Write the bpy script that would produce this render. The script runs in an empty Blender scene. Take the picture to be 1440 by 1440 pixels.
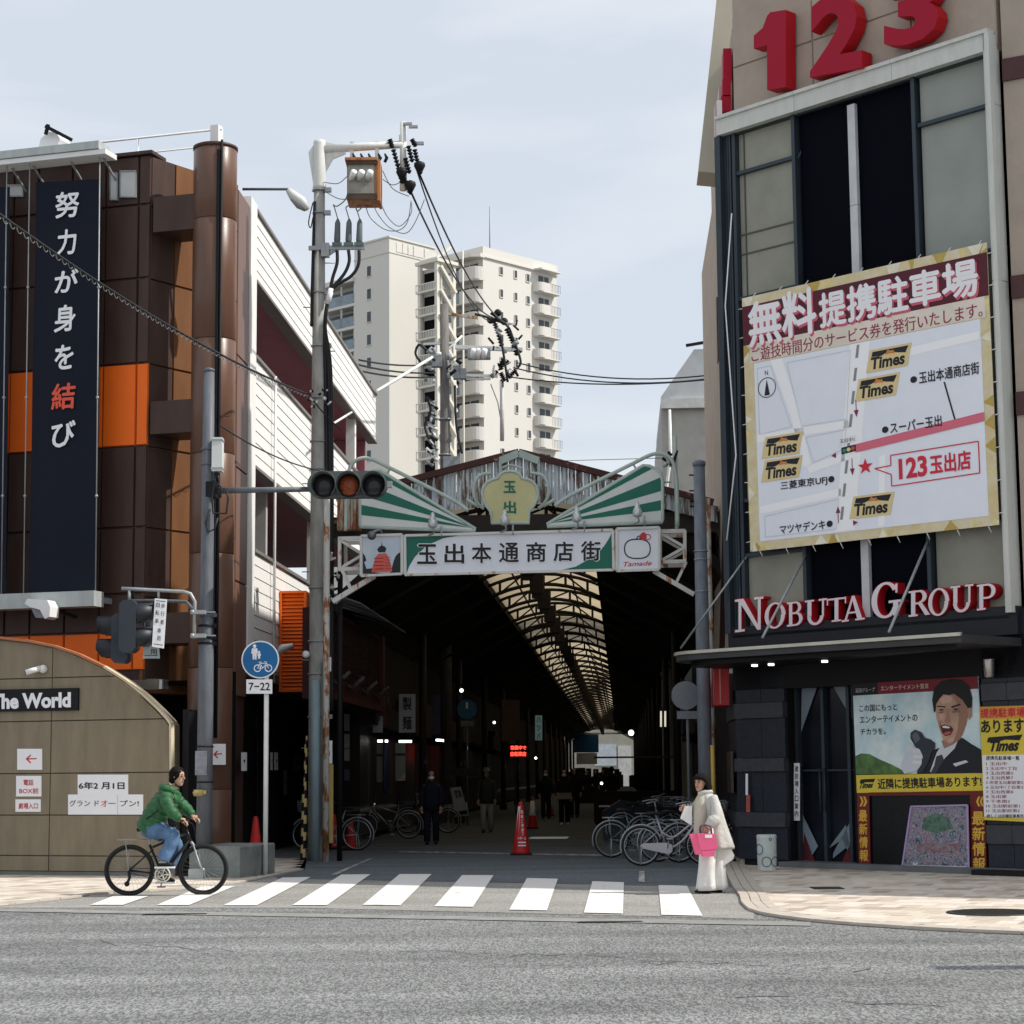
import bpy, bmesh, math, random
from mathutils import Vector, Matrix
R = math.radians
random.seed(7)
SC = bpy.context.scene
COL = SC.collection

# ---------------------------------------------------------------- camera, world, sun
CAMH, FOC, CX, CY = 1.55, 2850.0, 720.0, 720.0
PITCH, ROLL = R(7.364), 0.0087
_f = Vector((0, math.cos(PITCH), math.sin(PITCH)))
_R0 = Vector((1, 0, 0)); _U0 = Vector((0, -math.sin(PITCH), math.cos(PITCH)))
_c, _s = math.cos(ROLL), math.sin(ROLL)
CAM_R = _c * _R0 - _s * _U0
CAM_U = _s * _R0 + _c * _U0
cd = bpy.data.cameras.new('camera'); cam = bpy.data.objects.new('camera', cd); COL.objects.link(cam)
cd.sensor_width = 36; cd.lens = 36 * FOC / 1440; cd.clip_end = 3000; cd.clip_start = .1
mw = Matrix.Identity(4)
for i in range(3):
    mw[i][0], mw[i][1], mw[i][2] = CAM_R[i], CAM_U[i], -_f[i]
mw[2][3] = CAMH
cam.matrix_world = mw
SC.camera = cam

SUN_EL, SUN_AZ = 47.0, 8.0          # the light comes from the right (+x) and travels left, a little away from the camera
d_sun = Vector((-math.cos(R(SUN_EL)) * math.cos(R(SUN_AZ)), math.cos(R(SUN_EL)) * math.sin(R(SUN_AZ)), -math.sin(R(SUN_EL))))
sd = bpy.data.lights.new('sun', 'SUN'); sun = bpy.data.objects.new('sun', sd); COL.objects.link(sun)
sd.energy = 4.3; sd.angle = R(.55); sd.color = (1.0, .955, .88)
sun.rotation_euler = d_sun.to_track_quat('-Z', 'Y').to_euler(); sun.location = (40, -10, 60)

W = bpy.data.worlds.new('World'); SC.world = W; W.use_nodes = True
wn = W.node_tree.nodes; wl = W.node_tree.links; wn.clear()
sky = wn.new('ShaderNodeTexSky'); sky.sky_type = 'NISHITA'; sky.sun_disc = False
sky.sun_elevation = R(SUN_EL); sky.sun_rotation = math.atan2(-d_sun.x, -d_sun.y)
sky.air_density = 1.0; sky.dust_density = 2.0; sky.ozone_density = 1.0
bg = wn.new('ShaderNodeBackground'); bg.inputs[1].default_value = .128
wo = wn.new('ShaderNodeOutputWorld')
tc = wn.new('ShaderNodeTexCoord'); mp = wn.new('ShaderNodeMapping'); mp.inputs['Scale'].default_value = (1.2, 1.2, 5.5)
nz = wn.new('ShaderNodeTexNoise'); nz.inputs['Scale'].default_value = 2.3; nz.inputs['Detail'].default_value = 5; nz.inputs['Roughness'].default_value = .5
nz.inputs['Distortion'].default_value = .4
cr = wn.new('ShaderNodeMapRange'); cr.inputs[1].default_value = .36; cr.inputs[2].default_value = .72; cr.inputs[3].default_value = .0; cr.inputs[4].default_value = .9
mx = wn.new('ShaderNodeMix'); mx.data_type = 'RGBA'; mx.inputs[7].default_value = (7.2, 7.25, 7.4, 1)
mu = wn.new('ShaderNodeMix'); mu.data_type = 'RGBA'; mu.blend_type = 'MIX'; mu.inputs[0].default_value = .8; mu.inputs[7].default_value = (5.7, 6.15, 6.75, 1)
wl.new(tc.outputs['Generated'], mp.inputs[0]); wl.new(mp.outputs[0], nz.inputs['Vector']); wl.new(nz.outputs['Fac'], cr.inputs[0])
wl.new(sky.outputs[0], mu.inputs[6]); wl.new(mu.outputs[2], mx.inputs[6]); wl.new(cr.outputs[0], mx.inputs[0])
wl.new(mx.outputs[2], bg.inputs[0]); wl.new(bg.outputs[0], wo.inputs[0])
vs = SC.view_settings; vs.view_transform = 'Standard'; vs.look = 'None'; vs.gamma = 1; vs.exposure = .08; vs.use_curve_mapping = False
SC.cycles.max_bounces = 6; SC.cycles.diffuse_bounces = 3; SC.cycles.use_denoising = True

# ---------------------------------------------------------------- measuring helpers (a line of sight meets a real plane of the place)
def ray(px, py):
    return ((px - CX) / FOC) * CAM_R + ((CY - py) / FOC) * CAM_U + _f
def at(px, py, Y):
    r = ray(px, py); t = Y / r.y
    return Vector((r.x * t, Y, CAMH + r.z * t))
def gnd(px, py, z=0.0):
    r = ray(px, py); t = (z - CAMH) / r.z
    return Vector((r.x * t, r.y * t, z))

class Frame:
    """u to the right along a wall, v into it, z up"""
    def __init__(s, x, y, ang):
        s.x, s.y, s.a = x, y, R(ang)
        s.c, s.s = math.cos(s.a), math.sin(s.a)
    def w(s, u, v, z=0):
        return Vector((s.x + u * s.c - v * s.s, s.y + u * s.s + v * s.c, z))
    def loc(s, P):
        dx, dy = P[0] - s.x, P[1] - s.y
        return (dx * s.c + dy * s.s, -dx * s.s + dy * s.c, P[2])
    def _solve(s, px, py, k, val):
        r = ray(px, py); o = s.loc((0, 0, 0)); e = s.loc((r.x, r.y, 0))
        d = e[k] - o[k]
        t = (val - o[k]) / d
        P = r * t
        return s.loc((P.x, P.y, CAMH + P.z))
    def V(s, v=0.0):            # wall plane v = const
        f = lambda px, py: s._solve(px, py, 1, v)
        f.n = (0, -1, 0); return f
    def U(s, u=0.0, side=1):    # side plane u = const
        f = lambda px, py: s._solve(px, py, 0, u)
        f.n = (side, 0, 0); return f
FW = Frame(0, 0, 0)

# ---------------------------------------------------------------- materials
MATS = {}
def lin(c):
    return tuple(((x / 255) / 12.92 if x / 255 <= .04045 else ((x / 255 + .055) / 1.055) ** 2.4) for x in c)
def M(name, col=(.5, .5, .5), rough=.6, metal=0., var=.18, scale=2.5, bump=0., bscale=40., emit=0., trans=0., streak=0., alpha=None, spec=.28, col2=None, dirt=None, coat=0.):
    if name in MATS: return MATS[name]
    m = bpy.data.materials.new(name); m.use_nodes = True
    nt = m.node_tree; n = nt.nodes; l = nt.links; b = n['Principled BSDF']
    c4 = (*col, 1)
    b.inputs['Roughness'].default_value = rough; b.inputs['Metallic'].default_value = metal
    b.inputs['Specular IOR Level'].default_value = spec
    b.inputs['Coat Weight'].default_value = coat
    tc = n.new('ShaderNodeTexCoord')
    if var or col2:
        mp = n.new('ShaderNodeMapping'); mp.inputs['Scale'].default_value = (1, 1, .25 if streak else 1)
        nz = n.new('ShaderNodeTexNoise'); nz.inputs['Scale'].default_value = scale * (3 if streak else 1); nz.inputs['Detail'].default_value = 7; nz.inputs['Roughness'].default_value = .62
        l.new(tc.outputs['Object'], mp.inputs[0]); l.new(mp.outputs[0], nz.inputs['Vector'])
        rp = n.new('ShaderNodeValToRGB'); e = rp.color_ramp.elements
        e[0].position = .3; e[1].position = .7
        if dirt: e[0].position, e[1].position = dirt
        lo = col2 if col2 else tuple(x * (1 - var) for x in col)
        hi = col if col2 else tuple(min(1, x * (1 + var * .7)) for x in col)
        e[0].color = (*lo, 1); e[1].color = (*hi, 1)
        l.new(nz.outputs['Fac'], rp.inputs[0]); l.new(rp.outputs[0], b.inputs['Base Color'])
        mr = n.new('ShaderNodeMapRange'); mr.inputs[3].default_value = max(.03, rough - .1); mr.inputs[4].default_value = min(1, rough + .12)
        l.new(nz.outputs['Fac'], mr.inputs[0]); l.new(mr.outputs[0], b.inputs['Roughness'])
    else:
        b.inputs['Base Color'].default_value = c4
    if bump:
        n2 = n.new('ShaderNodeTexNoise'); n2.inputs['Scale'].default_value = bscale; n2.inputs['Detail'].default_value = 4
        bp = n.new('ShaderNodeBump'); bp.inputs['Strength'].default_value = bump; bp.inputs['Distance'].default_value = .02
        l.new(tc.outputs['Object'], n2.inputs['Vector']); l.new(n2.outputs['Fac'], bp.inputs['Height']); l.new(bp.outputs[0], b.inputs['Normal'])
    if emit:
        b.inputs['Emission Color'].default_value = c4; b.inputs['Emission Strength'].default_value = emit
    if trans:
        tr = n.new('ShaderNodeBsdfTranslucent'); tr.inputs[0].default_value = c4
        ms = n.new('ShaderNodeMixShader'); ms.inputs[0].default_value = trans
        l.new(b.outputs[0], ms.inputs[1]); l.new(tr.outputs[0], ms.inputs[2]); l.new(ms.outputs[0], n['Material Output'].inputs[0])
    MATS[name] = m; return m

def asphalt(name, c0, c1, big=.16, sc=95):
    m = bpy.data.materials.new(name); m.use_nodes = True
    nt = m.node_tree; n = nt.nodes; l = nt.links; b = n['Principled BSDF']
    tc = n.new('ShaderNodeTexCoord')
    v = n.new('ShaderNodeTexVoronoi'); v.inputs['Scale'].default_value = sc
    v2 = n.new('ShaderNodeTexNoise'); v2.inputs['Scale'].default_value = 34; v2.inputs['Detail'].default_value = 6; v2.inputs['Roughness'].default_value = .8
    a = n.new('ShaderNodeTexNoise'); a.inputs['Scale'].default_value = .35; a.inputs['Detail'].default_value = 6
    mpv = n.new('ShaderNodeMapping'); mpv.inputs['Scale'].default_value = (1, .22, 1); l.new(tc.outputs['Object'], mpv.inputs[0])
    for q in (v, v2): l.new(mpv.outputs[0], q.inputs['Vector'])
    mpa = n.new('ShaderNodeMapping'); mpa.inputs['Scale'].default_value = (.22, .9, 1); mpa.inputs['Rotation'].default_value = (0, 0, R(20)); l.new(tc.outputs['Object'], mpa.inputs[0]); l.new(mpa.outputs[0], a.inputs['Vector'])
    a.inputs['Scale'].default_value = 1.1
    m1 = n.new('ShaderNodeMix'); m1.inputs[0].default_value = .5; m1.data_type = 'FLOAT'
    sep = n.new('ShaderNodeSeparateColor'); l.new(v.outputs['Color'], sep.inputs[0])
    l.new(sep.outputs[0], m1.inputs[2]); l.new(v2.outputs['Fac'], m1.inputs[3])
    rp = n.new('ShaderNodeValToRGB'); e = rp.color_ramp.elements; e[0].position = .36; e[1].position = .66
    e[0].color = (*c0, 1); e[1].color = (*c1, 1); l.new(m1.outputs[0], rp.inputs[0])
    mr = n.new('ShaderNodeMapRange'); mr.inputs[1].default_value = .3; mr.inputs[2].default_value = .7; mr.inputs[3].default_value = 1 - big; mr.inputs[4].default_value = 1 + big
    l.new(a.outputs['Fac'], mr.inputs[0])
    mm = n.new('ShaderNodeMix'); mm.data_type = 'RGBA'; mm.blend_type = 'MULTIPLY'; mm.inputs[0].default_value = 1
    l.new(rp.outputs[0], mm.inputs[6]); l.new(mr.outputs[0], mm.inputs[7])
    l.new(mm.outputs[2], b.inputs['Base Color']); b.inputs['Roughness'].default_value = .9; b.inputs['Specular IOR Level'].default_value = .25
    bp = n.new('ShaderNodeBump'); bp.inputs['Strength'].default_value = .5; bp.inputs['Distance'].default_value = .01
    l.new(m1.outputs[0], bp.inputs['Height']); l.new(bp.outputs[0], b.inputs['Normal'])
    MATS[name] = m; return m

def rusty(name, base, rust, lo=.46, hi=.56, scale=3., sz=.35):
    """old paint flaking to rust in vertical runs"""
    m = bpy.data.materials.new(name); m.use_nodes = True
    nt = m.node_tree; n = nt.nodes; l = nt.links; b = n['Principled BSDF']
    tc = n.new('ShaderNodeTexCoord'); mp = n.new('ShaderNodeMapping'); mp.inputs['Scale'].default_value = (1, 1, sz)
    nz = n.new('ShaderNodeTexNoise'); nz.inputs['Scale'].default_value = scale; nz.inputs['Detail'].default_value = 8; nz.inputs['Roughness'].default_value = .7
    l.new(tc.outputs['Object'], mp.inputs[0]); l.new(mp.outputs[0], nz.inputs['Vector'])
    rp = n.new('ShaderNodeValToRGB'); e = rp.color_ramp.elements; e[0].position = lo; e[1].position = hi
    e[0].color = (*rust, 1); e[1].color = (*base, 1)
    q = e.new((lo + hi) / 2); q.color = (rust[0] * 2.2, rust[1] * 1.8, rust[2] * 1.4, 1)
    l.new(nz.outputs['Fac'], rp.inputs[0]); l.new(rp.outputs[0], b.inputs['Base Color']); b.inputs['Roughness'].default_value = .75
    MATS[name] = m; return m

# ---------------------------------------------------------------- mesh builder
class MB:
    def __init__(s): s.v = []; s.f = []; s.m = []; s.sm = []
    def add(s, vs, fs, m=0, smooth=False):
        k = len(s.v); s.v += [tuple(p) for p in vs]
        for f in fs:
            s.f.append([i + k for i in f]); s.m.append(m); s.sm.append(smooth)
        return s
    def box(s, x0, x1, y0, y1, z0, z1, m=0):
        x0, x1 = sorted((x0, x1)); y0, y1 = sorted((y0, y1)); z0, z1 = sorted((z0, z1))
        return s.add([(x0, y0, z0), (x1, y0, z0), (x1, y1, z0), (x0, y1, z0), (x0, y0, z1), (x1, y0, z1), (x1, y1, z1), (x0, y1, z1)],
                     [(0, 3, 2, 1), (4, 5, 6, 7), (0, 1, 5, 4), (1, 2, 6, 5), (2, 3, 7, 6), (3, 0, 4, 7)], m)
    def quad(s, a, b, c, d, m=0): return s.add([a, b, c, d], [(0, 1, 2, 3)], m)
    def ext(s, pts, vec, m=0, smooth=False, caps=True):
        n = len(pts); P = [Vector(p) for p in pts]; Q = [p + Vector(vec) for p in P]
        fs = ([tuple(range(n)), tuple(range(2 * n - 1, n - 1, -1))]) if caps else []
        k = [(i, i + n, (i + 1) % n + n, (i + 1) % n) for i in range(n)]
        s.add(P + Q, fs + k, m); return s
    def slab(s, S, px, d0, d1, m=0):
        """prism traced on surface S (pixel corners), from d0 to d1 proud of it"""
        n = Vector(S.n); P = [Vector(S(*p)) + n * d0 for p in px]
        return s.ext(P, n * (d1 - d0), m)
    def poly(s, S, px, d=.003, m=0):
        n = Vector(S.n); return s.add([Vector(S(*p)) + n * d for p in px], [tuple(range(len(px)))], m)
    def rect(s, S, x0, y0, x1, y1, d=.003, m=0): return s.poly(S, [(x0, y1), (x1, y1), (x1, y0), (x0, y0)], d, m)
    def brect(s, S, x0, y0, x1, y1, d0, d1, m=0): return s.slab(S, [(x0, y1), (x1, y1), (x1, y0), (x0, y0)], d0, d1, m)
    def tube(s, pts, r, n=8, m=0, closed=False, smooth=True, caps=True, ry=None):
        P = [Vector(p) for p in pts]; N = len(P)
        rr = list(r) if isinstance(r, (list, tuple)) else [r] * N
        ys = list(ry) if isinstance(ry, (list, tuple)) else [ry if ry else None] * N
        up = None; V = []
        for i in range(N):
            if closed: t = (P[(i + 1) % N] - P[i - 1])
            else: t = P[min(i + 1, N - 1)] - P[max(i - 1, 0)]
            if t.length < 1e-9: t = Vector((0, 0, 1))
            t.normalize()
            if up is None:
                up = Vector((0, 1, 0)) if abs(t.y) < .9 else Vector((1, 0, 0))
            a = (up - t * up.dot(t))
            if a.length < 1e-6: a = t.orthogonal()
            a.normalize(); up = a; b = t.cross(a)
            for k in range(n):
                th = 2 * math.pi * k / n
                V.append(P[i] + a * math.cos(th) * (ys[i] or rr[i]) + b * math.sin(th) * rr[i])
        F = []
        for i in range(N if closed else N - 1):
            j = (i + 1) % N
            for k in range(n):
                F.append((i * n + k, i * n + (k + 1) % n, j * n + (k + 1) % n, j * n + k))
        if not closed and caps:
            F.append(tuple(range(n - 1, -1, -1))); F.append(tuple(range((N - 1) * n, N * n)))
        return s.add(V, F, m, smooth)
    def cyl(s, p0, p1, r0, r1=None, n=14, m=0, smooth=True): return s.tube([p0, p1], [r0, r0 if r1 is None else r1], n, m, smooth=smooth)
    def bar(s, p0, p1, w, h=None, m=0):
        P0, P1 = Vector(p0), Vector(p1); t = (P1 - P0).normalized(); h = h or w
        a = Vector((0, 1, 0)) if abs(t.y) < .9 else Vector((1, 0, 0))
        a = (a - t * a.dot(t)).normalized(); b = t.cross(a)
        pts = [P0 + a * (w / 2 * i) + b * (h / 2 * j) for i, j in ((-1, -1), (1, -1), (1, 1), (-1, 1))]
        return s.ext(pts, P1 - P0, m)
    def ring(s, c, R0, r, n=36, k=8, m=0, axis='y', a0=0, a1=360):
        full = abs(a1 - a0) >= 360; pts = []
        for i in range(n if full else n + 1):
            t = R(a0 + (a1 - a0) * i / n)
            x, z = math.cos(t) * R0, math.sin(t) * R0
            pts.append(Vector(c) + (Vector((x, 0, z)) if axis == 'y' else Vector((0, x, z)) if axis == 'x' else Vector((x, z, 0))))
        return s.tube(pts, r, k, m, closed=full)
    def disc(s, c, r, y0, y1, n=32, m=0):
        pts = [(c[0] + r * math.cos(2 * math.pi * i / n), y0, c[2] + r * math.sin(2 * math.pi * i / n)) for i in range(n)]
        return s.ext(pts, (0, y1 - y0, 0), m)
    def lathe(s, c, prof, n=16, m=0, smooth=True):
        V = []; F = []
        for r, z in prof:
            for k in range(n):
                t = 2 * math.pi * k / n; V.append((c[0] + r * math.cos(t), c[1] + r * math.sin(t), c[2] + z))
        for i in range(len(prof) - 1):
            for k in range(n): F.append((i * n + k, i * n + (k + 1) % n, (i + 1) * n + (k + 1) % n, (i + 1) * n + k))
        F.append(tuple(range(n - 1, -1, -1))); F.append(tuple(range((len(prof) - 1) * n, len(prof) * n)))
        return s.add(V, F, m, smooth)
    def ball(s, c, rx, ry=None, rz=None, n=14, k=9, m=0):
        ry = ry or rx; rz = rz or rx; V = []; F = []
        for i in range(k + 1):
            ph = math.pi * i / k - math.pi / 2
            for j in range(n):
                t = 2 * math.pi * j / n
                V.append((c[0] + rx * math.cos(ph) * math.cos(t), c[1] + ry * math.cos(ph) * math.sin(t), c[2] + rz * math.sin(ph)))
        for i in range(k):
            for j in range(n): F.append((i * n + j, i * n + (j + 1) % n, (i + 1) * n + (j + 1) % n, (i + 1) * n + j))
        return s.add(V, F, m, True)
    def mesh(s, name, mats, off=(0, 0, 0), weld=False):
        me = bpy.data.meshes.new(name)
        ox, oy, oz = off
        me.from_pydata([(x - ox, y - oy, z - oz) for x, y, z in s.v], [], s.f)
        for m in (mats if isinstance(mats, (list, tuple)) else [mats]): me.materials.append(m)
        me.polygons.foreach_set('material_index', s.m); me.polygons.foreach_set('use_smooth', s.sm)
        bm = bmesh.new(); bm.from_mesh(me)
        if weld: bmesh.ops.remove_doubles(bm, verts=bm.verts, dist=1e-5)
        bmesh.ops.recalc_face_normals(bm, faces=bm.faces)
        bm.to_mesh(me); bm.free()
        me.update(); return me

# ---------------------------------------------------------------- text
_TX = {}
def tdata(s, bold=0., shear=0., solid=False, space=1.):
    k = (s, bold, shear, solid, space)
    if k in _TX: return _TX[k]
    c = bpy.data.curves.new('t', 'FONT'); c.body = s; c.size = 1; c.resolution_u = 3; c.offset = bold; c.shear = shear; c.space_character = space
    c.space_line = 1.05; c.align_x = 'CENTER'
    if solid: c.extrude = .5
    o = bpy.data.objects.new('t', c); COL.objects.link(o)
    dg = bpy.context.evaluated_depsgraph_get(); me = bpy.data.meshes.new_from_object(o.evaluated_get(dg))
    vv = [tuple(v.co) for v in me.vertices]; ff = [tuple(p.vertices) for p in me.polygons]
    bpy.data.objects.remove(o); bpy.data.curves.remove(c); bpy.data.meshes.remove(me)
    xs = [v[0] for v in vv]; ys = [v[1] for v in vv]
    _TX[k] = (vv, ff, min(xs), max(xs), min(ys), max(ys)); return _TX[k]
def text(mb, S, s, q, d=.004, depth=0., m=0, bold=0., shear=0., space=1.):
    """lettering s fitted into the corner points q (tl,tr,br,bl or x0,y0,x1,y1) of surface S"""
    cjk = any(ord(ch) > 0x2000 for ch in s)
    vv, ff, x0, x1, y0, y1 = tdata(s, 0. if cjk else bold, shear, depth > 0, space)
    if len(q) == 4 and not isinstance(q[0], (tuple, list)):
        q = [(q[0], q[1]), (q[2], q[1]), (q[2], q[3]), (q[0], q[3])]
    TL, TR, BR, BL = [Vector(S(*p)) for p in q]; n = Vector(S.n); out = []
    bb = bold * .8 if cjk and bold else 0
    shifts = [(0, 0)] if not bb else [(0, 0), (bb, 0), (-bb, 0), (0, bb), (0, -bb)] if bb > .012 else [(0, 0), (bb, 0), (-bb, 0)]
    for k_, (sx_, sy_) in enumerate(shifts):
      out = []
      for x, y, z in vv:
        a = (x + sx_ - x0 + bb) / max(x1 - x0 + 2 * bb, 1e-6); b = (y1 - y - sy_ + bb) / max(y1 - y0 + 2 * bb, 1e-6)
        P = TL * (1 - a) * (1 - b) + TR * a * (1 - b) + BR * a * b + BL * (1 - a) * b
        out.append(P + n * (d + k_ * .0004 + (z + .5) * depth if depth else d + k_ * .0004))
      mb.add(out, ff, m)
    return mb
def rsurf(x0, z0, x1, z1, y=0., back=False):
    """a metre-true local rectangle as a surface: takes (a, b) in 0..1, b down"""
    f = lambda a, b: (x0 + (x1 - x0) * a, y, z1 + (z0 - z1) * b)
    f.n = (0, 1 if back else -1, 0); return f

# ---------------------------------------------------------------- things and parts
class T:
    def __init__(s, name, label, cat, F=FW, o=(0, 0, 0), group=None, kind=None, rot=0):
        e = bpy.data.objects.new(name, None); COL.objects.link(e); e.empty_display_size = .2
        e.location = F.w(*o); e.rotation_euler = (0, 0, F.a)
        if kind: e['kind'] = kind
        if label: e['label'] = label
        if cat: e['category'] = cat
        if group: e['group'] = group
        s.e, s.F, s.o = e, F, o
    def p(s, name, mb, mats, parent=None, label=None, kind=None, weld=False):
        me = mb.mesh(name, mats, s.o, weld) if isinstance(mb, MB) else mb
        o = bpy.data.objects.new(name, me); COL.objects.link(o); o.parent = parent or s.e
        if label: o['label'] = label
        if kind: o['kind'] = kind
        return o
    def inst(s, name, me, loc=(0, 0, 0), rot=(0, 0, 0), parent=None, sc=(1, 1, 1)):
        """a part that shares mesh me (built round its own origin)"""
        o = bpy.data.objects.new(name, me); COL.objects.link(o); o.parent = parent or s.e
        o.location = (loc[0] - s.o[0], loc[1] - s.o[1], loc[2] - s.o[2]); o.rotation_euler = rot; o.scale = sc
        return o
def single(name, mb, mats, label=None, cat=None, group=None, kind=None, F=FW, o=(0, 0, 0), weld=False):
    me = mb.mesh(name, mats, o, weld)
    ob = bpy.data.objects.new(name, me); COL.objects.link(ob); ob.location = F.w(*o); ob.rotation_euler = (0, 0, F.a)
    for k, v in (('label', label), ('category', cat), ('group', group), ('kind', kind)):
        if v: ob[k] = v
    return ob
def texts(t, name, mat, S, L, **k):
    for s_, q_ in L: m = MB(); text(m, S, s_, q_, **k); t.p(name, m, mat)
def dup(root, loc=None, rotz=None, label=None, group=None):
    c = root.copy(); COL.objects.link(c)
    if loc is not None: c.location = loc
    if rotz is not None: c.rotation_euler = (0, 0, rotz)
    if label: c['label'] = label
    if group: c['group'] = group
    def rec(src, dst):
        for ch in list(src.children):
            k = ch.copy(); COL.objects.link(k); k.parent = dst; rec(ch, k)
    rec(root, c); return c
def lerp(a, b, t): return a + (b - a) * t

# ---------------------------------------------------------------- shared materials
WHITE = M('white_paint', (.74, .74, .72), .5, var=.1, scale=1.2)
SIDING = M('white_siding', (.80, .79, .76), .5, var=.07, scale=1.5, streak=1)
BROWN = M('brown_panel', (.062, .034, .027), .5, metal=.0, var=.28, scale=1.1, streak=1)
BROWN_LIT = M('brown_panel_lit', (.185, .080, .032), .5, metal=.15, var=.16, scale=.9, streak=1)  # the brown panel again, sunlight put into its lighter colour
ORANGE = M('orange_panel', (.90, .155, .012), .5, var=.07, scale=1)
TAN = M('tan_panel', (.235, .195, .135), .75, var=.18, scale=1.6, bump=.1, streak=1)
BLACK = M('black_paint', (.008, .008, .010), .6, var=.2, spec=.25)
VOID = M('dark_interior', (.006, .005, .006), .9, var=.3, spec=.1)
STEEL = M('galvanised_steel', (.34, .36, .37), .45, metal=.35, var=.18, scale=5, streak=1)
CONC = M('pole_concrete', (.36, .36, .34), .8, var=.22, scale=4, bump=.2, streak=1)
GREYP = M('grey_pole_paint', (.12, .13, .15), .5, var=.22, scale=4, streak=1)
CHROME = M('bright_metal', (.62, .63, .65), .2, metal=.95, var=.1)
PAPER = M('white_paper', (.84, .84, .86), .7, var=.04)
INK = M('black_ink', (.02, .02, .025), .6, var=0)
REDINK = M('red_ink', (.55, .04, .05), .6, var=0)
RUBBER = M('black_rubber', (.015, .015, .016), .65, var=.2)
CABLE = M('black_cable', (.018, .018, .02), .5, var=0)

# ================================================================ GROUND
FC = Frame(0, 26, -22)
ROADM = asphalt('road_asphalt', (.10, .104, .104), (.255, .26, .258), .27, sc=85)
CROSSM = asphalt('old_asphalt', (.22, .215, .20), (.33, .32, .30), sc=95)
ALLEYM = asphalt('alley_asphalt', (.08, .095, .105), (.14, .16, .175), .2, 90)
g = MB(); g.add([(-700, -60, 0), (700, -60, 0), (700, 1400, 0), (-700, 1400, 0)], [(0, 1, 2, 3)])
single('road', g, ROADM, kind='structure')
def gpoly(name, px, z, mat, kind='structure', extra=None):
    g = MB(); P = [gnd(*p) for p in px]; g.add([(p.x, p.y, z) for p in P] + (extra or []), [tuple(range(len(px)))])
    return single(name, g, mat, kind=kind)
gpoly('crossing_surface', [(-60, 1277), (420, 1277), (1000, 1291), (1060, 1293), (1060, 1200), (400, 1204), (330, 1240), (-60, 1240)], .004, CROSSM)
# gutter strip of pale concrete along the kerb line
GUT = M('gutter_concrete', (.26, .255, .24), .85, var=.25, scale=3, bump=.2)
a, b, c, d_ = gnd(-80, 1281), gnd(1140, 1303), gnd(1140, 1297.5), gnd(-80, 1277)
g = MB(); g.add([(p.x, p.y, .008) for p in (a, b, c, d_)], [(0, 1, 2, 3)]); single('gutter', g, GUT, kind='structure')
# arcade street
FA = Frame(-1.9, 0, -3.0)
g = MB(); P = [FA.w(-5.1, 33.2), FA.w(4.5, 30.8), FA.w(4.5, 245), FA.w(-5.1, 245)]
P = [gnd(392, 1236), gnd(1028, 1248), FA.w(4.6, 245), FA.w(-5.1, 245), FA.w(-5.1, 38)]
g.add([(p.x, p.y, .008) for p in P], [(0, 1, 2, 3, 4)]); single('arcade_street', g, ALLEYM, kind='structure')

# zebra crossing
ZEB = rusty('crossing_paint', (.70, .69, .67), (.40, .39, .37), .37, .42, 4.5, 1)
zt = T('crosswalk', None, None, kind='structure')
for q in [((127, 1274), (173, 1274), (209, 1261.5), (159, 1261.5)), ((220, 1274.2), (266, 1274.2), (331, 1247), (283, 1248)),
          ((314, 1274.6), (361, 1274.6), (437, 1234.5), (397, 1235.3)), ((411, 1274.3), (460, 1274.3), (521, 1230.5), (480, 1231)),
          ((510, 1274), (563, 1274.5), (607, 1230.3), (562, 1230.3)), ((611, 1276), (665, 1276.8), (694, 1232), (650, 1231.7)),
          ((716, 1280.8), (769, 1281.8), (784.5, 1237), (741, 1236)), ((821, 1285), (876, 1286.3), (877.5, 1242), (833, 1240.5)),
          ((930, 1288), (988, 1289.5), (966, 1247), (926, 1246))]:
    m = MB(); m.add([gnd(*p) + Vector((0, 0, .014)) for p in q], [(0, 1, 2, 3)]); zt.p('stripe', m, ZEB)
m = MB()
for q in [((560, 1199.5), (860, 1205), (858, 1203), (560, 1197.8)), ((466, 1231), (474, 1231), (524, 1208), (520, 1208))]:
    m.add([gnd(*p) + Vector((0, 0, .016)) for p in q], [(0, 1, 2, 3)])
m.add([gnd(*p) + Vector((0, 0, .016)) for p in ((898, 1242), (907, 1242), (906, 1226), (899, 1226))], [(0, 1, 2, 3)])
single('road_markings', m, rusty('worn_line_paint', (.55, .56, .56), (.13, .14, .15), .45, .55, 6, 1), kind='structure')

# fine tar-dark cracks in the road
rc = random.Random(12); m = MB()
for x0, y0, x1, n_ in ((560, 1338, 980, 16), (900, 1352, 1250, 14), (60, 1322, 330, 10), (1000, 1400, 1330, 9)):
    pv = gnd(x0, y0)
    for k in range(n_):
        t_ = (k + 1) / n_; q = gnd(lerp(x0, x1, t_), y0 + 14 * t_ + rc.uniform(-4, 4)); w_ = rc.uniform(.006, .016)
        if rc.random() < .8: m.add([(pv.x, pv.y - w_, .004), (q.x, q.y - w_, .004), (q.x, q.y + w_, .004), (pv.x, pv.y + w_, .004)], [(0, 1, 2, 3)])
        pv = q
single('road_cracks', m, M('crack_dark', (.07, .07, .07), .95, var=.3), kind='structure')
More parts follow.
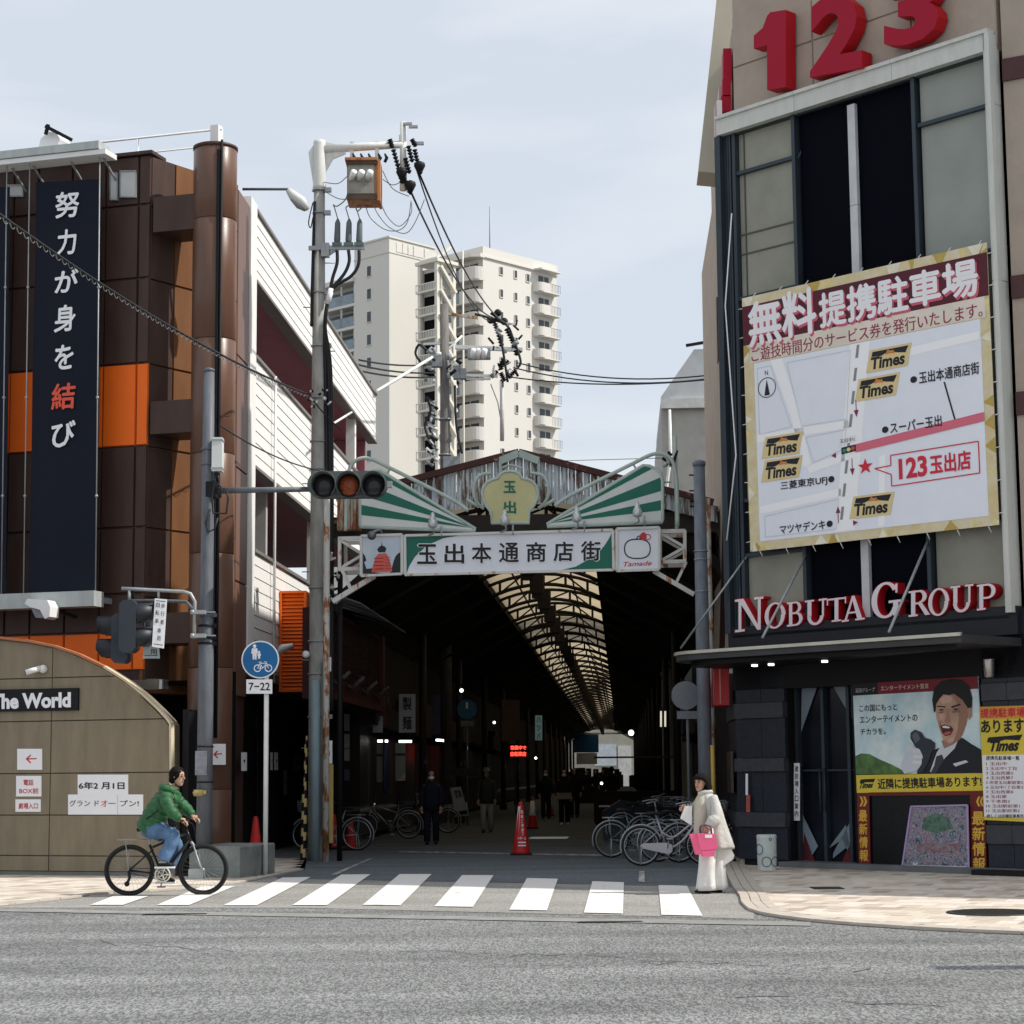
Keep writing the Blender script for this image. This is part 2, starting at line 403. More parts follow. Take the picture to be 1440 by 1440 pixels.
# pavements with single blocks
def inside(poly, x, y):
    r = False; n = len(poly); j = n - 1
    for i in range(n):
        xi, yi = poly[i]; xj, yj = poly[j]
        if (yi > y) != (yj > y) and x < (xj - xi) * (y - yi) / (yj - yi) + xi: r = not r
        j = i
    return r
BL = [M('block_cream', (.58, .51, .43), .85, var=.12, scale=6, bump=.2), M('block_beige', (.50, .43, .355), .85, var=.12, scale=6, bump=.2),
      M('block_tan', (.40, .335, .275), .85, var=.12, scale=6, bump=.2), M('block_pale', (.64, .58, .51), .85, var=.12, scale=6, bump=.2)]
KERB = M('kerb_stone', (.48, .43, .37), .85, var=.15, scale=5, bump=.2)
def pavement(px, seed, bw=.22, bd=.44, lim=292):
    rnd = random.Random(seed)
    P = [gnd(*p) for p in px]; pl = [FC.loc(p)[:2] for p in P]
    t = T('pavement', None, None, FC, (0, 0, 0), kind='structure')
    m = MB(); m.ext([(x, y, .0) for x, y in pl], (0, 0, .008)); t.p('slab', m, M('block_joint', (.17, .15, .13), .95, var=.2))
    # kerb band along the road side
    meshes = []
    for k in BL:
        b = MB(); b.box(-bw / 2 + .003, bw / 2 - .003, -bd / 2 + .003, bd / 2 - .003, 0, .014); meshes.append(b.mesh('paving_block', k))
    xs = [p[0] for p in pl]; ys = [p[1] for p in pl]; cells = []
    iy = 0; y = min(ys)
    while y < max(ys):
        x = min(xs) + (bw / 2 if iy % 2 else 0)
        while x < max(xs):
            if all(inside(pl, x + i * bw / 2, y + j * bd / 2) for i in (-1, 1) for j in (-1, 1)): cells.append((x, y))
            x += bw
        y += bd; iy += 1
    vis = []; rest = []
    for x, y in cells:
        w = FC.w(x, y, .03); r = Vector((w.x, w.y, w.z - CAMH)); px_ = CX + FOC * r.dot(CAM_R) / r.dot(_f)
        (vis if -25 < px_ < 1465 else rest).append((x, y))
    vis.sort(key=lambda q: q[1]); rest += vis[lim:]; vis = vis[:lim]
    tone = lambda x, y: [0, 3, 0, 1, 0, 3, 2, 1][int((math.sin(x * 2.1 + seed) * 3 + math.sin(y * 3.3 + x) * 3 + rnd.random() * 4) % 8)]
    for x, y in vis: t.inst('paving_block', meshes[tone(x, y)], (x, y, .005 + rnd.random() * .003))
    m = MB()
    for x, y in rest: m.box(x - bw / 2 + .003, x + bw / 2 - .003, y - bd / 2 + .003, y + bd / 2 - .003, .004, .021, tone(x, y))
    if rest: t.p('paving_blocks', m, BL, kind='stuff')
    return t
pavR = [(1040, 1262), (1042, 1272), (1052, 1281), (1075, 1288.5), (1130, 1296), (1200, 1302), (1300, 1309), (1440, 1315), (1560, 1319), (2300, 1345), (2300, 1250), (1560, 1228), (1440, 1222), (1200, 1204), (1012, 1204), (1022, 1240)]
pavement(pavR, 3)
pavL = [(-140, 1278), (0, 1275), (40, 1271), (85, 1266), (106, 1264.5), (130, 1258.5), (230, 1254.5), (300, 1247), (345, 1241.5), (428, 1224), (432, 1208), (330, 1208), (-140, 1226)]
pavement(pavL, 5)
# kerb stones: a curved band of three courses on the right, single pieces
kt = T('kerb', None, None, kind='structure')
def kerbline(px, n, w=.13, rows=1, z=.05):
    P = [gnd(*p) for p in px]; L = [0]
    for i in range(1, len(P)): L.append(L[-1] + (P[i] - P[i - 1]).length)
    def pt(s):
        s = max(0, min(L[-1], s)); i = 1
        while i < len(P) - 1 and L[i] < s: i += 1
        return P[i - 1].lerp(P[i], (s - L[i - 1]) / (L[i] - L[i - 1]))
    for k in range(n):
        a, b = pt(L[-1] * k / n + .006), pt(L[-1] * (k + 1) / n - .006); nn = Vector((b.y - a.y, -(b.x - a.x), 0)).normalized()
        for r in range(rows):
            o0, o1 = nn * (w * r + .004), nn * (w * (r + 1) - .008)
            m = MB(); m.ext([(q.x, q.y, .002) for q in (a + o0, b + o0, b + o1, a + o1)], (0, 0, z - .0025 * r)); kt.p('kerb_stone', m, KERB)
kerbline([(1016, 1214), (1024, 1236), (1031, 1250), (1040, 1262), (1042, 1272), (1052, 1281), (1075, 1288.5), (1130, 1296), (1200, 1302), (1300, 1309), (1440, 1315), (1560, 1319), (2300, 1345)][::-1], 34, .12, 3, .034)
kerbline([(-140, 1278), (0, 1275), (40, 1271), (85, 1266), (106, 1264.5), (130, 1258.5), (230, 1254.5), (300, 1247), (345, 1241.5), (428, 1224)][::-1], 22, .13, 1, .03)
# covers
IRON = M('cast_iron', (.045, .045, .045), .55, metal=.3, var=.3, scale=20)
def cover(px, py, r, z, label, rect=None):
    P = gnd(px, py)
    t = T('drain_grate' if rect else 'manhole_cover', label, 'grate' if rect else 'manhole', FW, (P.x, P.y, z))
    m = MB()
    if rect: m.box(P.x - rect[0], P.x + rect[0], P.y - rect[1], P.y + rect[1], z - .02, z + .006)
    else: m.lathe((P.x, P.y, z), [(r, -.02), (r, .008), (r * .93, .012), (r * .9, .006), (0.01, .006)], 40)
    t.p('lid' if not rect else 'frame', m, IRON)
    m = MB()
    if rect: m.box(P.x - rect[0] * .95, P.x + rect[0] * .95, P.y - rect[1] * .8, P.y + rect[1] * .8, z + .0, z + .009)
    else:
        for i in range(-7, 8):
            for j in range(-7, 8):
                if math.hypot(i, j) < 7.4: m.box(P.x + i * r * .115 - r * .035, P.x + i * r * .115 + r * .035, P.y + j * r * .115 - r * .035, P.y + j * r * .115 + r * .035, z + .005, z + .012)
    t.p('tread', m, IRON, kind='stuff' if not rect else None)
cover(1400, 1286.5, .52, .024, 'round iron manhole cover set in the pale paving blocks', None)
cover(858, 1297.5, .33, .006, 'small dark drain slot lying in the road in front of the zebra crossing', (.34, .05))
cover(246, 1286.5, .3, .006, 'long narrow dark drain slot in the road below the cyclist', (.36, .05))
cover(1163, 1251.5, .3, .024, 'dark rectangular drain cover in the shaded paving before the glass doors', (.2, .22))

# ================================================================ LEFT: brown amusement hall
A = at(200, 1090, 35.0)
FL = Frame(A.x, A.y, -17)
def top_z(px, py, S): return S(px, py)[2]
SL = FL.V(0)
TOPZ = SL(200, 218)[2]
FS = Frame(-5.06, 36.83, -3)     # side wall along the arcade street: u = 0, v into depth
SS = FS.U(0)
hall = T('amusement_hall', 'brown panelled hall with an orange band and white louvred parking decks along its side', 'building', FL, (0, 0, 0))
uL = -6.5; m = MB()
m.box(uL, -.03, .06, .5, 3.2, TOPZ - .02); m.box(uL, -2.2, .06, .5, 0, 3.2)
hall.p('wall', m, BROWN)
PM = {}
def cpanel(S, x0, y0, x1, y1, mat, gap=.012, thick=.045, name='panel', label=None, T_=hall, skew=True):
    """cladding panel cut to true rectangles on the plane (zs taken at the middle of its width)"""
    a = S(x0, (y0 + y1) / 2); b = S(x1, (y0 + y1) / 2); mid = (x0 + x1) / 2
    return T_, a, b, S(mid, y0)[2], S(mid, y1)[2]
def panels(T_, F, plane, u_or_v, edges, zs, mat, offs=.0, gap=.012, th=.045, matf=None, parent=None, name='panel'):
    """grid of cladding panels on plane 'v' (front) or 'u' (side) of frame F; edges and zs in metres"""
    for i in range(len(edges) - 1):
        for j in range(len(zs) - 1):
            mm = matf(i, j) if matf else mat
            if mm is None: continue
            b = MB(); e0, e1 = edges[i] + gap, edges[i + 1] - gap; z0, z1 = zs[j] + gap, zs[j + 1] - gap
            # slightly chamfered panel
            k = .012; O = T_.o
            if plane == 'v':
                y0 = u_or_v
                v = [(e0, y0, z0), (e1, y0, z0), (e1, y0, z1), (e0, y0, z1), (e0 + k, y0 - th, z0 + k), (e1 - k, y0 - th, z0 + k), (e1 - k, y0 - th, z1 - k), (e0 + k, y0 - th, z1 - k)]
            else:
                y0 = u_or_v
                v = [(y0, e0, z0), (y0, e1, z0), (y0, e1, z1), (y0, e0, z1), (y0 + th, e0 + k, z0 + k), (y0 + th, e1 - k, z0 + k), (y0 + th, e1 - k, z1 - k), (y0 + th, e0 + k, z1 - k)]
            b.add(v, [(4, 5, 6, 7), (0, 1, 5, 4), (1, 2, 6, 5), (2, 3, 7, 6), (3, 0, 4, 7), (0, 1, 2, 3)])
            me = b.mesh(name, mm, (0, 0, 0))
            # geometry is in frame F; convert to the thing's frame if they differ
            if F is not T_.F:
                for vv in me.vertices:
                    w = F.w(*vv.co); q = T_.F.loc(w); vv.co = (q[0] - O[0], q[1] - O[1], q[2] - O[2])
            else:
                for vv in me.vertices: vv.co = (vv.co.x - O[0], vv.co.y - O[1], vv.co.z - O[2])
            o = bpy.data.objects.new(name, me); COL.objects.link(o); o.parent = parent or T_.e
def zrow(S, x, ys): return sorted(S(x, y)[2] for y in ys)
zs = [SL(170, y)[2] for y in (943, 889, 835, 742, 628, 512, 393, 290, 222)]
zs[-1] = TOPZ
us = [uL] + [SL(x, 600)[0] for x in (-95, -42, 12, 47, 95, 143, 190)] + [0]
def lm(i, j): return ORANGE if j in (0, 4) else BROWN
panels(hall, FL, 'v', .06, us, zs, BROWN, matf=lm, th=.05)
# windows high on the front
for x0, x1, y0, y1 in ((157, 166, 245, 281), (171, 192, 242, 277), (12, 33, 262, 276)):
    m = MB(); m.brect(SL, x0, y0, x1, y1, .0, .03, 0)
    w = hall.p('window', m, M('blind_white', (.55, .56, .55), .6, var=.1))
    m = MB()
    for q in ((x0 - 1, y0 - 1.5, x1 + 1, y0), (x0 - 1, y1, x1 + 1, y1 + 1.5), (x0 - 1, y0, x0, y1), (x1, y0, x1 + 1, y1)): m.brect(SL, *q, .0, .05)
    hall.p('frame', m, STEEL, parent=w)
# parapet coping
m = MB(); m.box(uL, .04, -.06, .5, TOPZ, TOPZ + .06); hall.p('coping', m, BROWN)
# chamfered corner wall (lit by the sun)
FK = Frame(A.x, A.y, 54.1)
SK = FK.V(0)
m = MB(); m.box(.02, 2.26, .06, .5, 3.0, TOPZ - .05)
hk = T  # noqa
def inframe(F, T_, mb, name, mats, **k):
    mb.v = [T_.F.loc(F.w(*p)) for p in mb.v]
    return T_.p(name, mb, mats, **k)
inframe(FK, hall, m, 'corner_wall', BROWN_LIT)
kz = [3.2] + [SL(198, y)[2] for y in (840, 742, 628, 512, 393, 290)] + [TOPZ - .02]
panels(hall, FK, 'v', .06, [0.03, .62, 1.45, 2.26], kz, BROWN_LIT, matf=lambda i, j: BROWN if i == 0 else BROWN_LIT, gap=.008)
# brackets that tie the column to the wall
for px0, py0, py1 in ((205, 277, 326), (205, 564, 610), (205, 862, 905)):
    z1, z0 = SL(230, py0)[2], SL(230, py1)[2]
    m = MB(); m.box(.07, 1.0, -.03, .75, z0, z1); hall.p('bracket', m, BROWN)
# round column of curved panels
CP = at(294, 1090, 34.9); cc = FL.loc(CP); RC = .385; CTOP = at(294, 212, 34.9).z
zz = [0.] + [at(294, y, 34.9).z for y in (1110, 940, 780, 640, 480, 312)] + [CTOP]
for i in range(len(zz) - 1):
    m = MB(); m.lathe((cc[0], cc[1], 0), [(RC - .012, zz[i] + .002), (RC, zz[i] + .014), (RC, zz[i + 1] - .014), (RC - .012, zz[i + 1] - .002)], 36)
    hall.p('column_section', m, M('column_brown', (.125, .062, .04), .34, var=.12, scale=1.2, streak=1, coat=.2))
m = MB(); m.lathe((cc[0], cc[1], 0), [(RC + .012, CTOP - .004), (RC + .012, CTOP + .05), (RC - .03, CTOP + .07)], 36); hall.p('column_cap', m, BROWN)
m = MB()
m.cyl((cc[0] + .27, cc[1] - .31, 2.2), (cc[0] + .27, cc[1] - .31, CTOP + .08), .022, m=0); m.box(cc[0] + .2, cc[0] + .24, cc[1] - .36, cc[1] - .3, 2.2, CTOP - .1, 0)
hall.p('drainpipe', m, BLACK)
# side: brown strip, white corner trim
sz = [3.0, 5.1, 7.2, 9.3, TOPZ - .1]
mm = MB(); mm.box(-.5, -.06, -.3, 1.25, 0, TOPZ - .1); inframe(FS, hall, mm, 'side_strip', BROWN)
panels(hall, FS, 'u', -.05, [0.02, 1.18], sz, M('brown_side_lit', (.16, .085, .06), .42, var=.12, scale=1, streak=1), gap=.008)  # same brown on the sunny side, the light put into the colour
# parking decks with white boarded parapets
Z = lambda px, py: SS(px, py)[2]
b1t, b1b = Z(354, 287), Z(354, 385)
b2t, b2b = Z(354, 496), Z(354, 651)
b3t, b3b = Z(354, 773), Z(345, 950)
VEND = SS(529, 600)[1]
vv0 = 1.85
m = MB(); m.box(-.55, .02, 1.2, vv0, b3b, b1t + .12); inframe(FS, hall, m, 'corner_post', SIDING)
m = MB()
for t_, b_ in ((b1t, b1b), (b2t, b2b), (b3t, b3b)): m.box(-.2, -.03, vv0, VEND, b_, t_)
inframe(FS, hall, m, 'parapet', SIDING)
m = MB()
for z_ in (b1t + .02, b1b - .03, b2t + .02, b2b - .03, b3t + .02): m.box(-.24, .035, vv0, VEND + .02, z_ - .03, z_ + .03)
inframe(FS, hall, m, 'trim', M('dark_trim', (.20, .18, .17), .5, var=.2))
MAROON = M('maroon_ceiling', (.36, .12, .15), .6, var=.15)
m = MB()
for z_ in (b1b, b2b):
    m.box(-9, -.2, vv0, VEND - .02, z_ + .02, z_ + .3)
inframe(FS, hall, m, 'deck_slab', MAROON)
m = MB(); m.box(-9, -.26, vv0, VEND - .02, b3b, b3b + .3); m.box(-9, -.26, vv0, VEND - .02, b2b + .31, b2b + .4)
inframe(FS, hall, m, 'deck_floor', M('deck_grey', (.3, .29, .27), .8, var=.2))
m = MB(); m.box(-7, -.3, VEND - .3, VEND - .1, b2b + .3, b1b)
inframe(FS, hall, m, 'deck_wall', MAROON)
m = MB(); m.box(-7, -6.8, vv0, VEND - .1, b3b + .3, b2b); m.box(-9, -.3, vv0 + 3, vv0 + 3.2, b3b + .3, b2b - .1)
inframe(FS, hall, m, 'inner_wall', M('deck_wall_grey', (.42, .41, .39), .7, var=.12))
m = MB(); m.box(-9, -.25, vv0 - .4, VEND, b1t - .7, b1t - .5); inframe(FS, hall, m, 'roof', STEEL)
for v_, w_, za, zb in ((SS(466, 600)[1], .34, b2t, b1b), (SS(466, 600)[1] + 5, .3, b2t, b1b), (10.5, .3, b3t, b2b)):
    m = MB(); m.box(-.32, -.08, v_, v_ + w_, za, zb); inframe(FS, hall, m, 'deck_post', SIDING)
m = MB(); m.box(-6, -5.6, 3.5, 5.2, b2b + .3, b1b - .7); m.box(-2.2, -1.4, 2.6, 4.0, b3b + .3, b3b + 2.1)
inframe(FS, hall, m, 'store_cupboard', WHITE)
# boards: one mesh per board length, joints staggered
nseg = 5; segL = (VEND - vv0) / nseg
for t_, b_ in ((b1t, b1b), (b2t, b2b), (b3t, b3b)):
    nb = max(2, round((t_ - b_) / .235)); h = (t_ - b_) / nb
    mbv = MB()
    mbv.add([(-.0, .006, .004), (.0, segL - .006, .004), (0, segL - .006, h - .009), (0, .006, h - .009), (.022, .006, .003), (.022, segL - .006, .003), (.010, segL - .006, h - .009), (.010, .006, h - .009)],
            [(4, 5, 6, 7), (0, 1, 5, 4), (2, 3, 7, 6), (0, 4, 7, 3), (1, 2, 6, 5)])
    me = mbv.mesh('board', SIDING)
    for i in range(nb):
        for k in range(nseg):
            w = FS.w(-.03, vv0 + k * segL, b_ + i * h); q = FL.loc(w)
            hall.inst('board', me, q, (0, 0, FS.a - FL.a))
for v_ in (SS(383, 600)[1], SS(437, 600)[1]):
    m = MB(); m.cyl((.06, v_, b3b), (.06, v_, b2t), .03); inframe(FS, hall, m, 'downpipe', WHITE)
# ground storey of the side: dark recess with maroon wall
m = MB(); m.box(-.6, -.4, 1.2, 16, 0, b3b); m.box(-.6, 0, 1.22, 16, b3b - .25, b3b)
m.box(-.5, -.35, 2.6, 2.75, 0, 2.9); m.box(-.5, -.35, 4.4, 4.55, 0, 2.9)
inframe(FS, hall, m, 'ground_wall', M('maroon_dark', (.014, .006, .006), .7, var=.3, scale=1))
m = MB(); m.box(-.42, -.36, 2.78, 4.38, 0, 2.5); inframe(FS, hall, m, 'door', M('door_dark', (.015, .008, .008), .35, var=.3))
m = MB(); m.box(-3.5, 1.0, 1.4, 1.6, 0, 3.4); m.box(-3, 1.0, .6, 1.5, 3.15, 3.22)
hall.p('entrance_back_wall', m, VOID)
m = MB(); m.box(-2.4, .5, -.25, -.05, 3.04, 3.2); 
for x in (-2.2, -1.4, -.6, .2): m.box(x, x + .25, -.3, -.25, 3.03, 3.21)
hall.p('entrance_lintel', m, CHROME)
m = MB(); m.box(-.3, .06, 1.1, 4.5, b3b - .02, b3b + .16); inframe(FS, hall, m, 'fascia', rusty('fascia_rust', (.14, .12, .1), (.05, .025, .015), .45, .55, 6))
# roof rails and a boxed stair head behind the parapet
m = MB()
zt_ = TOPZ + .75
for u in (-6, -4, -2.4, -.9): m.cyl((u, 1.2, TOPZ - .5), (u, 1.2, zt_), .018)
m.cyl((-6.4, 1.2, zt_), (.8, 1.2, zt_), .02); m.cyl((-6.4, 1.2, zt_ - .3), (.8, 1.2, zt_ - .3), .014)
m.box(.62, .78, 1.1, 1.3, TOPZ - 2, zt_ + .06)
hall.p('roof_rail', m, WHITE)

# orange louvred box
q0 = SS(393, 900); vL = q0[1]
FO = Frame(FS.w(0, vL)[0], FS.w(0, vL)[1], -3); SO = FO.V(0)
oz1, oz0 = SO(412, 831)[2], SO(412, 973)[2]
lou = T('louvre_box', 'bright orange slatted louvre box projecting from the white boarded wall', 'louvre', FO, (0, 0, oz0))
wO = SO(430, 900)[0]
m = MB(); m.box(0.01, wO, .06, .9, oz0, oz1); lou.p('body', m, M('orange_dark', (.35, .07, .01), .6, var=.1))
m = MB(); 
for q in ((0, .05, oz0, oz1), (wO - .04, wO + .01, oz0, oz1)): m.box(q[0], q[1], -.03, .06, q[2], q[3])
m.box(0.05, wO - .04, -.03, .06, oz0, oz0 + .05); m.box(0.05, wO - .04, -.03, .06, oz1 - .05, oz1); lou.p('frame', m, ORANGE)
ns = 26; hh = (oz1 - oz0 - .1) / ns
b = MB(); b.add([(0.05, 0, 0), (wO - .04, 0, 0), (wO - .04, .045, hh * .85), (.05, .045, hh * .85), (.05, .03, -.004), (wO - .04, .03, -.004), (wO - .04, .06, hh * .85), (.05, .06, hh * .85)], [(0, 1, 2, 3), (4, 7, 6, 5), (0, 4, 5, 1), (2, 6, 7, 3), (0, 3, 7, 4), (1, 5, 6, 2)])
me = b.mesh('slat', ORANGE)
for i in range(ns): lou.inst('slat', me, (0, 0, oz0 + .05 + i * hh))

# hanging banners on wires with steel channels
SB = FL.V(-.45)
NAVY = M('navy_cloth', (.007, .010, .020), .9, var=.12, scale=.8, bump=.06, bscale=3)
def ban(x0t, x1t, y0, y1, x0b, x1b, yb, label):
    t = T('hanging_banner', label, 'banner', FL, (SB((x0b + x1b) / 2, yb)[0], -.45, SB((x0b + x1b) / 2, yb)[2]), group='tall navy cloth banners on the hall front')
    TL, TR, BR, BL_ = [Vector(SB(*p)) for p in ((x0t, y0), (x1t, y1), (x1b, yb), (x0b, yb))]
    m = MB(); n = 12; k = 30; V = []
    for j in range(k + 1):
        for i in range(n + 1):
            a, b = i / n, j / k; P = (TL * (1 - a) + TR * a) * (1 - b) + (BL_ * (1 - a) + BR * a) * b
            V.append((P.x, P.y - .03 + .012 * math.sin(a * 7 + b * 3) + .01 * math.sin(b * 11 + a * 2), P.z))
    m.add(V, [(j * (n + 1) + i, j * (n + 1) + i + 1, (j + 1) * (n + 1) + i + 1, (j + 1) * (n + 1) + i) for j in range(k) for i in range(n)], 0, True)
    t.p('cloth', m, NAVY); return t
b1 = ban(52, 143.5, 257, 252, 41, 137, 832, 'navy banner with a column of white and red brush characters')
for ch, x0, y0, x1, y1, mt in (('努', 80, 270, 114, 308, PAPER), ('力', 82, 323, 110, 360, PAPER), ('が', 79, 379, 113, 413, PAPER), ('身', 78, 429, 109, 468, PAPER), ('を', 79, 485, 106, 521, PAPER), ('結', 74, 539, 109, 577, 0), ('び', 75, 592, 109, 630, PAPER)):
    m = MB(); text(m, SB, ch, [(x0, y0 + 2), (x1, y0 - 1), (x1, y1 - 2), (x0, y1 + 1)], .06, bold=.028, shear=.05)
    b1.p('lettering', m, mt or M('vermilion_print', (.72, .10, .06), .6, var=0))
ban(-62, 14.5, 268, 263, -70, 10, 836, 'navy cloth banner cut by the left picture edge, without visible writing')
m = MB(); a = SB(-70, 240); 
RAILM = M('rail_grey', (.42, .45, .44), .45, metal=.2, var=.15, scale=2, streak=1)
z1, z0 = SB(148, 206)[2], SB(148, 223)[2]; uR = SB(150, 215)[0]
rail = T('banner_rail', 'upper grey steel channel carrying the navy banners above the roof edge', 'rail', FL, (uR, -.6, z0))
m.box(uL, uR, -.75, -.35, z0 + .1, z1 + .02); rail.p('channel', m, RAILM)
m = MB(); m.box(uL, uR + .12, -.72, -.3, z0, z0 + .09); rail.p('lower_lip', m, WHITE)
for x in (17, 47, 100, 146):
    m = MB(); m.bar((SB(x, 300)[0], -.5, z0), (SB(x, 300)[0], .1, z0 - .35), .03); rail.p('strut', m, STEEL)
z1, z0 = SB(70, 834)[2], SB(70, 857)[2]; uR = SB(142, 840)[0]
z1, z0 = SB(141, 832)[2], SB(141, 847)[2]
r2 = T('banner_rail', 'lower grey steel channel under the navy banners above the curved wall', 'rail', FL, (uR, -.6, z0))
m = MB(); m.box(uL, uR, -.7, -.35, z0 - .08, z1); r2.p('channel', m, RAILM)
for x in (10, 75, 135):
    m = MB(); m.box(SB(x, 840)[0], SB(x, 840)[0] + .06, -.36, .05, z0, z0 + .1); r2.p('strut', m, STEEL)
wt = T('banner_wires', 'thin steel stay wires running down beside the navy banners', 'wires', FL, (SB(47, 830)[0], -.5, SB(47, 830)[2]))
for x0, x1 in ((17, 9), (49, 40), (147, 141)):
    m = MB(); p0, p1 = SB(x0, 225), SB(x1, 845); m.tube([(p0[0], -.62, p0[2]), (p1[0], -.62, p1[2])], .011, 6)
    for k in (.3, .55, .77): 
        P = [lerp(p0[i], p1[i], k) for i in range(3)]; m.ball((P[0], -.62, P[2]), .03, n=8, k=5)
    wt.p('wire', m, STEEL)
# floodlights
def flood(S, x, y, label, sc=1., up=1):
    P = S(x, y); t = T('floodlight', label, 'floodlight', FL, P)
    m = MB(); sx = .26 * sc
    m.ext([(P[0] + a * sx, P[1] - .25, P[2] + b * sx) for a, b in ((-1, .35), (-.8, .7), (.75, .55), (1, .1), (.95, -.6), (.6, -.75), (.2, -.1), (-.55, .1))], (0, .3, 0)); t.p('housing', m, M('lamp_white', (.8, .8, .8), .35, var=.05))
    m = MB(); m.ext([(P[0] + a * sx, P[1] - .2, P[2] + b * sx) for a, b in ((-.6, .05), (.25, -.12), (.55, -.68), (-.25, -.62))], (0, .2, 0)); t.p('reflector', m, M('lamp_glass', (.15, .15, .16), .15, metal=.6, var=.3, scale=12))
    m = MB(); m.bar((P[0] + .7 * sx, P[1] + .05, P[2]), (P[0] + 1.1 * sx, P[1] + .6, P[2] - .1), .05); t.p('bracket', m, BLACK)
flood(FL.V(-.75), 63, 857, 'white floodlight below the lower banner rail over the curved tan wall', .95)
P = FL.V(-.3)(83, 203); t = T('floodlight', 'white floodlight heap standing on the roof rail above the banners', 'floodlight', FL, P)
m = MB(); m.ext([(P[0] + a * .3, P[1] - .2, P[2] + b * .3) for a, b in ((-1, -.35), (-.85, .25), (-.35, .6), (.15, .55), (.45, .1), (.3, -.2), (-.6, -.5))], (0, .4, 0)); t.p('housing', m, M('lamp_white', (.8, .8, .8), .35))
m = MB(); m.bar((P[0] - .1, P[1] - .3, P[2] + .25), (P[0] + .42, P[1] - .3, P[2] - .05), .06); m.bar((P[0] - .1, P[1] - .3, P[2] + .1), (P[0] - .05, P[1] - .3, P[2] + .28), .05); t.p('arm', m, BLACK)
# lamp arm above the column
P0 = at(341, 266, 35.2); P1 = at(405, 266, 35.2)
t = T('street_light', 'grey street light on a thin arm reaching out behind the brown column top', 'street light', FW, P0)
m = MB(); m.tube([P0, P1, at(410, 270, 35.2)], .025); t.p('arm', m, GREYP)
m = MB(); m.tube([at(405, 267, 35.2), at(412, 275, 35.2), at(424, 284, 35.2), at(433, 294, 35.2)], [.05, .09, .1, .05], 10); t.p('lamp_head', m, M('lamp_grey', (.62, .62, .6), .4, var=.1))
m = MB(); m.tube([at(411, 279, 35.2), at(421, 288, 35.2), at(430, 295, 35.2)], [.05, .08, .04], 10); t.p('lens', m, M('lamp_lens', (.25, .26, .25), .2, var=.1))

# ---------------------------------------------------------------- curved tan entrance wall
Bp = gnd(245, 1234); FT = Frame(Bp.x, Bp.y, -19.5)
ST = FT.V(0)
arc = [(-340, 900), (-200, 893), (-100, 892), (0, 896.5), (40, 901), (80, 909), (115, 921), (150, 938), (180, 957), (205, 977), (225, 996), (238, 1010), (243.5, 1018), (244, 1060), (245, 1234), (-340, 1236)]
out = [ST(*p) for p in arc]
ew = T('entrance_wall', 'tan panelled wall with a rounded top in front of the brown hall', 'wall', FT, (0, 0, 0))
m = MB(); m.ext([(p[0] - .02, .02, max(0, p[2] - .02)) for p in out], (0, .22, 0)); ew.p('core', m, M('wall_core', (.2, .17, .12), .8))
def clip(poly, x0, x1, z0, z1):
    for ax, lim, sgn in ((0, x0, 1), (0, x1, -1), (1, z0, 1), (1, z1, -1)):
        o = []; n = len(poly)
        for i in range(n):
            p, q = poly[i], poly[(i + 1) % n]; dp, dq = sgn * (p[ax] - lim), sgn * (q[ax] - lim)
            if dp >= 0: o.append(p)
            if dp * dq < 0: t = dp / (dp - dq); o.append((p[0] + (q[0] - p[0]) * t, p[1] + (q[1] - p[1]) * t))
        poly = o
        if not poly: return []
    return poly
o2 = [(p[0] - .05 if p[0] > -2 else p[0], p[2]) for p in out]
o2 = [(x, z - .05) if 1.2 < z else (x, z) for x, z in o2]
ux = [ST(x, 1100)[0] for x in (-340, -120, 72)] + [.1]
zj = [.08] + [ST(120, y)[2] for y in (1203.5, 1146, 1087, 1013, 952)] + [6]
for i in range(3):
    for j in range(6):
        c = clip(o2, ux[i] + .009, ux[i + 1] - .009, zj[j] + .009, zj[j + 1] - .009)
        if len(c) > 2:
            m = MB(); m.ext([(x, -.03, z) for x, z in c], (0, .05, 0)); ew.p('panel', m, TAN)
m = MB(); m.box(out[0][0], -.02, -.035, 0.02, 0, .075); ew.p('plinth', m, M('plinth_grey', (.16, .16, .15), .8))
CREAM = M('cream_trim', (.66, .56, .40), .5, var=.1)
m = MB(); pp = [(p[0], p[2]) for p in out[:15]]
for i in range(len(pp) - 1):
    a, b = Vector((pp[i][0], -.05, pp[i][1])), Vector((pp[i + 1][0], -.05, pp[i + 1][1])); m.bar(a, b, .10, .035, 1 if i < 7 else 0)
ew.p('edge_trim', m, [CREAM, M('salmon_trim', (.45, .17, .08), .6, var=.1)])
m = MB(); m.box(.05, .16, .12, .4, 0, 2.6, 0); ew.p('back_edge', m, BLACK)
sg = T('name_sign', 'black sign board with bold white letters on the tan wall', 'sign', FT, ST(50, 985))
m = MB(); m.brect(ST, -180, 972, 113.5, 998.5, .03, .07); 
m = MB(); m.slab(ST, [(-180, 1004), (113, 999), (113.5, 967.5), (-180, 974)], .032, .07); sg.p('board', m, BLACK)
m = MB(); text(m, ST, 'The World', [(-10, 976), (103, 973.5), (103, 995), (-10, 998)], .072, bold=.045); sg.p('lettering', m, PAPER)
def paper(S, F, q, label, cat='paper sign', name='paper_sign', grp=None, d=.032, mat=None):
    if not isinstance(q[0], (tuple, list)): q = [(q[0], q[1]), (q[2], q[1]), (q[2], q[3]), (q[0], q[3])]
    c = S((q[0][0] + q[2][0]) / 2, (q[0][1] + q[2][1]) / 2); t = T(name, label, cat, F, c, group=grp)
    m = MB(); m.slab(S, q, d, d + .006); t.p('sheet', m, mat or PAPER); return t
t = paper(ST, FT, (26, 1053, 61, 1082.5), 'white paper with a red left arrow, topmost of three on the tan wall')
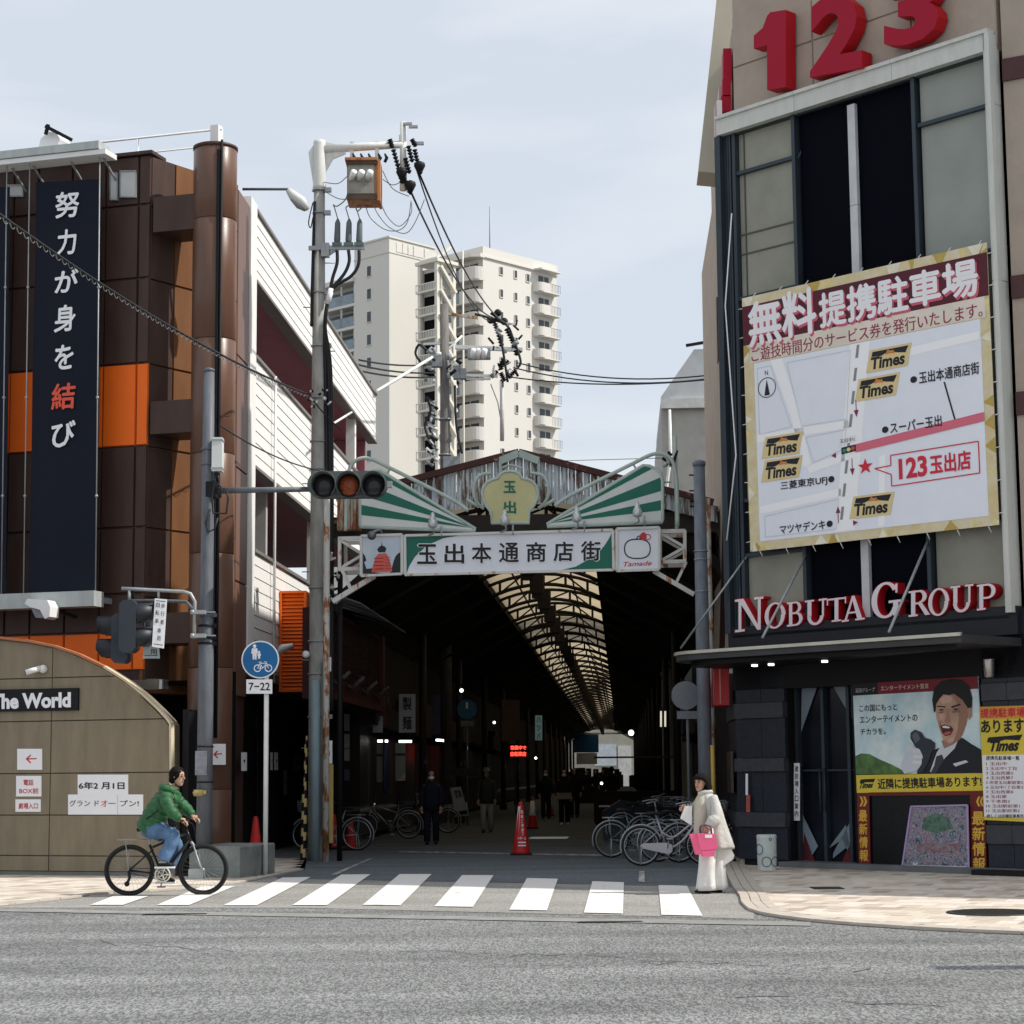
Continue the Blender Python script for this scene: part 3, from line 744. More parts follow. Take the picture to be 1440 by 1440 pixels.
m = MB(); m.poly(ST, [(40, 1066.5), (53.5, 1065.8), (53.5, 1067.6), (40, 1068.2)], .04); m.poly(ST, [(38, 1067.2), (44.5, 1061.2), (45.8, 1062.4), (41, 1067.2), (45.8, 1072.4), (44.5, 1073.6)], .041); t.p('arrow', m, REDINK)
t = paper(ST, FT, (24.5, 1091, 60, 1120), 'white paper with two lines of red writing, middle of three on the tan wall')
texts(t, 'lettering', REDINK, ST, [('電話', (35, 1096, 49, 1104.5)), ('BOX前', (29, 1108, 56, 1116))], d=.04, bold=.02)
t = paper(ST, FT, (23.5, 1124, 59, 1141.5), 'white paper with one line of red writing, lowest of three on the tan wall')
m = MB(); text(m, ST, '劇場入口', (28, 1129, 55, 1137.5), .04, bold=.02); t.p('lettering', m, REDINK)
t = paper(ST, FT, (111, 1089.3, 182, 1118), 'white sheets with a date in bold black characters on the tan wall')
m = MB(); text(m, ST, '6年2 月1日', (112.5, 1099.5, 177, 1110), .04, bold=.035); t.p('lettering', m, INK)
t = paper(ST, FT, (97.5, 1117.2, 203, 1145.5), 'wide white sheets of katakana behind the cyclist on the tan wall')
m = MB(); text(m, ST, 'グラン ド', (99.5, 1125, 141, 1134), .04, bold=.015); t.p('lettering', m, INK)
m = MB(); text(m, ST, 'ー プン!', (154, 1125, 197, 1134), .04, bold=.015); t.p('lettering', m, INK)
m = MB(); text(m, ST, 'オ', (144, 1125, 153, 1134.5), .04, bold=.015); t.p('lettering', m, REDINK)
m = MB(); m.brect(ST, 167, 1117.5, 167.6, 1145, .036, .041); t.p('joint', m, M('seam_grey', (.5, .5, .5), .7, var=0))
P = ST(62, 941); t = T('security_camera', 'small white bullet camera on the tan wall above the black sign', 'camera', FT, P)
m = MB(); m.lathe((P[0] + .02, P[1] - .06, P[2]), [(.001, -.07), (.05, -.05), (.075, 0), (.05, .05), (.001, .07)], 14); t.p('mount', m, WHITE)
m = MB(); m.cyl((P[0] - .2, P[1] - .22, P[2] - .06), (P[0] + .0, P[1] - .1, P[2] + .01), .045); t.p('body', m, WHITE)
m = MB(); m.cyl((P[0] - .21, P[1] - .226, P[2] - .063), (P[0] - .2, P[1] - .22, P[2] - .06), .035); t.p('lens', m, BLACK)

# papers by the column and on the dark side wall
SX = FW.V(34.45)
t = paper(SX, FW, (291.5, 1046, 317.5, 1075.5), 'white paper with a red left arrow taped to the brown column', d=0)
m = MB(); m.poly(SX, [(302, 1060), (312.5, 1059), (312.5, 1060.8), (302, 1061.6)], .008); m.poly(SX, [(300, 1060.8), (305.5, 1055.3), (306.8, 1056.5), (303, 1060.8), (306.8, 1065.5), (305.5, 1066.7)], .009); t.p('arrow', m, REDINK)
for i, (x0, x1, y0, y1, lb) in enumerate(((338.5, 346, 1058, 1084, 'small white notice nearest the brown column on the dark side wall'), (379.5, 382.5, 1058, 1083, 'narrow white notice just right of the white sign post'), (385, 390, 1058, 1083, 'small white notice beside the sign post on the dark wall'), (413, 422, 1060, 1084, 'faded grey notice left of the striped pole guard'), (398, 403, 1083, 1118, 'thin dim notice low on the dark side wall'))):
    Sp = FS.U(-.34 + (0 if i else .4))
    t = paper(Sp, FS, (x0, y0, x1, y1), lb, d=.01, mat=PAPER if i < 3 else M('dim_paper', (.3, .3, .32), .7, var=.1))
    m = MB(); m.poly(Sp, [(lerp(x0, x1, .3), lerp(y0, y1, .4)), (lerp(x0, x1, .7), lerp(y0, y1, .4)), (lerp(x0, x1, .5), lerp(y0, y1, .62))], .02); t.p('mark', m, INK)

# concrete footing and little block
P = gnd(266, 1236); FB = Frame(P.x, P.y, -14); SFB = FB.V(0)
h = SFB(330, 1190)[2]; wB = SFB(337, 1230)[0]
t = T('concrete_block', 'grey weathered concrete footing block around the signal pole', 'concrete block', FB, (wB / 2, .5, 0))
m = MB(); k = .02; m.ext([(0, 0, 0), (wB, 0, 0), (wB, 0, h - k), (wB - k, 0, h), (k, 0, h), (0, 0, h - k)], (0, 1.5, 0)); t.p('block', m, M('weathered_concrete', (.20, .22, .21), .85, var=.35, scale=2.5, bump=.3, bscale=14))
P = gnd(275, 1238.5); t = T('kerb_fragment', 'small pale concrete cube in front of the footing block behind the front wheel', 'concrete cube', FW, P)
m = MB(); m.box(P.x - .11, P.x + .11, P.y, P.y + .2, 0, .17); t.p('block', m, M('pale_concrete', (.42, .45, .44), .85, var=.15))

# ================================================================ POLES AND SIGNALS
# grey signal pole standing in the footing block
YP = 31.6
PB = at(284, 1188, YP); PT = at(294, 523, YP)
sp = T('signal_pole', 'grey signal pole in the concrete footing with a three-lamp signal arm', 'signal pole', FW, (PT.x, YP, 0))
X0 = PT.x
m = MB(); z = lambda y, x=290: at(x, y, YP).z
m.tube([(X0, YP, .3), (X0, YP, z(905)), (X0, YP, z(900)), (X0, YP, z(700)), (X0, YP, z(523))], [.125, .12, .105, .1, .085], 20)
m.lathe((X0, YP, z(523)), [(.09, 0), (.09, .04), (.05, .06), (.001, .065)], 16)
sp.p('pole', m, GREYP)
for y in (632, 653, 865, 880, 897, 905):
    m = MB(); m.ring((X0, YP, z(y)), .115 if y > 800 else .1, .02, 24, 6, axis='z'); m.box(X0 + .08, X0 + .16, YP - .05, YP + .05, z(y) - .03, z(y) + .03); sp.p('clamp', m, GREYP if y < 880 else BLACK)
m = MB(); a, b = at(299, 616, YP - .12), at(313, 663, YP - .12); m.box(a.x, b.x, YP - .2, YP, b.z, a.z); bx = sp.p('control_box', m, M('box_white', (.62, .64, .63), .5, var=.1))
m = MB(); 
for t_ in (.08, .92): m.box(a.x - .01, b.x + .01, YP - .21, YP - .01, lerp(b.z, a.z, t_) - .015, lerp(b.z, a.z, t_) + .015)
sp.p('box_band', m, STEEL, parent=bx)
m = MB()
for pts in ([(305, 664), (308, 676), (304, 690)], [(303, 664), (302, 680), (298, 700), (300, 722), (318, 722), (321, 700), (318, 690)], [(296, 716), (289, 735), (293, 748), (302, 744), (306, 728)], [(300, 676), (311, 684), (310, 700)]):
    m.tube([at(x, y, YP - .14) for x, y in pts], .017, 6)
sp.p('cable', m, CABLE, kind='stuff')
m = MB(); m.box(X0 - .02, X0 + .14, YP - .1, YP + .1, z(700), z(678)); sp.p('arm_clamp', m, BLACK)
arm0, arm1 = at(300, 690, YP), at(440, 688, YP)
m = MB(); m.tube([arm0, arm1], [.05, .04], 12); sp.p('arm', m, GREYP)
# three-lamp head
m = MB(); hd = at(489, 682, YP)
def stadium(cx, cz, hw, hh, n=10):
    o = []
    for k in range(n + 1): t = -math.pi / 2 + math.pi * k / n; o.append((cx + hw + hh * math.cos(t), cz + hh * math.sin(t)))
    for k in range(n + 1): t = math.pi / 2 + math.pi * k / n; o.append((cx - hw + hh * math.cos(t), cz + hh * math.sin(t)))
    return o
HS = M('signal_shell', (.10, .115, .115), .5, var=.15, scale=5)
m.ext([(x, YP - .1, zz_) for x, zz_ in stadium(hd.x, hd.z, .42, .21)], (0, .2, 0), 0); head = sp.p('signal_head', m, HS)
m = MB(); m.box(hd.x + .6, hd.x + .7, YP - .05, YP + .05, hd.z - .05, hd.z + .05); sp.p('end_bracket', m, STEEL, parent=head)
for i, xp in enumerate((456, 491, 526)):
    c = at(xp, 683, YP - .1)
    m = MB(); N = 28; V = []; r0 = .195
    for j, (yy, rr) in enumerate(((YP - .1, r0), (YP - .38, r0 * 1.03), (YP - .38, r0 * .97), (YP - .12, r0 * .94))):
        for k in range(N + 1):
            t = R(-52 + 284 * k / N); cut = 0 if j in (0, 3) else .10 * max(0, -math.sin(t)) * 1.6
            V.append((c.x + rr * math.cos(t), yy + cut, c.z + rr * math.sin(t)))
    F = []
    for j in range(3):
        for k in range(N): F.append((j * (N + 1) + k, j * (N + 1) + k + 1, (j + 1) * (N + 1) + k + 1, (j + 1) * (N + 1) + k))
    m.add(V, F, 0, True); sp.p('visor', m, HS, parent=head)
    m = MB(); m.ball((c.x, YP - .12, c.z - .0), .155, .05, .155, 20, 10)
    sp.p('lens', m, (M('lens_dark', (.03, .03, .035), .12, var=.3, scale=20), M('lens_amber', (.26, .055, .018), .22, var=.5, scale=26), M('lens_dark', (.03,) * 3))[i], parent=head)
    m = MB(); m.disc((c.x, 0, c.z), .19, YP - .108, YP - .102); sp.p('lens_ring', m, BLACK, parent=head)
# bracket arm with side-facing lamps
m = MB(); yb = YP - .25
m.tube([at(171, 827.5, yb), at(200, 829, yb), at(258, 832, yb), at(268, 835, yb), at(274, 846, yb), at(273, 895, yb)], .028, 8); sp.p('bracket_tube', m, STEEL)
m = MB(); m.tube([at(180, 845, yb + .2), at(225, 845, yb + .2), at(262, 846, yb + .2), at(270, 856, yb + .1)], .028, 8); sp.p('bracket_tube', m, GREYP)
m = MB()
for y in (862, 895):
    p = at(276, y, YP - .1); m.box(p.x - .06, p.x + .16, YP - .3, YP, p.z - .03, p.z + .03); m.ball((p.x - .03, YP - .28, p.z), .04, n=8, k=6); m.box(p.x + .15, p.x + .3, YP - .14, YP - .1, p.z, p.z + .02)
sp.p('bracket_joint', m, STEEL, kind='stuff')
def sidelamp(xc, y0, y1, sgn, lab):
    a = at(xc, y0, yb + .05); b = at(xc, y1, yb + .05); hw = .13
    m = MB(); zt, zb = a.z, b.z; k = .06
    m.ext([(a.x - hw, yb - .16, zb + k), (a.x - hw + k, yb - .16, zb), (a.x + hw - k, yb - .16, zb), (a.x + hw, yb - .16, zb + k), (a.x + hw, yb - .16, zt - k), (a.x + hw - k, yb - .16, zt), (a.x - hw + k, yb - .16, zt), (a.x - hw, yb - .16, zt - k)], (0, .38, 0))
    hh = sp.p('lamp_housing', m, M('lamp_housing_grey', (.035, .042, .055), .5, var=.15))
    for kk in (.27, .73):
        zc = lerp(zt, zb, kk); m = MB(); N = 20; V = []; r0 = .18
        for j, (xx, rr) in enumerate(((a.x + sgn * hw, r0), (a.x + sgn * (hw + .24), r0 * 1.02), (a.x + sgn * (hw + .24), r0 * .95), (a.x + sgn * hw, r0 * .93))):
            for q in range(N + 1):
                t = R(-40 + 260 * q / N); cut = .14 * max(0, -math.sin(t)) if j in (1, 2) else 0
                V.append((xx - sgn * cut, yb + .03 + rr * math.cos(t), zc + rr * math.sin(t)))
        F = [(j * (N + 1) + q, j * (N + 1) + q + 1, (j + 1) * (N + 1) + q + 1, (j + 1) * (N + 1) + q) for j in range(3) for q in range(N)]
        m.add(V, F, 0, True); sp.p('visor', m, M('visor_black', (.02, .022, .028), .45), parent=hh)
        m = MB(); m.ball((a.x + sgn * hw, yb + .03, zc), .03, .15, .15, 14, 8); sp.p('lens', m, M('lens_dark', (.03,) * 3), parent=hh)
sidelamp(183, 845, 918, 1, ''); 
YSAVE = yb; yb = yb + .45; sidelamp(172, 864, 933, -1, ''); yb = YSAVE
def nameplate(q, yy, mat, cols, lab):
    S_ = FW.V(yy); m = MB(); m.slab(S_, q, 0, .02); pl = sp.p('name_plate', m, mat, label=lab)
    TL, TR, BR, BL_ = q
    P_ = lambda a, b: (TL[0] * (1 - a) * (1 - b) + TR[0] * a * (1 - b) + BR[0] * a * b + BL_[0] * (1 - a) * b, TL[1] * (1 - a) * (1 - b) + TR[1] * a * (1 - b) + BR[1] * a * b + BL_[1] * (1 - a) * b)
    for ch, a, b, w, h in cols: m = MB(); text(m, S_, ch, [P_(a, b), P_(a + w, b), P_(a + w, b + h), P_(a, b + h)], .024, bold=.012); sp.p('character', m, INK, parent=pl)
    m = MB()
    for b in (.04, .93): m.poly(S_, [P_(.1, b), P_(.9, b), P_(.9, b + .015), P_(.1, b + .015)], .023)
    sp.p('border_line', m, INK, parent=pl)
nameplate([(218, 841.5), (235, 843), (230.5, 912), (214, 909.5)], yb - .1, PAPER, [('歩', .56, .09, .32, .1), ('行', .56, .25, .32, .1), ('者', .56, .42, .32, .1), ('自', .12, .08, .32, .1), ('転', .12, .24, .32, .1), ('車', .12, .41, .32, .1), ('専', .38, .6, .3, .1), ('用', .38, .76, .3, .1)], 'white plate')
nameplate([(204, 859), (221, 861), (225, 926), (201, 926)], yb + .3, M('plate_green', (.38, .45, .46), .5, var=.08), [('自', .1, .06, .4, .13), ('転', .1, .24, .4, .13), ('専', .45, .62, .4, .12), ('用', .45, .8, .4, .12)], 'pale green plate')
m = MB()
m.tube([at(182, 830, yb), at(182, 846, yb)], .025); m.tube([at(223, 830, yb), at(223, 844, yb)], .02); m.tube([at(214, 846, yb + .3), at(214, 860, yb + .3)], .018); sp.p('hanger', m, STEEL, kind='stuff')
m = MB(); p = at(279, 1115, YP - .13); m.lathe((p.x, p.y, p.z), [(.07, -.05), (.09, 0), (.07, .05)], 12); m.box(p.x + .02, p.x + .12, p.y - .02, p.y + .02, p.z - .02, p.z + .04); m.ball((p.x - .02, p.y - .08, p.z), .035, n=8, k=6)
sp.p('fitting', m, M('brass_paint', (.42, .33, .12), .5, var=.2), label='small mustard-coloured fitting low on the pole')
for y in (1050, 1100):
    m = MB(); m.ring((X0, YP, at(284, y, YP).z), .128, .012, 24, 6, axis='z'); sp.p('strap', m, BLACK)
m = MB(); p0 = at(272, 1072, YP); p1 = at(272, 1052, YP); m.box(X0 - .13, X0 + .05, YP - .14, YP - .12, at(284, 1090, YP).z, at(284, 1056, YP).z); sp.p('poster_patch', m, M('patch_grey', (.22, .23, .26), .6, var=.3, scale=14))

# round blue path sign
Ps = gnd(373, 1232); YS = Ps.y
rs = T('cycle_path_sign', 'round blue sign of walkers over a bicycle, on a thin white post', 'road sign', FW, (Ps.x, YS, 0))
m = MB(); m.tube([(Ps.x, YS, 0), (Ps.x, YS, at(372, 905, YS).z)], .038, 12); rs.p('post', m, WHITE)
SR = FW.V(YS - .05); BLUE = M('sign_blue', (.012, .13, .33), .4, var=.08)
def roundsign(t_, S_, cx, cy, r, rot=0):
    C = S_(cx, cy); y0 = C[1]
    m = MB(); m.disc((C[0], 0, C[2]), r, y0 - .0, y0 + .02, 40); t_.p('disc_rim', m, PAPER)
    m = MB(); m.disc((C[0], 0, C[2]), r * .93, y0 - .004, y0 - .001, 40); t_.p('disc', m, BLUE)
    Q = rsurf(C[0] - r, C[2] - r, C[0] + r, C[2] + r, y0)
    m = MB(); d = .008
    def el(cx, cy, rx, ry, n=12): m.poly(Q, [(cx + rx * math.cos(2 * math.pi * k / n), cy + ry * math.sin(2 * math.pi * k / n)) for k in range(n)], d)
    el(.35, .145, .045, .05); m.poly(Q, [(.28, .2), (.42, .2), (.44, .34), (.41, .34), (.40, .5), (.36, .5), (.35, .38), (.34, .5), (.30, .5), (.295, .34), (.26, .34)], d)
    el(.47, .3, .03, .032); m.poly(Q, [(.435, .335), (.51, .335), (.52, .4), (.5, .4), (.495, .48), (.475, .48), (.47, .42), (.465, .48), (.445, .48), (.44, .4), (.425, .4)], d)
    t_.p('walker_symbol', m, PAPER)
    m = MB()
    for cx_ in (.43, .72):
        n = 20; o = [(cx_ + .1 * math.cos(2 * math.pi * k / n), .73 + .1 * math.sin(2 * math.pi * k / n)) for k in range(n)]; i_ = [(cx_ + .075 * math.cos(2 * math.pi * k / n), .73 + .075 * math.sin(2 * math.pi * k / n)) for k in range(n)]
        for k in range(n): m.poly(Q, [o[k], o[(k + 1) % n], i_[(k + 1) % n], i_[k]], d)
    def ln(x0, y0, x1, y1, w=.018):
        dx, dy = x1 - x0, y1 - y0; L = math.hypot(dx, dy); nx, ny = -dy / L * w / 2, dx / L * w / 2
        m.poly(Q, [(x0 + nx, y0 + ny), (x1 + nx, y1 + ny), (x1 - nx, y1 - ny), (x0 - nx, y0 - ny)], d + .0006)
    for q in ((.43, .73, .5, .6), (.5, .6, .67, .6), (.5, .6, .57, .73), (.57, .73, .67, .6), (.43, .73, .57, .73), (.72, .73, .66, .56), (.66, .56, .6, .56), (.46, .57, .54, .57), (.5, .6, .49, .57)): ln(*q)
    t_.p('bicycle_symbol', m, PAPER)
roundsign(rs, SR, 366, 927.5, .298)
SP2 = FW.V(YS - .06)
m = MB(); m.brect(SP2, 346.5, 955.5, 383, 975.5, 0, .015); rs.p('hours_plate', m, PAPER)
m = MB(); text(m, SP2, '7−22', (350, 960, 380, 971), .018, bold=.02); rs.p('lettering', m, INK)

# small lamp in front of the orange box
P = at(404, 911, 40.5); t = T('wall_lamp', 'pale flat lamp sticking out by the orange louvre box', 'lamp', FW, P)
m = MB(); m.tube([at(391, 918, 40.5), at(397, 912, 40.5), at(412, 908, 40.5)], [.05, .09, .05], 10, ry=[.1, .14, .1]); t.p('lamp_head', m, M('lamp_white', (.8,) * 3))
m = MB(); m.tube([at(380, 920, 40.6), at(396, 914, 40.6)], .03); t.p('arm', m, WHITE)

# ---------------------------------------------------------------- tall utility pole with cantilever beam
YU = 37.2
U0 = gnd(441, 1211); YU = U0.y
ux = at(449, 300, YU).x; zu = lambda y: at(449, y, YU).z
up = T('utility_pole', 'tall grey utility pole with a white cantilever top carrying a rusty transformer', 'utility pole', FW, (ux, YU, 0))
m = MB(); m.tube([(ux, YU, 0), (ux, YU, zu(1000)), (ux, YU, zu(600)), (ux, YU, zu(262))], [.175, .165, .135, .105], 20); up.p('pole', m, CONC)
UW = M('upper_white_paint', (.66, .67, .64), .5, var=.12, scale=3, streak=1)
m = MB(); m.tube([(ux, YU, zu(266)), (ux, YU, zu(262)), (ux, YU, zu(202)), (ux, YU, zu(198))], [.125, .125, .12, .11], 20)
m.ext([(ux - .12, YU - .02, zu(205)), (ux - .21, YU - .02, zu(214)), (ux - .19, YU - .02, zu(226)), (ux - .12, YU - .02, zu(258))], (0, .04, 0))
m.ext([(ux + .1, YU - .02, zu(200)), (ux + .5, YU - .02, zu(207)), (ux + .5, YU - .02, zu(217)), (ux + .26, YU - .02, zu(224)), (ux + .1, YU - .02, zu(245))], (0, .04, 0))
up.p('pole_head', m, UW)
m = MB(); e0, e1 = at(452, 210, YU), at(567, 203, YU); m.tube([e0, e1], [.085, .07], 14); up.p('beam', m, UW)
m = MB(); px_ = e1.x; m.tube([(px_, YU, at(567, 268, YU).z), (px_, YU, at(567, 172, YU).z)], [.07, .06], 12); m.box(px_ - .08, px_ + .04, YU - .02, YU + .02, at(565, 198, YU).z, at(565, 190, YU).z); up.p('end_post', m, UW)
def insul(mb, p, q, r=.05, n=5, m=0):
    P, Q = Vector(p), Vector(q)
    for k in range(n):
        c = P.lerp(Q, (k + .5) / n); d = (Q - P).normalized() * ((Q - P).length / n * .3)
        mb.cyl(c - d, c + d, r, r * .55, 10, m)
    mb.cyl(P, Q, r * .4, n=8, m=m)
# steps
for i, y in enumerate(range(370, 1150, 62)):
    m = MB(); s_ = -1 if i % 2 else 1; m.cyl((ux, YU, zu(y)), (ux + s_ * .3, YU, zu(y)), .011, n=6); up.p('step_bolt', m, STEEL)
# transformer
tx = at(512, 253, YU)
TRO = rusty('transformer_rust', (.46, .20, .08), (.15, .05, .02), .38, .5, 4, .4)
fr = T('transformer', 'rusty orange-brown transformer box with three white bushings hanging under the cantilever beam', 'transformer', FW, (tx.x, YU - .2, tx.z))
A0, A1 = at(488, 228, YU - .3), at(531, 281, YU - .3)
m = MB(); m.box(A0.x, A1.x, YU - .3, YU + .25, A1.z, A0.z); m.box(A1.x, A1.x + .05, YU - .34, YU + .28, A1.z - .02, A0.z + .04); m.box(A0.x - .03, A1.x, YU - .45, YU + .28, A0.z, A0.z + .05); fr.p('case', m, TRO)
m = MB(); m.box(A0.x + .02, A1.x - .06, YU - .33, YU - .301, A1.z + .12, A0.z - .04); fr.p('front_plate', m, M('transformer_grey', (.30, .29, .25), .6, var=.25, scale=6))
m = MB(); m.box(A0.x + .0, A1.x - .02, YU - .331, YU - .301, A1.z, A1.z + .11); m.box(A0.x + .0, A1.x - .02, YU - .40, YU - .3, A0.z - .06, A0.z); fr.p('base_plate', m, M('dark_rust', (.10, .07, .05), .7, var=.3))
for xp in (494, 505, 517):
    m = MB(); p = at(xp, 252, YU - .34); q = at(xp + 4, 241, YU - .5); m.cyl(p, q, .055, .06); fr.p('bushing', m, M('porcelain', (.86, .86, .86), .2, var=.03))
m = MB()
for xp in (496, 507, 518, 532, 541): m.tube([at(xp, 228, YU - .1), at(xp + 3, 222, YU - .1), at(xp, 216, YU - .1)], [.03, .035, .015], 8)
fr.p('top_terminals', m, BLACK, kind='stuff')
m = MB(); 
for xp in (495, 530): m.bar(at(xp, 226, YU), at(xp, 200, YU), .09, .07)
up.p('hanger', m, UW, kind='stuff')
# cut-outs on a side arm
ca = T('cable_head_arm', 'short steel cross arm on the utility pole with three grey cable terminations', 'cross arm', FW, at(475, 348, YU))
m = MB(); m.bar(at(434, 349, YU - .16), at(513, 348, YU - .16), .06, .08); ca.p('cross_arm', m, STEEL)
m = MB(); m.bar(at(456, 362, YU - .12), at(474, 350, YU - .16), .05); m.box(at(453, 350, YU).x, at(464, 350, YU).x, YU - .2, YU - .05, zu(364), zu(345)); ca.p('brace', m, STEEL)
for xb, xt in ((474, 475), (490, 491), (505, 506)):
    m = MB(); p, q = at(xb, 343, YU - .16), at(xt, 308, YU - .16); m.tube([p, p.lerp(q, .15), p.lerp(q, .85), q], [.05, .062, .052, .02], 12); m.box(p.x - .09, p.x + .09, YU - .22, YU - .1, p.z - .05, p.z + .02)
    ca.p('termination', m, M('termination_grey', (.12, .15, .155), .5, var=.1))
def wire(name, pts, r, label, grp=None, mat=None, sag=0., n=14):
    P = [Vector(p) for p in pts]
    if len(P) == 2 and sag:
        P = [P[0].lerp(P[1], k / n) - Vector((0, 0, sag * 4 * (k / n) * (1 - k / n))) for k in range(n + 1)]
    o = P[0]; m = MB(); m.tube(P, r, 6); return single(name, m, mat or CABLE, label, 'cable', grp, o=tuple(o))
yy = YU - .18
def smooth(pts, n=6):
    P = [Vector(p) for p in pts]; o = []
    for i in range(len(P) - 1):
        p0, p1, p2, p3 = P[max(i - 1, 0)], P[i], P[i + 1], P[min(i + 2, len(P) - 1)]
        for k in range(n):
            t = k / n; o.append(.5 * ((2 * p1) + (p2 - p0) * t + (2 * p0 - 5 * p1 + 4 * p2 - p3) * t * t + (3 * p1 - p0 - 3 * p2 + p3) * t ** 3))
    o.append(P[-1]); return o
pc = T('pole_cables', 'thick black power cables gathering from the terminations and running down the utility pole', 'cables', FW, (ux + .2, yy, 0))
for pts in ([(474, 352), (474, 370), (468, 390), (465, 405)], [(490, 352), (491, 368), (484, 385), (468, 404), (465, 410)], [(505, 352), (504, 372), (494, 388), (472, 402), (466, 412)]):
    m = MB(); m.tube(smooth([at(x, y, yy) for x, y in pts]), .032, 8); pc.p('cable', m, CABLE)
m = MB(); m.tube([at(466, 406, yy), at(460, 428, yy)], .055, 8); pc.p('white_sleeve', m, PAPER)
for dx in (0, .06, .1):
    m = MB(); m.tube(smooth([at(460, 428, yy) + Vector((0, .03 * dx, 0)), at(457, 460, yy), (ux + .13 + dx, yy + .1, zu(520)), (ux + .16 + dx, yy + .1, zu(650)), (ux + .17 + dx, yy + .1, zu(800)), (ux + .18 + dx, yy + .1, zu(1000))]), .035, 8); pc.p('cable', m, CABLE)
m = MB(); m.tube(smooth([(ux - .08, yy + .1, zu(285)), (ux - .12, yy + .1, zu(400)), (ux - .13, yy + .1, zu(460))]), .03, 8); m.tube(smooth([at(440, 285, yy), at(434, 312, yy), at(437, 320, yy), at(440, 306, yy)]), .012, 6); pc.p('cable', m, CABLE, kind='stuff')
for y, rr in ((268, .13), (300, .12), (352, .125), (412, .13), (487, .14), (560, .15), (621, .15), (660, .155), (827, .165), (902, .17), (948, .17), (1008, .18), (1060, .18)):
    m = MB(); m.ring((ux, YU, zu(y)), rr, .018, 22, 6, axis='z'); m.box(ux + rr - .02, ux + rr + .1, YU - .08, YU + .02, zu(y) - .04, zu(y) + .04); up.p('strap', m, STEEL)
m = MB(); m.tube([(ux - .02, yy, 0), (ux - .02, yy, zu(957))], .085, 14); up.p('conduit', m, M('conduit_blue', (.27, .36, .40), .5, var=.15, streak=1))
m = MB(); m.tube([(ux + .16, yy - .05, .5), (ux + .16, yy - .05, zu(930))], .045, 12); up.p('conduit', m, STEEL)
m = MB(); m.box(ux + .2, ux + .32, yy - .1, yy - .08, zu(1185), zu(1075)); up.p('post_guard', m, M('mustard', (.45, .33, .12), .6, var=.15))
m = MB(); m.box(ux + .17, ux + .3, yy - .11, yy - .08, zu(1074), zu(1042)); up.p('number_plate', m, PAPER)
m = MB(); Sx = FW.V(yy - .12); text(m, Sx, 'O', (457, 1053, 464, 1066), 0, bold=.02); up.p('lettering', m, INK)
m = MB(); m.ball((ux - .2, yy, zu(921)), .07, n=12, k=8); up.p('small_lamp', m, PAPER)
m = MB(); m.box(ux + .2, ux + .27, yy - .05, yy, zu(945), zu(925)); up.p('tag', m, PAPER)
# striped guy guard
yg = YU - .1; gs = T('striped_guard', 'slim pole guard of black and yellow stripes at the foot of the utility pole', 'pole guard', FW, (at(426, 1212, yg).x, yg, 0))
za, zb = at(426, 1035, yg).z, 0.; n = 30; m = MB(); xg = at(426, 1212, yg).x
YEL = M('guard_yellow', (.58, .46, .20), .55, var=.15)
V = []; NS = 12
for i in range(n + 1):
    zz_ = lerp(zb, za, i / n); r_ = .052 if i < 17 else .028
    for k in range(NS): V.append((xg - .0 + (i / n) * .05 + r_ * math.cos(2 * math.pi * k / NS), yg + r_ * math.sin(2 * math.pi * k / NS), zz_))
for i in range(n):
    for k in range(NS): m.add([V[i * NS + k], V[i * NS + (k + 1) % NS], V[(i + 1) * NS + (k + 1) % NS], V[(i + 1) * NS + k]], [(0, 1, 2, 3)], 1 if ((i + k * 4 / NS) % 4) < 2 else 0, True)
gs.p('sleeve', m, [BLACK, YEL], weld=True)
# service drops to transformer and loops
for i, pts in enumerate(([(491, 262), (486, 280), (474, 290), (469, 288), (471, 294), (475, 308)], [(501, 262), (497, 285), (487, 291), (488, 298), (491, 308)], [(514, 262), (512, 285), (503, 297), (500, 290), (504, 302), (506, 310)])):
    m = MB(); m.tube(smooth([at(x, y, yy) for x, y in pts]), .012, 6); pc.p('lead', m, M('lead_grey', (.2, .2, .21), .5, var=0))
ye = YU - .1
lp = T('loop_wires', 'thin wires looping from the transformer to the end of the beam', 'wires', FW, at(560, 320, ye))
for pts in ([(513, 283), (520, 305), (540, 322), (560, 324), (573, 312), (578, 283)], [(523, 283), (532, 302), (548, 320), (570, 328), (584, 312), (597, 280)], [(534, 282), (545, 305), (562, 318), (578, 300), (578, 282)], [(455, 256), (475, 258), (488, 248)], [(455, 268), (475, 279), (490, 280)], [(538, 252), (552, 260), (565, 255)], [(538, 240), (552, 265), (575, 276)]):
    m = MB(); m.tube(smooth([at(x, y, ye) for x, y in pts]), .009, 5); lp.p('wire', m, M('lead_grey', (.2,) * 3))
# dark strain insulators on the beam end
es = T('beam_insulators', 'dark strain insulators and clamps at the end of the white beam', 'insulators', FW, at(575, 215, ye))
for a, b in (((548, 196), (552, 208)), ((553, 210), (560, 235)), ((560, 235), (566, 258)), ((568, 250), (577, 272)), ((574, 205), (580, 228)), ((583, 210), (588, 232)), ((586, 228), (592, 245)), ((579, 196), (585, 206)), ((570, 222), (576, 244))):
    m = MB(); insul(m, at(*a, ye), at(*b, ye), .055, 5); es.p('insulator', m, BLACK)
for x, y in ((565, 247), (577, 265), (590, 238)):
    m = MB(); p = at(x, y, ye); m.lathe((p.x, p.y, p.z), [(.02, .16), (.1, .12), (.11, .06), (.02, -.12)], 10); es.p('clamp', m, BLACK)
m = MB()
for x, y in ((572, 174), (580, 178)): p = at(x, y, ye); m.box(p.x - .07, p.x + .1, p.y, p.y + .06, p.z - .02, p.z + .03)
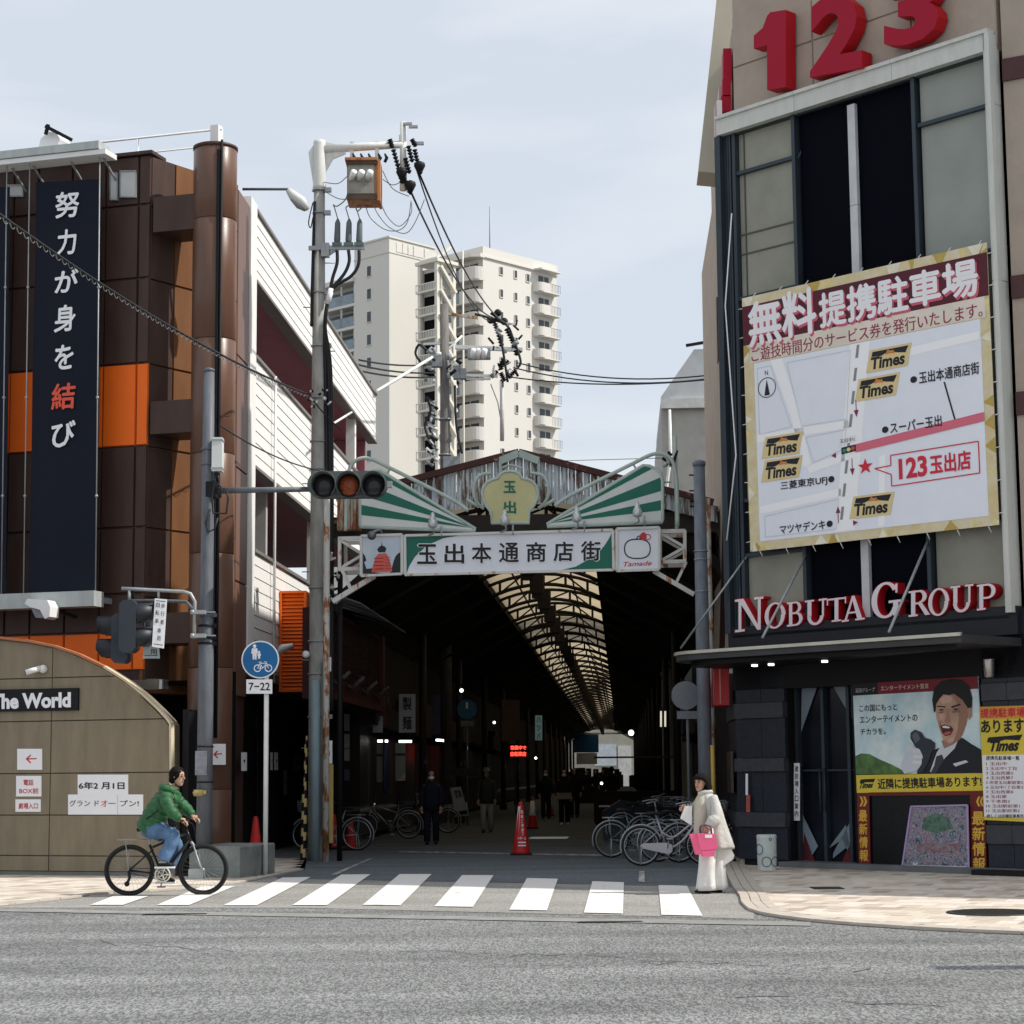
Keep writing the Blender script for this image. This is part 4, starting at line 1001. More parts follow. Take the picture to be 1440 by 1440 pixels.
p = at(590, 201, ye); m.box(p.x - .15, p.x + .08, p.y, p.y + .06, p.z - .03, p.z + .03)
es.p('fitting', m, STEEL, kind='stuff')

# ---------------------------------------------------------------- second pole far up the street
Y2 = 66.
pz = lambda x, y: at(x, y, Y2)
p2b, p2t = at(612, 700, Y2), at(625, 428, Y2); x2 = p2t.x
dp = T('utility_pole', 'dark far utility pole crowded with boxes and transformers before the white tower', 'utility pole', FW, (x2, Y2, 0))
m = MB(); m.tube([(x2 - .0, Y2, 0), (x2, Y2, at(620, 620, Y2).z), (x2, Y2, p2t.z)], [.2, .17, .14], 14); dp.p('pole', m, M('dark_concrete', (.17, .16, .15), .8, var=.3, scale=3, streak=1))
bt = M('cast_grey', (.27, .30, .31), .5, var=.25, scale=6)
for (x0, y0, x1, y1, w_) in ((620, 440, 672, 447, .1), (640, 488, 735, 492, .14), (630, 527, 700, 529, .1), (595, 484, 640, 482, .08), (600, 515, 650, 512, .08), (655, 533, 690, 533, .07)):
    m = MB(); m.bar(pz(x0, y0), pz(x1, y1), w_, w_ * .9); dp.p('cross_arm', m, WHITE if y0 > 470 else rusty('arm_rust', (.5, .47, .4), (.2, .1, .04), .4, .5, 5) if 'arm_rust' not in MATS else MATS['arm_rust'])
for (x0, y0, x1, y1) in ((608, 502, 622, 519), (638, 518, 647, 536), (648, 522, 656, 536), (658, 494, 690, 508), (624, 645, 648, 668)):
    m = MB(); a, b = pz(x0, y0), pz(x1, y1); m.box(a.x, b.x, Y2 - .5, Y2 - .2, b.z, a.z); dp.p('equipment_box', m, bt)
for xp in (665, 672, 680):
    m = MB(); a = pz(xp, 503); m.cyl((a.x, Y2 - .55, a.z - .12), (a.x + .05, Y2 - .75, a.z + .12), .09, .1); dp.p('bushing', m, M('porcelain', (.86,) * 3))
rnd = random.Random(4)
m = MB()
for k in range(46):
    x = rnd.choice([rnd.uniform(600, 650), rnd.uniform(690, 732)]); y = rnd.uniform(488, 545) if x < 660 else rnd.uniform(440, 540)
    a = pz(x, y); b = pz(x + rnd.uniform(-9, 9), y + rnd.uniform(-9, 9)); o = Vector((0, -.3 - rnd.random() * .3, 0)); m.tube([a + o, b + o], rnd.uniform(.03, .07), 6, rnd.choice([0, 0, 1, 2]))
dp.p('fittings', m, [BLACK, bt, WHITE], kind='stuff')
for pts in ([(668, 445), (690, 452), (702, 470), (708, 500), (714, 540)], [(690, 452), (712, 460), (722, 480), (732, 510), (728, 520)], [(600, 495), (590, 488), (585, 500), (592, 512)], [(600, 560), (606, 580), (598, 600), (604, 620)], [(640, 545), (642, 600), (650, 640)]):
    m = MB(); m.tube(smooth([pz(x, y) + Vector((0, -.35, 0)) for x, y in pts]), .045, 6); dp.p('cable', m, CABLE)
for a, b in (((693, 448), (700, 466)), ((700, 466), (706, 488)), ((712, 462), (721, 480)), ((721, 480), (727, 500)), ((700, 514), (716, 508)), ((716, 530), (726, 520)), ((704, 524), (710, 536)), ((690, 530), (700, 522)), ((708, 505), (704, 520))):
    m = MB(); insul(m, pz(*a), pz(*b), .1, 5); dp.p('insulator', m, BLACK)
for x, y in ((690, 450), (709, 452), (700, 440)):
    m = MB(); p = pz(x, y); m.ball((p.x, p.y, p.z), .13, n=10, k=7); dp.p('clamp', m, BLACK)
m = MB()
for k in range(26):
    y = 560 + k * 3.6; a = pz(600 + (k % 5) * 2.4, y); b = pz(607 + (k % 4) * 3, y + 7); m.tube([a + Vector((0, -.3, 0)), b + Vector((0, -.3, 0))], .06, 6, k % 3)
dp.p('cable_bundle', m, [CABLE, bt, WHITE], kind='stuff')
m = MB()
for y in (590, 640): m.ring((x2, Y2, at(618, y, Y2).z), .2, .03, 16, 6, axis='z')
dp.p('strap', m, STEEL, kind='stuff')
m = MB(); m.tube([pz(706, 545), pz(706, 620)], .07, 8); m.tube([pz(690, 540), pz(700, 566), pz(706, 600)], .02, 5); dp.p('service_mast', m, M('mast_grey', (.5, .5, .48), .5))
# overhead wires
WG = 'overhead wires crossing the street'
E1, E2, E3 = at(577, 268, ye), at(590, 245, ye), at(583, 230, ye)
for i, (a, b, s_, r_) in enumerate(((E1, pz(694, 447), .5, .022), (E3, pz(690, 452), .7, .016), (E2, pz(712, 455), .5, .022))):
    wire('power_line', [a, b], r_, ('lowest', 'middle', 'upper')[i] + ' dark power line slanting from the beam end to the far pole', WG, sag=s_)
for i, (a, b, s_) in enumerate((((727, 510), (990, 527), .3), ((722, 517), (990, 532), .3), ((716, 530), (990, 533), .2))):
    wire('power_line', [pz(*a), at(b[0] + 12, b[1], 58)], .022, ('upper', 'middle', 'lower')[i] + ' of three wires running from the far pole to the beige building', WG, sag=s_)
for i, (a, b) in enumerate((((500, 512), (612, 524)), ((500, 520), (612, 530)), ((505, 506), (612, 512)))):
    wire('power_line', [at(a[0], a[1], 58), pz(*b)], .03, ('thick', 'lower', 'thin')[i] + ' dark wire between the white decks and the far pole', WG, sag=.1)
wire('guy_wire', [at(530, 550, 57.5), pz(612, 500)], .05, 'pale sleeved guy wire from the white deck corner to the far pole', mat=WHITE)
wire('guy_wire', [at(650, 472, 66), at(610, 510, 66)], .04, 'short pale guy wire beside the top of the far pole', mat=WHITE)
wire('guy_wire', [at(470, 595, 45), at(502, 575, 56)], .03, 'thin pale guy wire in front of the maroon deck ceiling', mat=WHITE)
wire('power_line', [at(790, 648, 70), at(935, 644, 60)], .012, 'faint thin wire just above the right slope of the arcade roof', WG)
# spiral messenger cable from the upper left
a, b = at(-30, 280, 24), at(437, 556, YU - .2); n = 60
P = [a.lerp(b, k / n) - Vector((0, 0, .22 * 4 * (k / n) * (1 - k / n))) for k in range(n + 1)]
mc = T('messenger_cable', 'spiral-wrapped messenger cable crossing in front of the navy banners', 'cable', FW, b)
m = MB(); m.tube(P, .018, 6); mc.p('cable', m, CABLE)
m = MB(); H_ = []
for i in range(700):
    t = i / 699 * n; k = min(int(t), n - 1); c = P[k].lerp(P[k + 1], t - k); th = i * .62; H_.append(c + Vector((0, math.cos(th) * .03, -.03 + math.sin(th) * .038)))
m.tube(H_, .006, 4); mc.p('spiral', m, M('lead_grey', (.2,) * 3))
wire('service_wire', [at(312, 600, YP), at(462, 664, YU - .2)], .012, 'thin wire from the signal pole down to the utility pole', sag=.12)
m = MB()
cl = T('wire_clutter', 'tangle of white ties and clamps where the messenger cable meets the utility pole', 'cable clamps', FW, at(440, 556, YU - .2))
for k in range(16):
    x, y = rnd.uniform(424, 462), rnd.uniform(548, 572); m.tube([at(x, y, YU - .25), at(x + rnd.uniform(-6, 6), y + rnd.uniform(-5, 5), YU - .25)], .02, 5, k % 2)
cl.p('clamps', m, [WHITE, CABLE], kind='stuff')
m = MB(); m.tube(smooth([at(438, 560, YU - .2), at(450, 575, YU - .3), at(466, 592, YU - .2), at(480, 605, YU)]), .014, 5); cl.p('tail_wire', m, CABLE)

# right-hand pole by the shop corner
YR = 35.2; xr = at(984, 700, YR).x; zr = lambda y: at(984, y, YR).z
rp_ = T('utility_pole', 'grey-blue pole at the right side of the arcade mouth beside the beige building', 'utility pole', FW, (xr, YR, 0))
m = MB(); m.tube([(xr, YR, 0), (xr, YR, zr(900)), (xr, YR, zr(652))], [.125, .12, .1], 18); m.lathe((xr, YR, zr(652)), [(.115, -.04), (.115, .03), (.06, .06), (.001, .062)], 16); rp_.p('pole', m, M('pole_blue_grey', (.17, .19, .22), .6, var=.25, scale=4, streak=1))
for y in (775, 787, 832): 
    m = MB(); m.ring((xr, YR, zr(y)), .118, .012, 20, 6, axis='z'); rp_.p('strap', m, STEEL)
m = MB()
for y in (668, 690, 705, 712): m.cyl((xr - .1, YR, zr(y)), (xr - .18, YR, zr(y)), .015, n=6)
rp_.p('step_bolts', m, BLACK, kind='stuff')
m = MB(); m.tube([(xr + .12, YR - .12, 0.9), (xr + .12, YR - .12, at(993, 1048, YR).z)], .038, 12); rp_.p('cable_guard', m, M('guard_mustard', (.60, .40, .10), .5, var=.1))
# back of a round sign
Yb = 36.4; tb = T('road_sign', 'grey back of a round road sign on a thin post left of the blue-grey pole', 'road sign', FW, (at(967, 1000, Yb).x, Yb, 0))
c = at(964, 978, Yb); m = MB(); m.disc((c.x, 0, c.z), .255, Yb - .02, Yb, 30); tb.p('disc', m, M('sign_back_grey', (.20, .21, .23), .5, var=.15)); 
m = MB(); m.box(c.x - .16, c.x + .26, Yb - .02, Yb, at(964, 1011, Yb).z, at(964, 1000, Yb).z); tb.p('plate', m, M('sign_back_grey', (.2,) * 3))
m = MB(); xq = at(967, 1000, Yb).x; m.tube([(xq, Yb + .03, 0), (xq, Yb + .03, at(967, 960, Yb).z)], .03); tb.p('post', m, GREYP)

# ================================================================ ARCADE
GP = at(716, 1090, 36.6); FG = Frame(GP.x, GP.y, -4.5); SG = FG.V(0)
PALE = M('pale_green_paint', (.42, .50, .46), .5, var=.15, scale=4)
gw = rusty('worn_white_paint', (.62, .62, .58), (.22, .12, .07), .33, .42, 6, .3)
gate = T('arcade_gate', 'white truss gate across the arcade mouth carrying the name boards', 'gate', FG, (0, 0, 0))
def trussz(x, y): return SG(x, y)
def chord(a, b, d=0, w=.07, mat=gw, name='truss_bar'):
    m = MB(); A_, B_ = SG(*a), SG(*b); m.bar((A_[0], d, A_[2]), (B_[0], d, B_[2]), w); return gate.p(name, m, mat)
for d in (0.06, .75):
    chord((475, 757), (963, 746), d); chord((475, 800), (965, 789), d)
    for x in (477, 510, 570, 628, 686, 745, 803, 862, 928, 963):
        yt = 757 - (x - 475) * 11 / 488; chord((x, yt), (x, yt + 43), d, .06)
    for x0, x1 in ((477, 510), (570, 628), (686, 745), (745, 803), (928, 963)):
        yt = 757 - (x0 - 475) * 11 / 488; chord((x0, yt + 2), (x1, yt + 22), d + .01, .05); chord((x1, yt + 22), (x0, yt + 42), d + .02, .05)
for x in (477, 570, 686, 803, 963):
    yt = 757 - (x - 475) * 11 / 488
    for y in (yt, yt + 43):
        m = MB(); A_ = SG(x, y); m.bar((A_[0], .06, A_[2]), (A_[0], .75, A_[2]), .05); gate.p('cross_tie', m, gw)
chord((468, 846), (527, 810), .0, .09); chord((480, 800), (495, 833), .05, .06); chord((919, 803), (976, 836), .0, .08); chord((965, 790), (950, 821), .05, .05); chord((468, 846), (495, 822), .3, .05)
for x, y0 in ((457, 700), (1003, 700)):
    m = MB(); A_ = SG(x, 1100); m.tube([(A_[0], .1, 0), (A_[0], .1, SG(x, y0)[2])], .06, 10); gate.p('post', m, rusty('post_rust' + str(x), (.5, .5, .46), (.16, .08, .04), .4, .5, 5, .4))
m = MB(); A_ = SG(466, 1100); m.tube([(A_[0] + .07, .5, 0), (A_[0] + .07, .5, SG(466, 760)[2])], .05, 8); gate.p('post', m, BLACK)
# rusty junk between pole and gate
m = MB()
rnd = random.Random(8)
for k in range(16):
    x, y = rnd.uniform(456, 474), rnd.uniform(765, 850); A_ = SG(x, y); B_ = SG(x + rnd.uniform(-7, 9), y + rnd.uniform(-8, 8)); m.bar((A_[0], .3, A_[2]), (B_[0], .4, B_[2]), .04, m=k % 2)
gate.p('old_brackets', m, [BLACK, gw], kind='stuff')
# boards
def board(q, d, name_, label):
    t = T('name_board', label, 'sign board', FG, SG((q[0][0] + q[2][0]) / 2, (q[0][1] + q[2][1]) / 2))
    m = MB(); m.slab(SG, q, .02, d); t.p('panel', m, M('board_white', (.72, .74, .80), .45, var=.05))
    m = MB()
    for i in range(4):
        A_, B_ = Vector(SG(*q[i])), Vector(SG(*q[(i + 1) % 4])); o = Vector((0, -d - .01, 0)); m.bar(A_ + o, B_ + o, .05, .045)
    t.p('frame', m, gw); return t
bA = board([(509.5, 755), (567, 753), (567, 808), (509.5, 811)], .14, '', 'square picture board of a red domed shape at the left end of the gate')
Q = lambda px, py: SG(px, py)
Q.n = (0, -1, 0); D = .145
m = MB(); m.rect(SG, 512, 757, 564.5, 806, D); bA.p('print_sky', m, M('print_sky', (.42, .52, .62), .5, var=.25, scale=1.5, col2=(.62, .66, .72)))
m = MB(); m.poly(SG, [(512, 808), (512, 779), (515, 783), (517, 789), (514, 792), (517, 801), (526, 800), (528, 806), (544, 808), (551, 806), (555, 790), (558, 783), (562, 779), (564.5, 778), (564.5, 806)], D + .003); m.poly(SG, [(532, 774), (535, 770), (538, 768.5), (538.5, 762), (539.5, 768.5), (543, 770), (545, 773), (543, 778), (534, 778)], D + .003); bA.p('print_dark', m, M('print_dark', (.02, .025, .03), .5, var=.1))
m = MB(); m.poly(SG, [(524, 806), (526, 797), (530, 784), (534, 780), (544, 779), (548, 784), (552, 797), (553, 805)], D + .006); bA.p('print_red', m, M('print_red', (.62, .11, .09), .5, var=.15))
m = MB()
for y in (786, 791, 796, 801): m.poly(SG, [(528, y), (541, y - .6), (541, y + .6), (527, y + 1.2)], D + .008)
for y in (784, 788, 792, 796, 800): m.poly(SG, [(543, y), (551, y + .5), (551, y + 1.1), (543, y + .6)], D + .008)
bA.p('print_lines', m, M('print_maroon', (.2, .02, .03), .5, var=0))
bB = board([(571, 754.5), (862, 746.5), (863.5, 802.5), (571, 809.5)], .14, '', 'long white name board with green corners and seven black characters')
GREEN = M('sign_green', (.012, .135, .09), .45, var=.08)
for g_ in ([(573, 756.5), (646, 754.5), (625, 758), (602, 768), (585, 784), (577, 797), (573.5, 807)], [(861, 750), (861, 801.5), (784, 804), (810, 798), (835, 784), (850, 769), (857, 758)]):
    m = MB(); m.poly(SG, g_, D); bB.p('green_corner', m, GREEN)
for i, ch in enumerate('玉出本通商店街'):
    xc = 602 + i * 38.2; yc = 780.5 - i * .75; m = MB(); text(m, SG, ch, (xc - 15.5, yc - 15, xc + 15.5, yc + 15), D + .004, bold=.055); bB.p('halo', m, PAPER)
    m = MB(); text(m, SG, ch, (xc - 14, yc - 14, xc + 14, yc + 14), D + .008, bold=.026); bB.p('character', m, INK)
bC = board([(867.5, 745), (927, 743), (927, 802), (867.5, 804)], .14, '', 'square white board with a round fruit outline and red lettering, right end of gate')
m = MB()
def outl(S_, pts, w, d, closed=True):
    n = len(pts)
    for i in range(n if closed else n - 1):
        (x0, y0), (x1, y1) = pts[i], pts[(i + 1) % n]; L = math.hypot(x1 - x0, y1 - y0) or 1; nx, ny = -(y1 - y0) / L * w / 2, (x1 - x0) / L * w / 2; ex, ey = (x1 - x0) / L * w * .35, (y1 - y0) / L * w * .35
        m.poly(S_, [(x0 + nx - ex, y0 + ny - ey), (x1 + nx + ex, y1 + ny + ey), (x1 - nx + ex, y1 - ny + ey), (x0 - nx - ex, y0 - ny - ey)], d + (i % 2) * .0008)
fr_ = []
for k in range(30):
    t = 2 * math.pi * k / 30; sq = 1.0; fr_.append((896.5 + 18 * abs(math.cos(t)) ** .75 * (1 if math.cos(t) > 0 else -1), 773 + 13.5 * abs(math.sin(t)) ** .8 * (1 if math.sin(t) > 0 else -1)))
outl(SG, fr_, 1.7, D); outl(SG, [(895, 760), (897, 756), (901, 754.5), (900, 758)], 1.5, D, False)
bC.p('fruit_outline', m, INK)
m = MB(); m.poly(SG, [(905 + 4.4 * math.cos(2 * math.pi * k / 12) * (1 + .12 * (k % 2)), 755.5 + 5.4 * math.sin(2 * math.pi * k / 12) * (1 + .12 * (k % 2))) for k in range(12)], D + .003); outl(SG, [(911 + 4 * math.cos(k * .52), 756.5 + 3.8 * math.sin(k * .52)) for k in range(12)], 1.2, D + .001)
text(m, SG, 'Tamade', [(877, 791.5), (917, 789.5), (916.5, 796), (877, 798)], D, bold=.012, shear=.25); bC.p('red_print', m, REDINK)

# fan wings
def wing(q, label, mirror):
    t = T('fan_wing', label, 'gate ornament', FG, SG(q[0][0], q[0][1]), group='striped fan wings over the gate')
    return t
def X(x, mir): return 1439 - x if mir else x
for mir in (False, True):
    S_ = SG; f = lambda x, y: (X(x, mir), y + (6.5 if mir else 0))
    t = T('fan_wing', ('left' if mir else 'right') + ' green and white striped fan wing above the gate', 'gate ornament', FG, SG(*f(772, 738)))
    apex = (772, 737)
    E_ = [(905, 655.5), (913, 656.5), (921, 660), (928, 666), (931.5, 677), (931.5, 692), (931.5, 704), (931.5, 719), (931.5, 732)]
    # back plate
    m = MB(); m.slab(SG, [f(*p) for p in [apex] + E_ + [(931, 733), (772, 739)]], .02, .1); t.p('plate', m, M('board_pale', (.60, .63, .60), .5, var=.08))
    for ring in ([(905, 655.5), (913, 656.5), (919.5, 659)], [(930, 672), (931.5, 677), (931.5, 691)], [(931.5, 704), (931.5, 718.5)]):
        m = MB(); m.poly(SG, [f(*p) for p in [apex] + ring], .104); t.p('green_ray', m, GREEN)
    m = MB(); pts = [Vector(SG(*f(*p))) + Vector((0, -.08, 0)) for p in [(770, 738)] + E_ + [(931.5, 735), (770, 741)]]; m.tube(pts, .035, 8, closed=True); t.p('rim', m, PALE)
    m = MB(); pts = smooth([Vector(SG(*f(*p))) + Vector((0, -.02, 0)) for p in [(780, 712), (800, 698), (850, 672), (890, 652), (912, 641), (925, 638), (936, 640), (945, 648), (950, 665), (952, 690), (953, 740)]], 4); m.tube(pts, .035, 8); t.p('curved_tube', m, PALE)
    for a, b in (((890, 652), (896, 662)), ((850, 672), (856, 680)), ((944, 678), (934, 678)), ((800, 699), (806, 712))):
        m = MB(); m.tube([Vector(SG(*f(*a))), Vector(SG(*f(*b)))], .02, 6); t.p('tie', m, PALE)
# crest
cr_ = T('crest_board', 'pale yellow clover-shaped crest with two green characters above the gate', 'sign board', FG, SG(718, 737))
cp = [(692, 737), (692, 722), (685, 713), (680.5, 704), (679, 695), (681, 686), (686, 680), (694, 676), (701, 674.5), (704, 669), (710, 665.3), (718, 664.3), (726, 665.3), (732, 669), (735, 674.5), (742, 675.5), (750, 679), (755, 685), (757.5, 694), (756, 703), (752, 712), (745, 720), (745, 737)]
cp = [(x, y) for x, y in cp]
m = MB(); m.slab(SG, cp, .04, .16); cr_.p('plate', m, M('crest_yellow', (.50, .48, .25), .5, var=.1, scale=2))
m = MB(); m.tube([Vector(SG(*p)) + Vector((0, -.16, 0)) for p in cp], .03, 6, closed=True); cr_.p('rim', m, PALE)
for ch, q_ in (('玉', (709, 678, 726.5, 695)), ('出', (709, 706, 727, 724))): m = MB(); text(m, SG, ch, q_, .165, bold=.04); cr_.p('character', m, GREEN)
m = MB(); 
for k in (-1, 1):
    pts = smooth([Vector(SG(718 + k * x, y)) + Vector((0, .12, 0)) for x, y in ((28, 664), (44, 667), (52, 680), (52, 696), (46, 708), (38, 714))], 4); m.tube(pts, .035, 6)
    m.tube([Vector(SG(718 + k * 46, 712)), Vector(SG(718 + k * 62, 702))], .03, 6)
m.tube(smooth([Vector(SG(x, y)) + Vector((0, .12, 0)) for x, y in ((705, 657), (714, 653), (724, 654), (734, 658))], 4), .02, 6)
cr_.p('curled_tube', m, PALE, kind='stuff')
# bulb lamps along the boards
for i, (x, y, lb) in enumerate(((613, 742, 'over the left part of the long board'), (713, 738, 'in front of the yellow crest'), (813, 734, 'over the right part of the long board'), (897, 727, 'above the square fruit board'))):
    P = SG(x, y); t = T('sign_lamp', 'small bulb lamp on a bent stalk ' + lb, 'lamp', FG, P, group='bulb lamps over the gate boards')
    m = MB(); m.lathe((P[0], P[1] - .5, P[2] + .02), [(.001, .2), (.03, .19), (.05, .1), (.085, .02), (.085, -.06), (.04, -.09)], 12); t.p('bulb', m, M('bulb_glass', (.55, .58, .58), .25, metal=.3, var=.3, scale=20))
    m = MB(); m.tube(smooth([(P[0], P[1] - .5, P[2] - .05), (P[0] + .02, P[1] - .45, P[2] - .14), (P[0] - .1, P[1] - .2, P[2] - .16)]), .018, 6); m.tube([(P[0] + .12, P[1] - .16, P[2] - .2), (P[0] + .12, P[1] - .16, P[2] + .0)], .02, 6); t.p('stalk', m, STEEL, kind='stuff')
P = SG(528, 757); t = T('sign_lamp', 'round dark ball lamp over the picture board', 'lamp', FG, P)
m = MB(); m.ball((P[0], P[1] - .45, P[2]), .085); t.p('bulb', m, M('bulb_dark', (.15, .16, .17), .2, metal=.5)); m = MB(); m.tube([(P[0], P[1] - .45, P[2] + .06), (P[0] + .12, P[1] - .2, P[2] + .14), (P[0] + .12, P[1], P[2] + .1)], .018, 6); t.p('stalk', m, STEEL)

# arcade roof ------------------------------------------------------
ar = T('arcade_roof', 'long gabled arcade roof with rusting painted sheets at its front and a pale skylight', 'arcade roof', FA, (0, 38.6, 5))
SAr = FA.V(38.6)
RUSTS = rusty('rusting_blue_sheet', (.56, .62, .65), (.08, .06, .055), .38, .50, 4.5, .18)
def tg(x):  # fascia top line
    return 640 + (730 - x) * .262 if x < 730 else 640 + (x - 730) * .262
def bgm(x): return 708 + (730 - x) * .10 if x < 730 else 706 + (x - 730) * .04
x = 474
while x < 1000:
    x1 = x + 10.5
    m = MB(); pts = [(x + .3, max(bgm(x), tg(x) + 22)), (x1 - .3, max(bgm(x1), tg(x1) + 22)), (x1 - .3, tg(x1)), (x + .3, tg(x))]
    P = [Vector(SAr(*p)) for p in pts]
    # one corrugation: a shallow trapezoid rib in every sheet
    u0, u1 = P[0].x, P[1].x; w_ = u1 - u0
    cols = [(0, 0), (.2, 0), (.32, -.045), (.68, -.045), (.8, 0), (1, 0)]
    V = []
    for t_, dv in cols:
        V.append((u0 + w_ * t_, 38.6 + dv, lerp(P[0].z, P[1].z, t_))); V.append((u0 + w_ * t_, 38.6 + dv, lerp(P[3].z, P[2].z, t_)))
    m.add(V, [(2 * k, 2 * k + 2, 2 * k + 3, 2 * k + 1) for k in range(5)]); ar.p('sheet', m, RUSTS)
    x = x1
m = MB(); 
VR = 38.55
apx = SAr(730, 637); eL = SAr(474, tg(474) - 4); eR = SAr(1003, tg(1003) - 4)
RUSTD = rusty('rust_edge', (.42, .36, .33), (.06, .018, .014), .55, .66, 3, 1)
m = MB(); m.bar((eL[0], VR - .06, eL[2]), (apx[0], VR - .06, apx[2]), .12, .12); m.bar((apx[0], VR - .061, apx[2]), (eR[0], VR - .061, eR[2]), .12, .12); ar.p('verge', m, RUSTD)
m = MB(); a1 = SAr(704, 650); a2 = SAr(758, 650); m.bar((a1[0], VR - .13, a1[2]), (apx[0], VR - .13, apx[2] - .03), .03, .14); m.bar((apx[0], VR - .13, apx[2] - .03), (a2[0], VR - .13, a2[2]), .03, .14); m.bar((a1[0], VR - .1, a1[2] + .02), (a1[0], VR - .1, a1[2] - 1), .05); m.bar((a2[0], VR - .1, a2[2] + .02), (a2[0], VR - .1, a2[2] - .5), .05); ar.p('ridge_trim', m, PALE)
LEN = 240.; hL, hR, hT = eL[2], eR[2], apx[2]
ROOFM = rusty('roof_sheet', (.25, .25, .25), (.08, .05, .04), .4, .52, 2, .3)
gaps = [(48.5, 53.5)]
def run(v0, v1):
    side_ = 0
    # outer slopes beside the skylight
    for (ua, za, ub, zb) in ((eL[0] - .1, hL - .05, -1.7, 7.05), (1.7, 7.05, eR[0] + .1, hR - .05)):
        q0 = v0 if ua > 0 else 47.; m.ext([(ua, q0, za), (ub, q0, zb), (ub, q0, zb - .06), (ua, q0, za - .06)], (0, v1 - q0, 0))
m = MB(); run(38.7, LEN); ar.p('roof_sheeting', m, ROOFM)
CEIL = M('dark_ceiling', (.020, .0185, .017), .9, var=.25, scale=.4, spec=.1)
m = MB()
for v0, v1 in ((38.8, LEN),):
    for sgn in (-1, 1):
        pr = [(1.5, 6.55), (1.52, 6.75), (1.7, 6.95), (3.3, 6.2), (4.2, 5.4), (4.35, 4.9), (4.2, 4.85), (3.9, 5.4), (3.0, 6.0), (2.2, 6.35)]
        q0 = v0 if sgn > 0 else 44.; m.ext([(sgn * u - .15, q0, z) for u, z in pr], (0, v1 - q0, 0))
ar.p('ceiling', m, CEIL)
SKYL = M('skylight_panel', (.36, .295, .20), .7, var=.35, scale=.5, trans=.75, spec=.1)
NPAN = 40
b = MB(); k_ = 8; V = []
PW = (LEN - 39.) / NPAN
for i in range(k_ + 1):
    u = -1.56 + 3.12 * i / k_; zz_ = .28 * (1 - (u / 1.56) ** 2); V += [(u, .02, zz_), (u, PW - .02, zz_)]
b.add(V, [(2 * i, 2 * i + 2, 2 * i + 3, 2 * i + 1) for i in range(k_)], 0, True); me = b.mesh('skylight_panel', SKYL)
for i in range(NPAN): ar.inst('skylight_panel', me, (-.15, 39 + i * PW, 6.85))
# trusses
TRM = M('truss_dark_steel', (.016, .013, .011), .6, var=.3, scale=4)
b = MB(); N = 10
for za, rise, r_ in ((6.28, .42, .055), (6.62, .36, .05)):
    b.tube([(-1.62 + 3.24 * i / N, 0, za + rise * (1 - ((-1.62 + 3.24 * i / N) / 1.62) ** 2)) for i in range(N + 1)], r_, 6)
for u in (-1.2, -.6, 0, .6, 1.2):
    q = 1 - (u / 1.62) ** 2; b.bar((u, 0, 6.28 + .42 * q), (u, 0, 6.62 + .36 * q), .07)
for u0, u1 in ((-1.2, -.6), (-.6, 0), (0, .6), (.6, 1.2)):
    q0, q1 = 1 - (u0 / 1.62) ** 2, 1 - (u1 / 1.62) ** 2; up_ = u0 in (-1.2, 0)
    b.bar((u0, .005, (6.28 + .42 * q0) if up_ else 6.62 + .36 * q0), (u1, .005, (6.62 + .36 * q1) if up_ else (6.28 + .42 * q1)), .045)
b.bar((-4.2, 0, 4.9), (-1.6, 0, 6.3), .07); b.bar((1.6, 0, 6.3), (4.2, 0, 4.9), .07)
tme = b.mesh('truss', TRM)
b = MB(); b.box(-.17, .17, -.14, .14, 6.02, 6.5); b.box(-.12, .12, -.1, .1, 5.9, 6.02); b.box(-.03, .03, -.03, .03, 6.5, 6.7); lme = b.mesh('lantern', TRM)
b = MB()
for u in (-.78, .78): b.box(u - .02, u + .02, 0, PW, 6.82, 6.86)
pme = b.mesh('purlin', TRM)
v = 41.; i = 0
while v < LEN - 3:
    tr = ar.inst('truss', tme, (-.15, v, 0))
    ln_ = bpy.data.objects.new('lantern', lme); COL.objects.link(ln_); ln_.parent = tr
    v += 4.8; i += 1
for i in range(NPAN): ar.inst('purlin', pme, (-.15, 39 + i * PW, 0))
# underside boards right behind the gate
m = MB(); m.ext([(-4.0, 38.7, 6.35), (0, 38.7, 7.1), (0, 38.7, 7.04), (-4, 38.7, 6.29)], (0, .3, 0)); ar.p('soffit_board', m, M('soffit_wood', (.22, .16, .10), .8, var=.3))
m = MB(); m.box(-3.6, 4.0, 38.72, 38.8, 6.1, 6.5); ar.p('dark_soffit', m, M('soffit_dark', (.04, .035, .03), .8, var=.3))
# rusty lit box at the left end of the gable
P0_, P1_ = FA.V(38.3)(474, 745), FA.V(38.3)(507, 702)
m = MB(); n = 7
for k in range(n): 
    u0 = lerp(P0_[0], P1_[0], k / n); u1 = lerp(P0_[0], P1_[0], (k + 1) / n); m.box(u0, u1 - .01, 38.3 - (.03 if k % 2 else 0), 38.55, P0_[2], P1_[2] + .05 * k)
ar.p('end_sheet', m, rusty('flaking_cream', (.52, .47, .38), (.24, .10, .05), .42, .5, 4, .3), kind='stuff')
# columns of the arcade
COLM = M('column_dark', (.018, .017, .018), .6, var=.3, scale=3, streak=1)
b = MB(); b.tube([(0, 0, 0), (0, 0, 5.2)], .1, 12); b.box(-.16, .16, -.16, .16, 0, .25); cme = b.mesh('column', COLM)
for v in list(range(53, 230, 12)):
    for u in (-3.25, 3.35): ar.inst('column', cme, (u, v, 0))

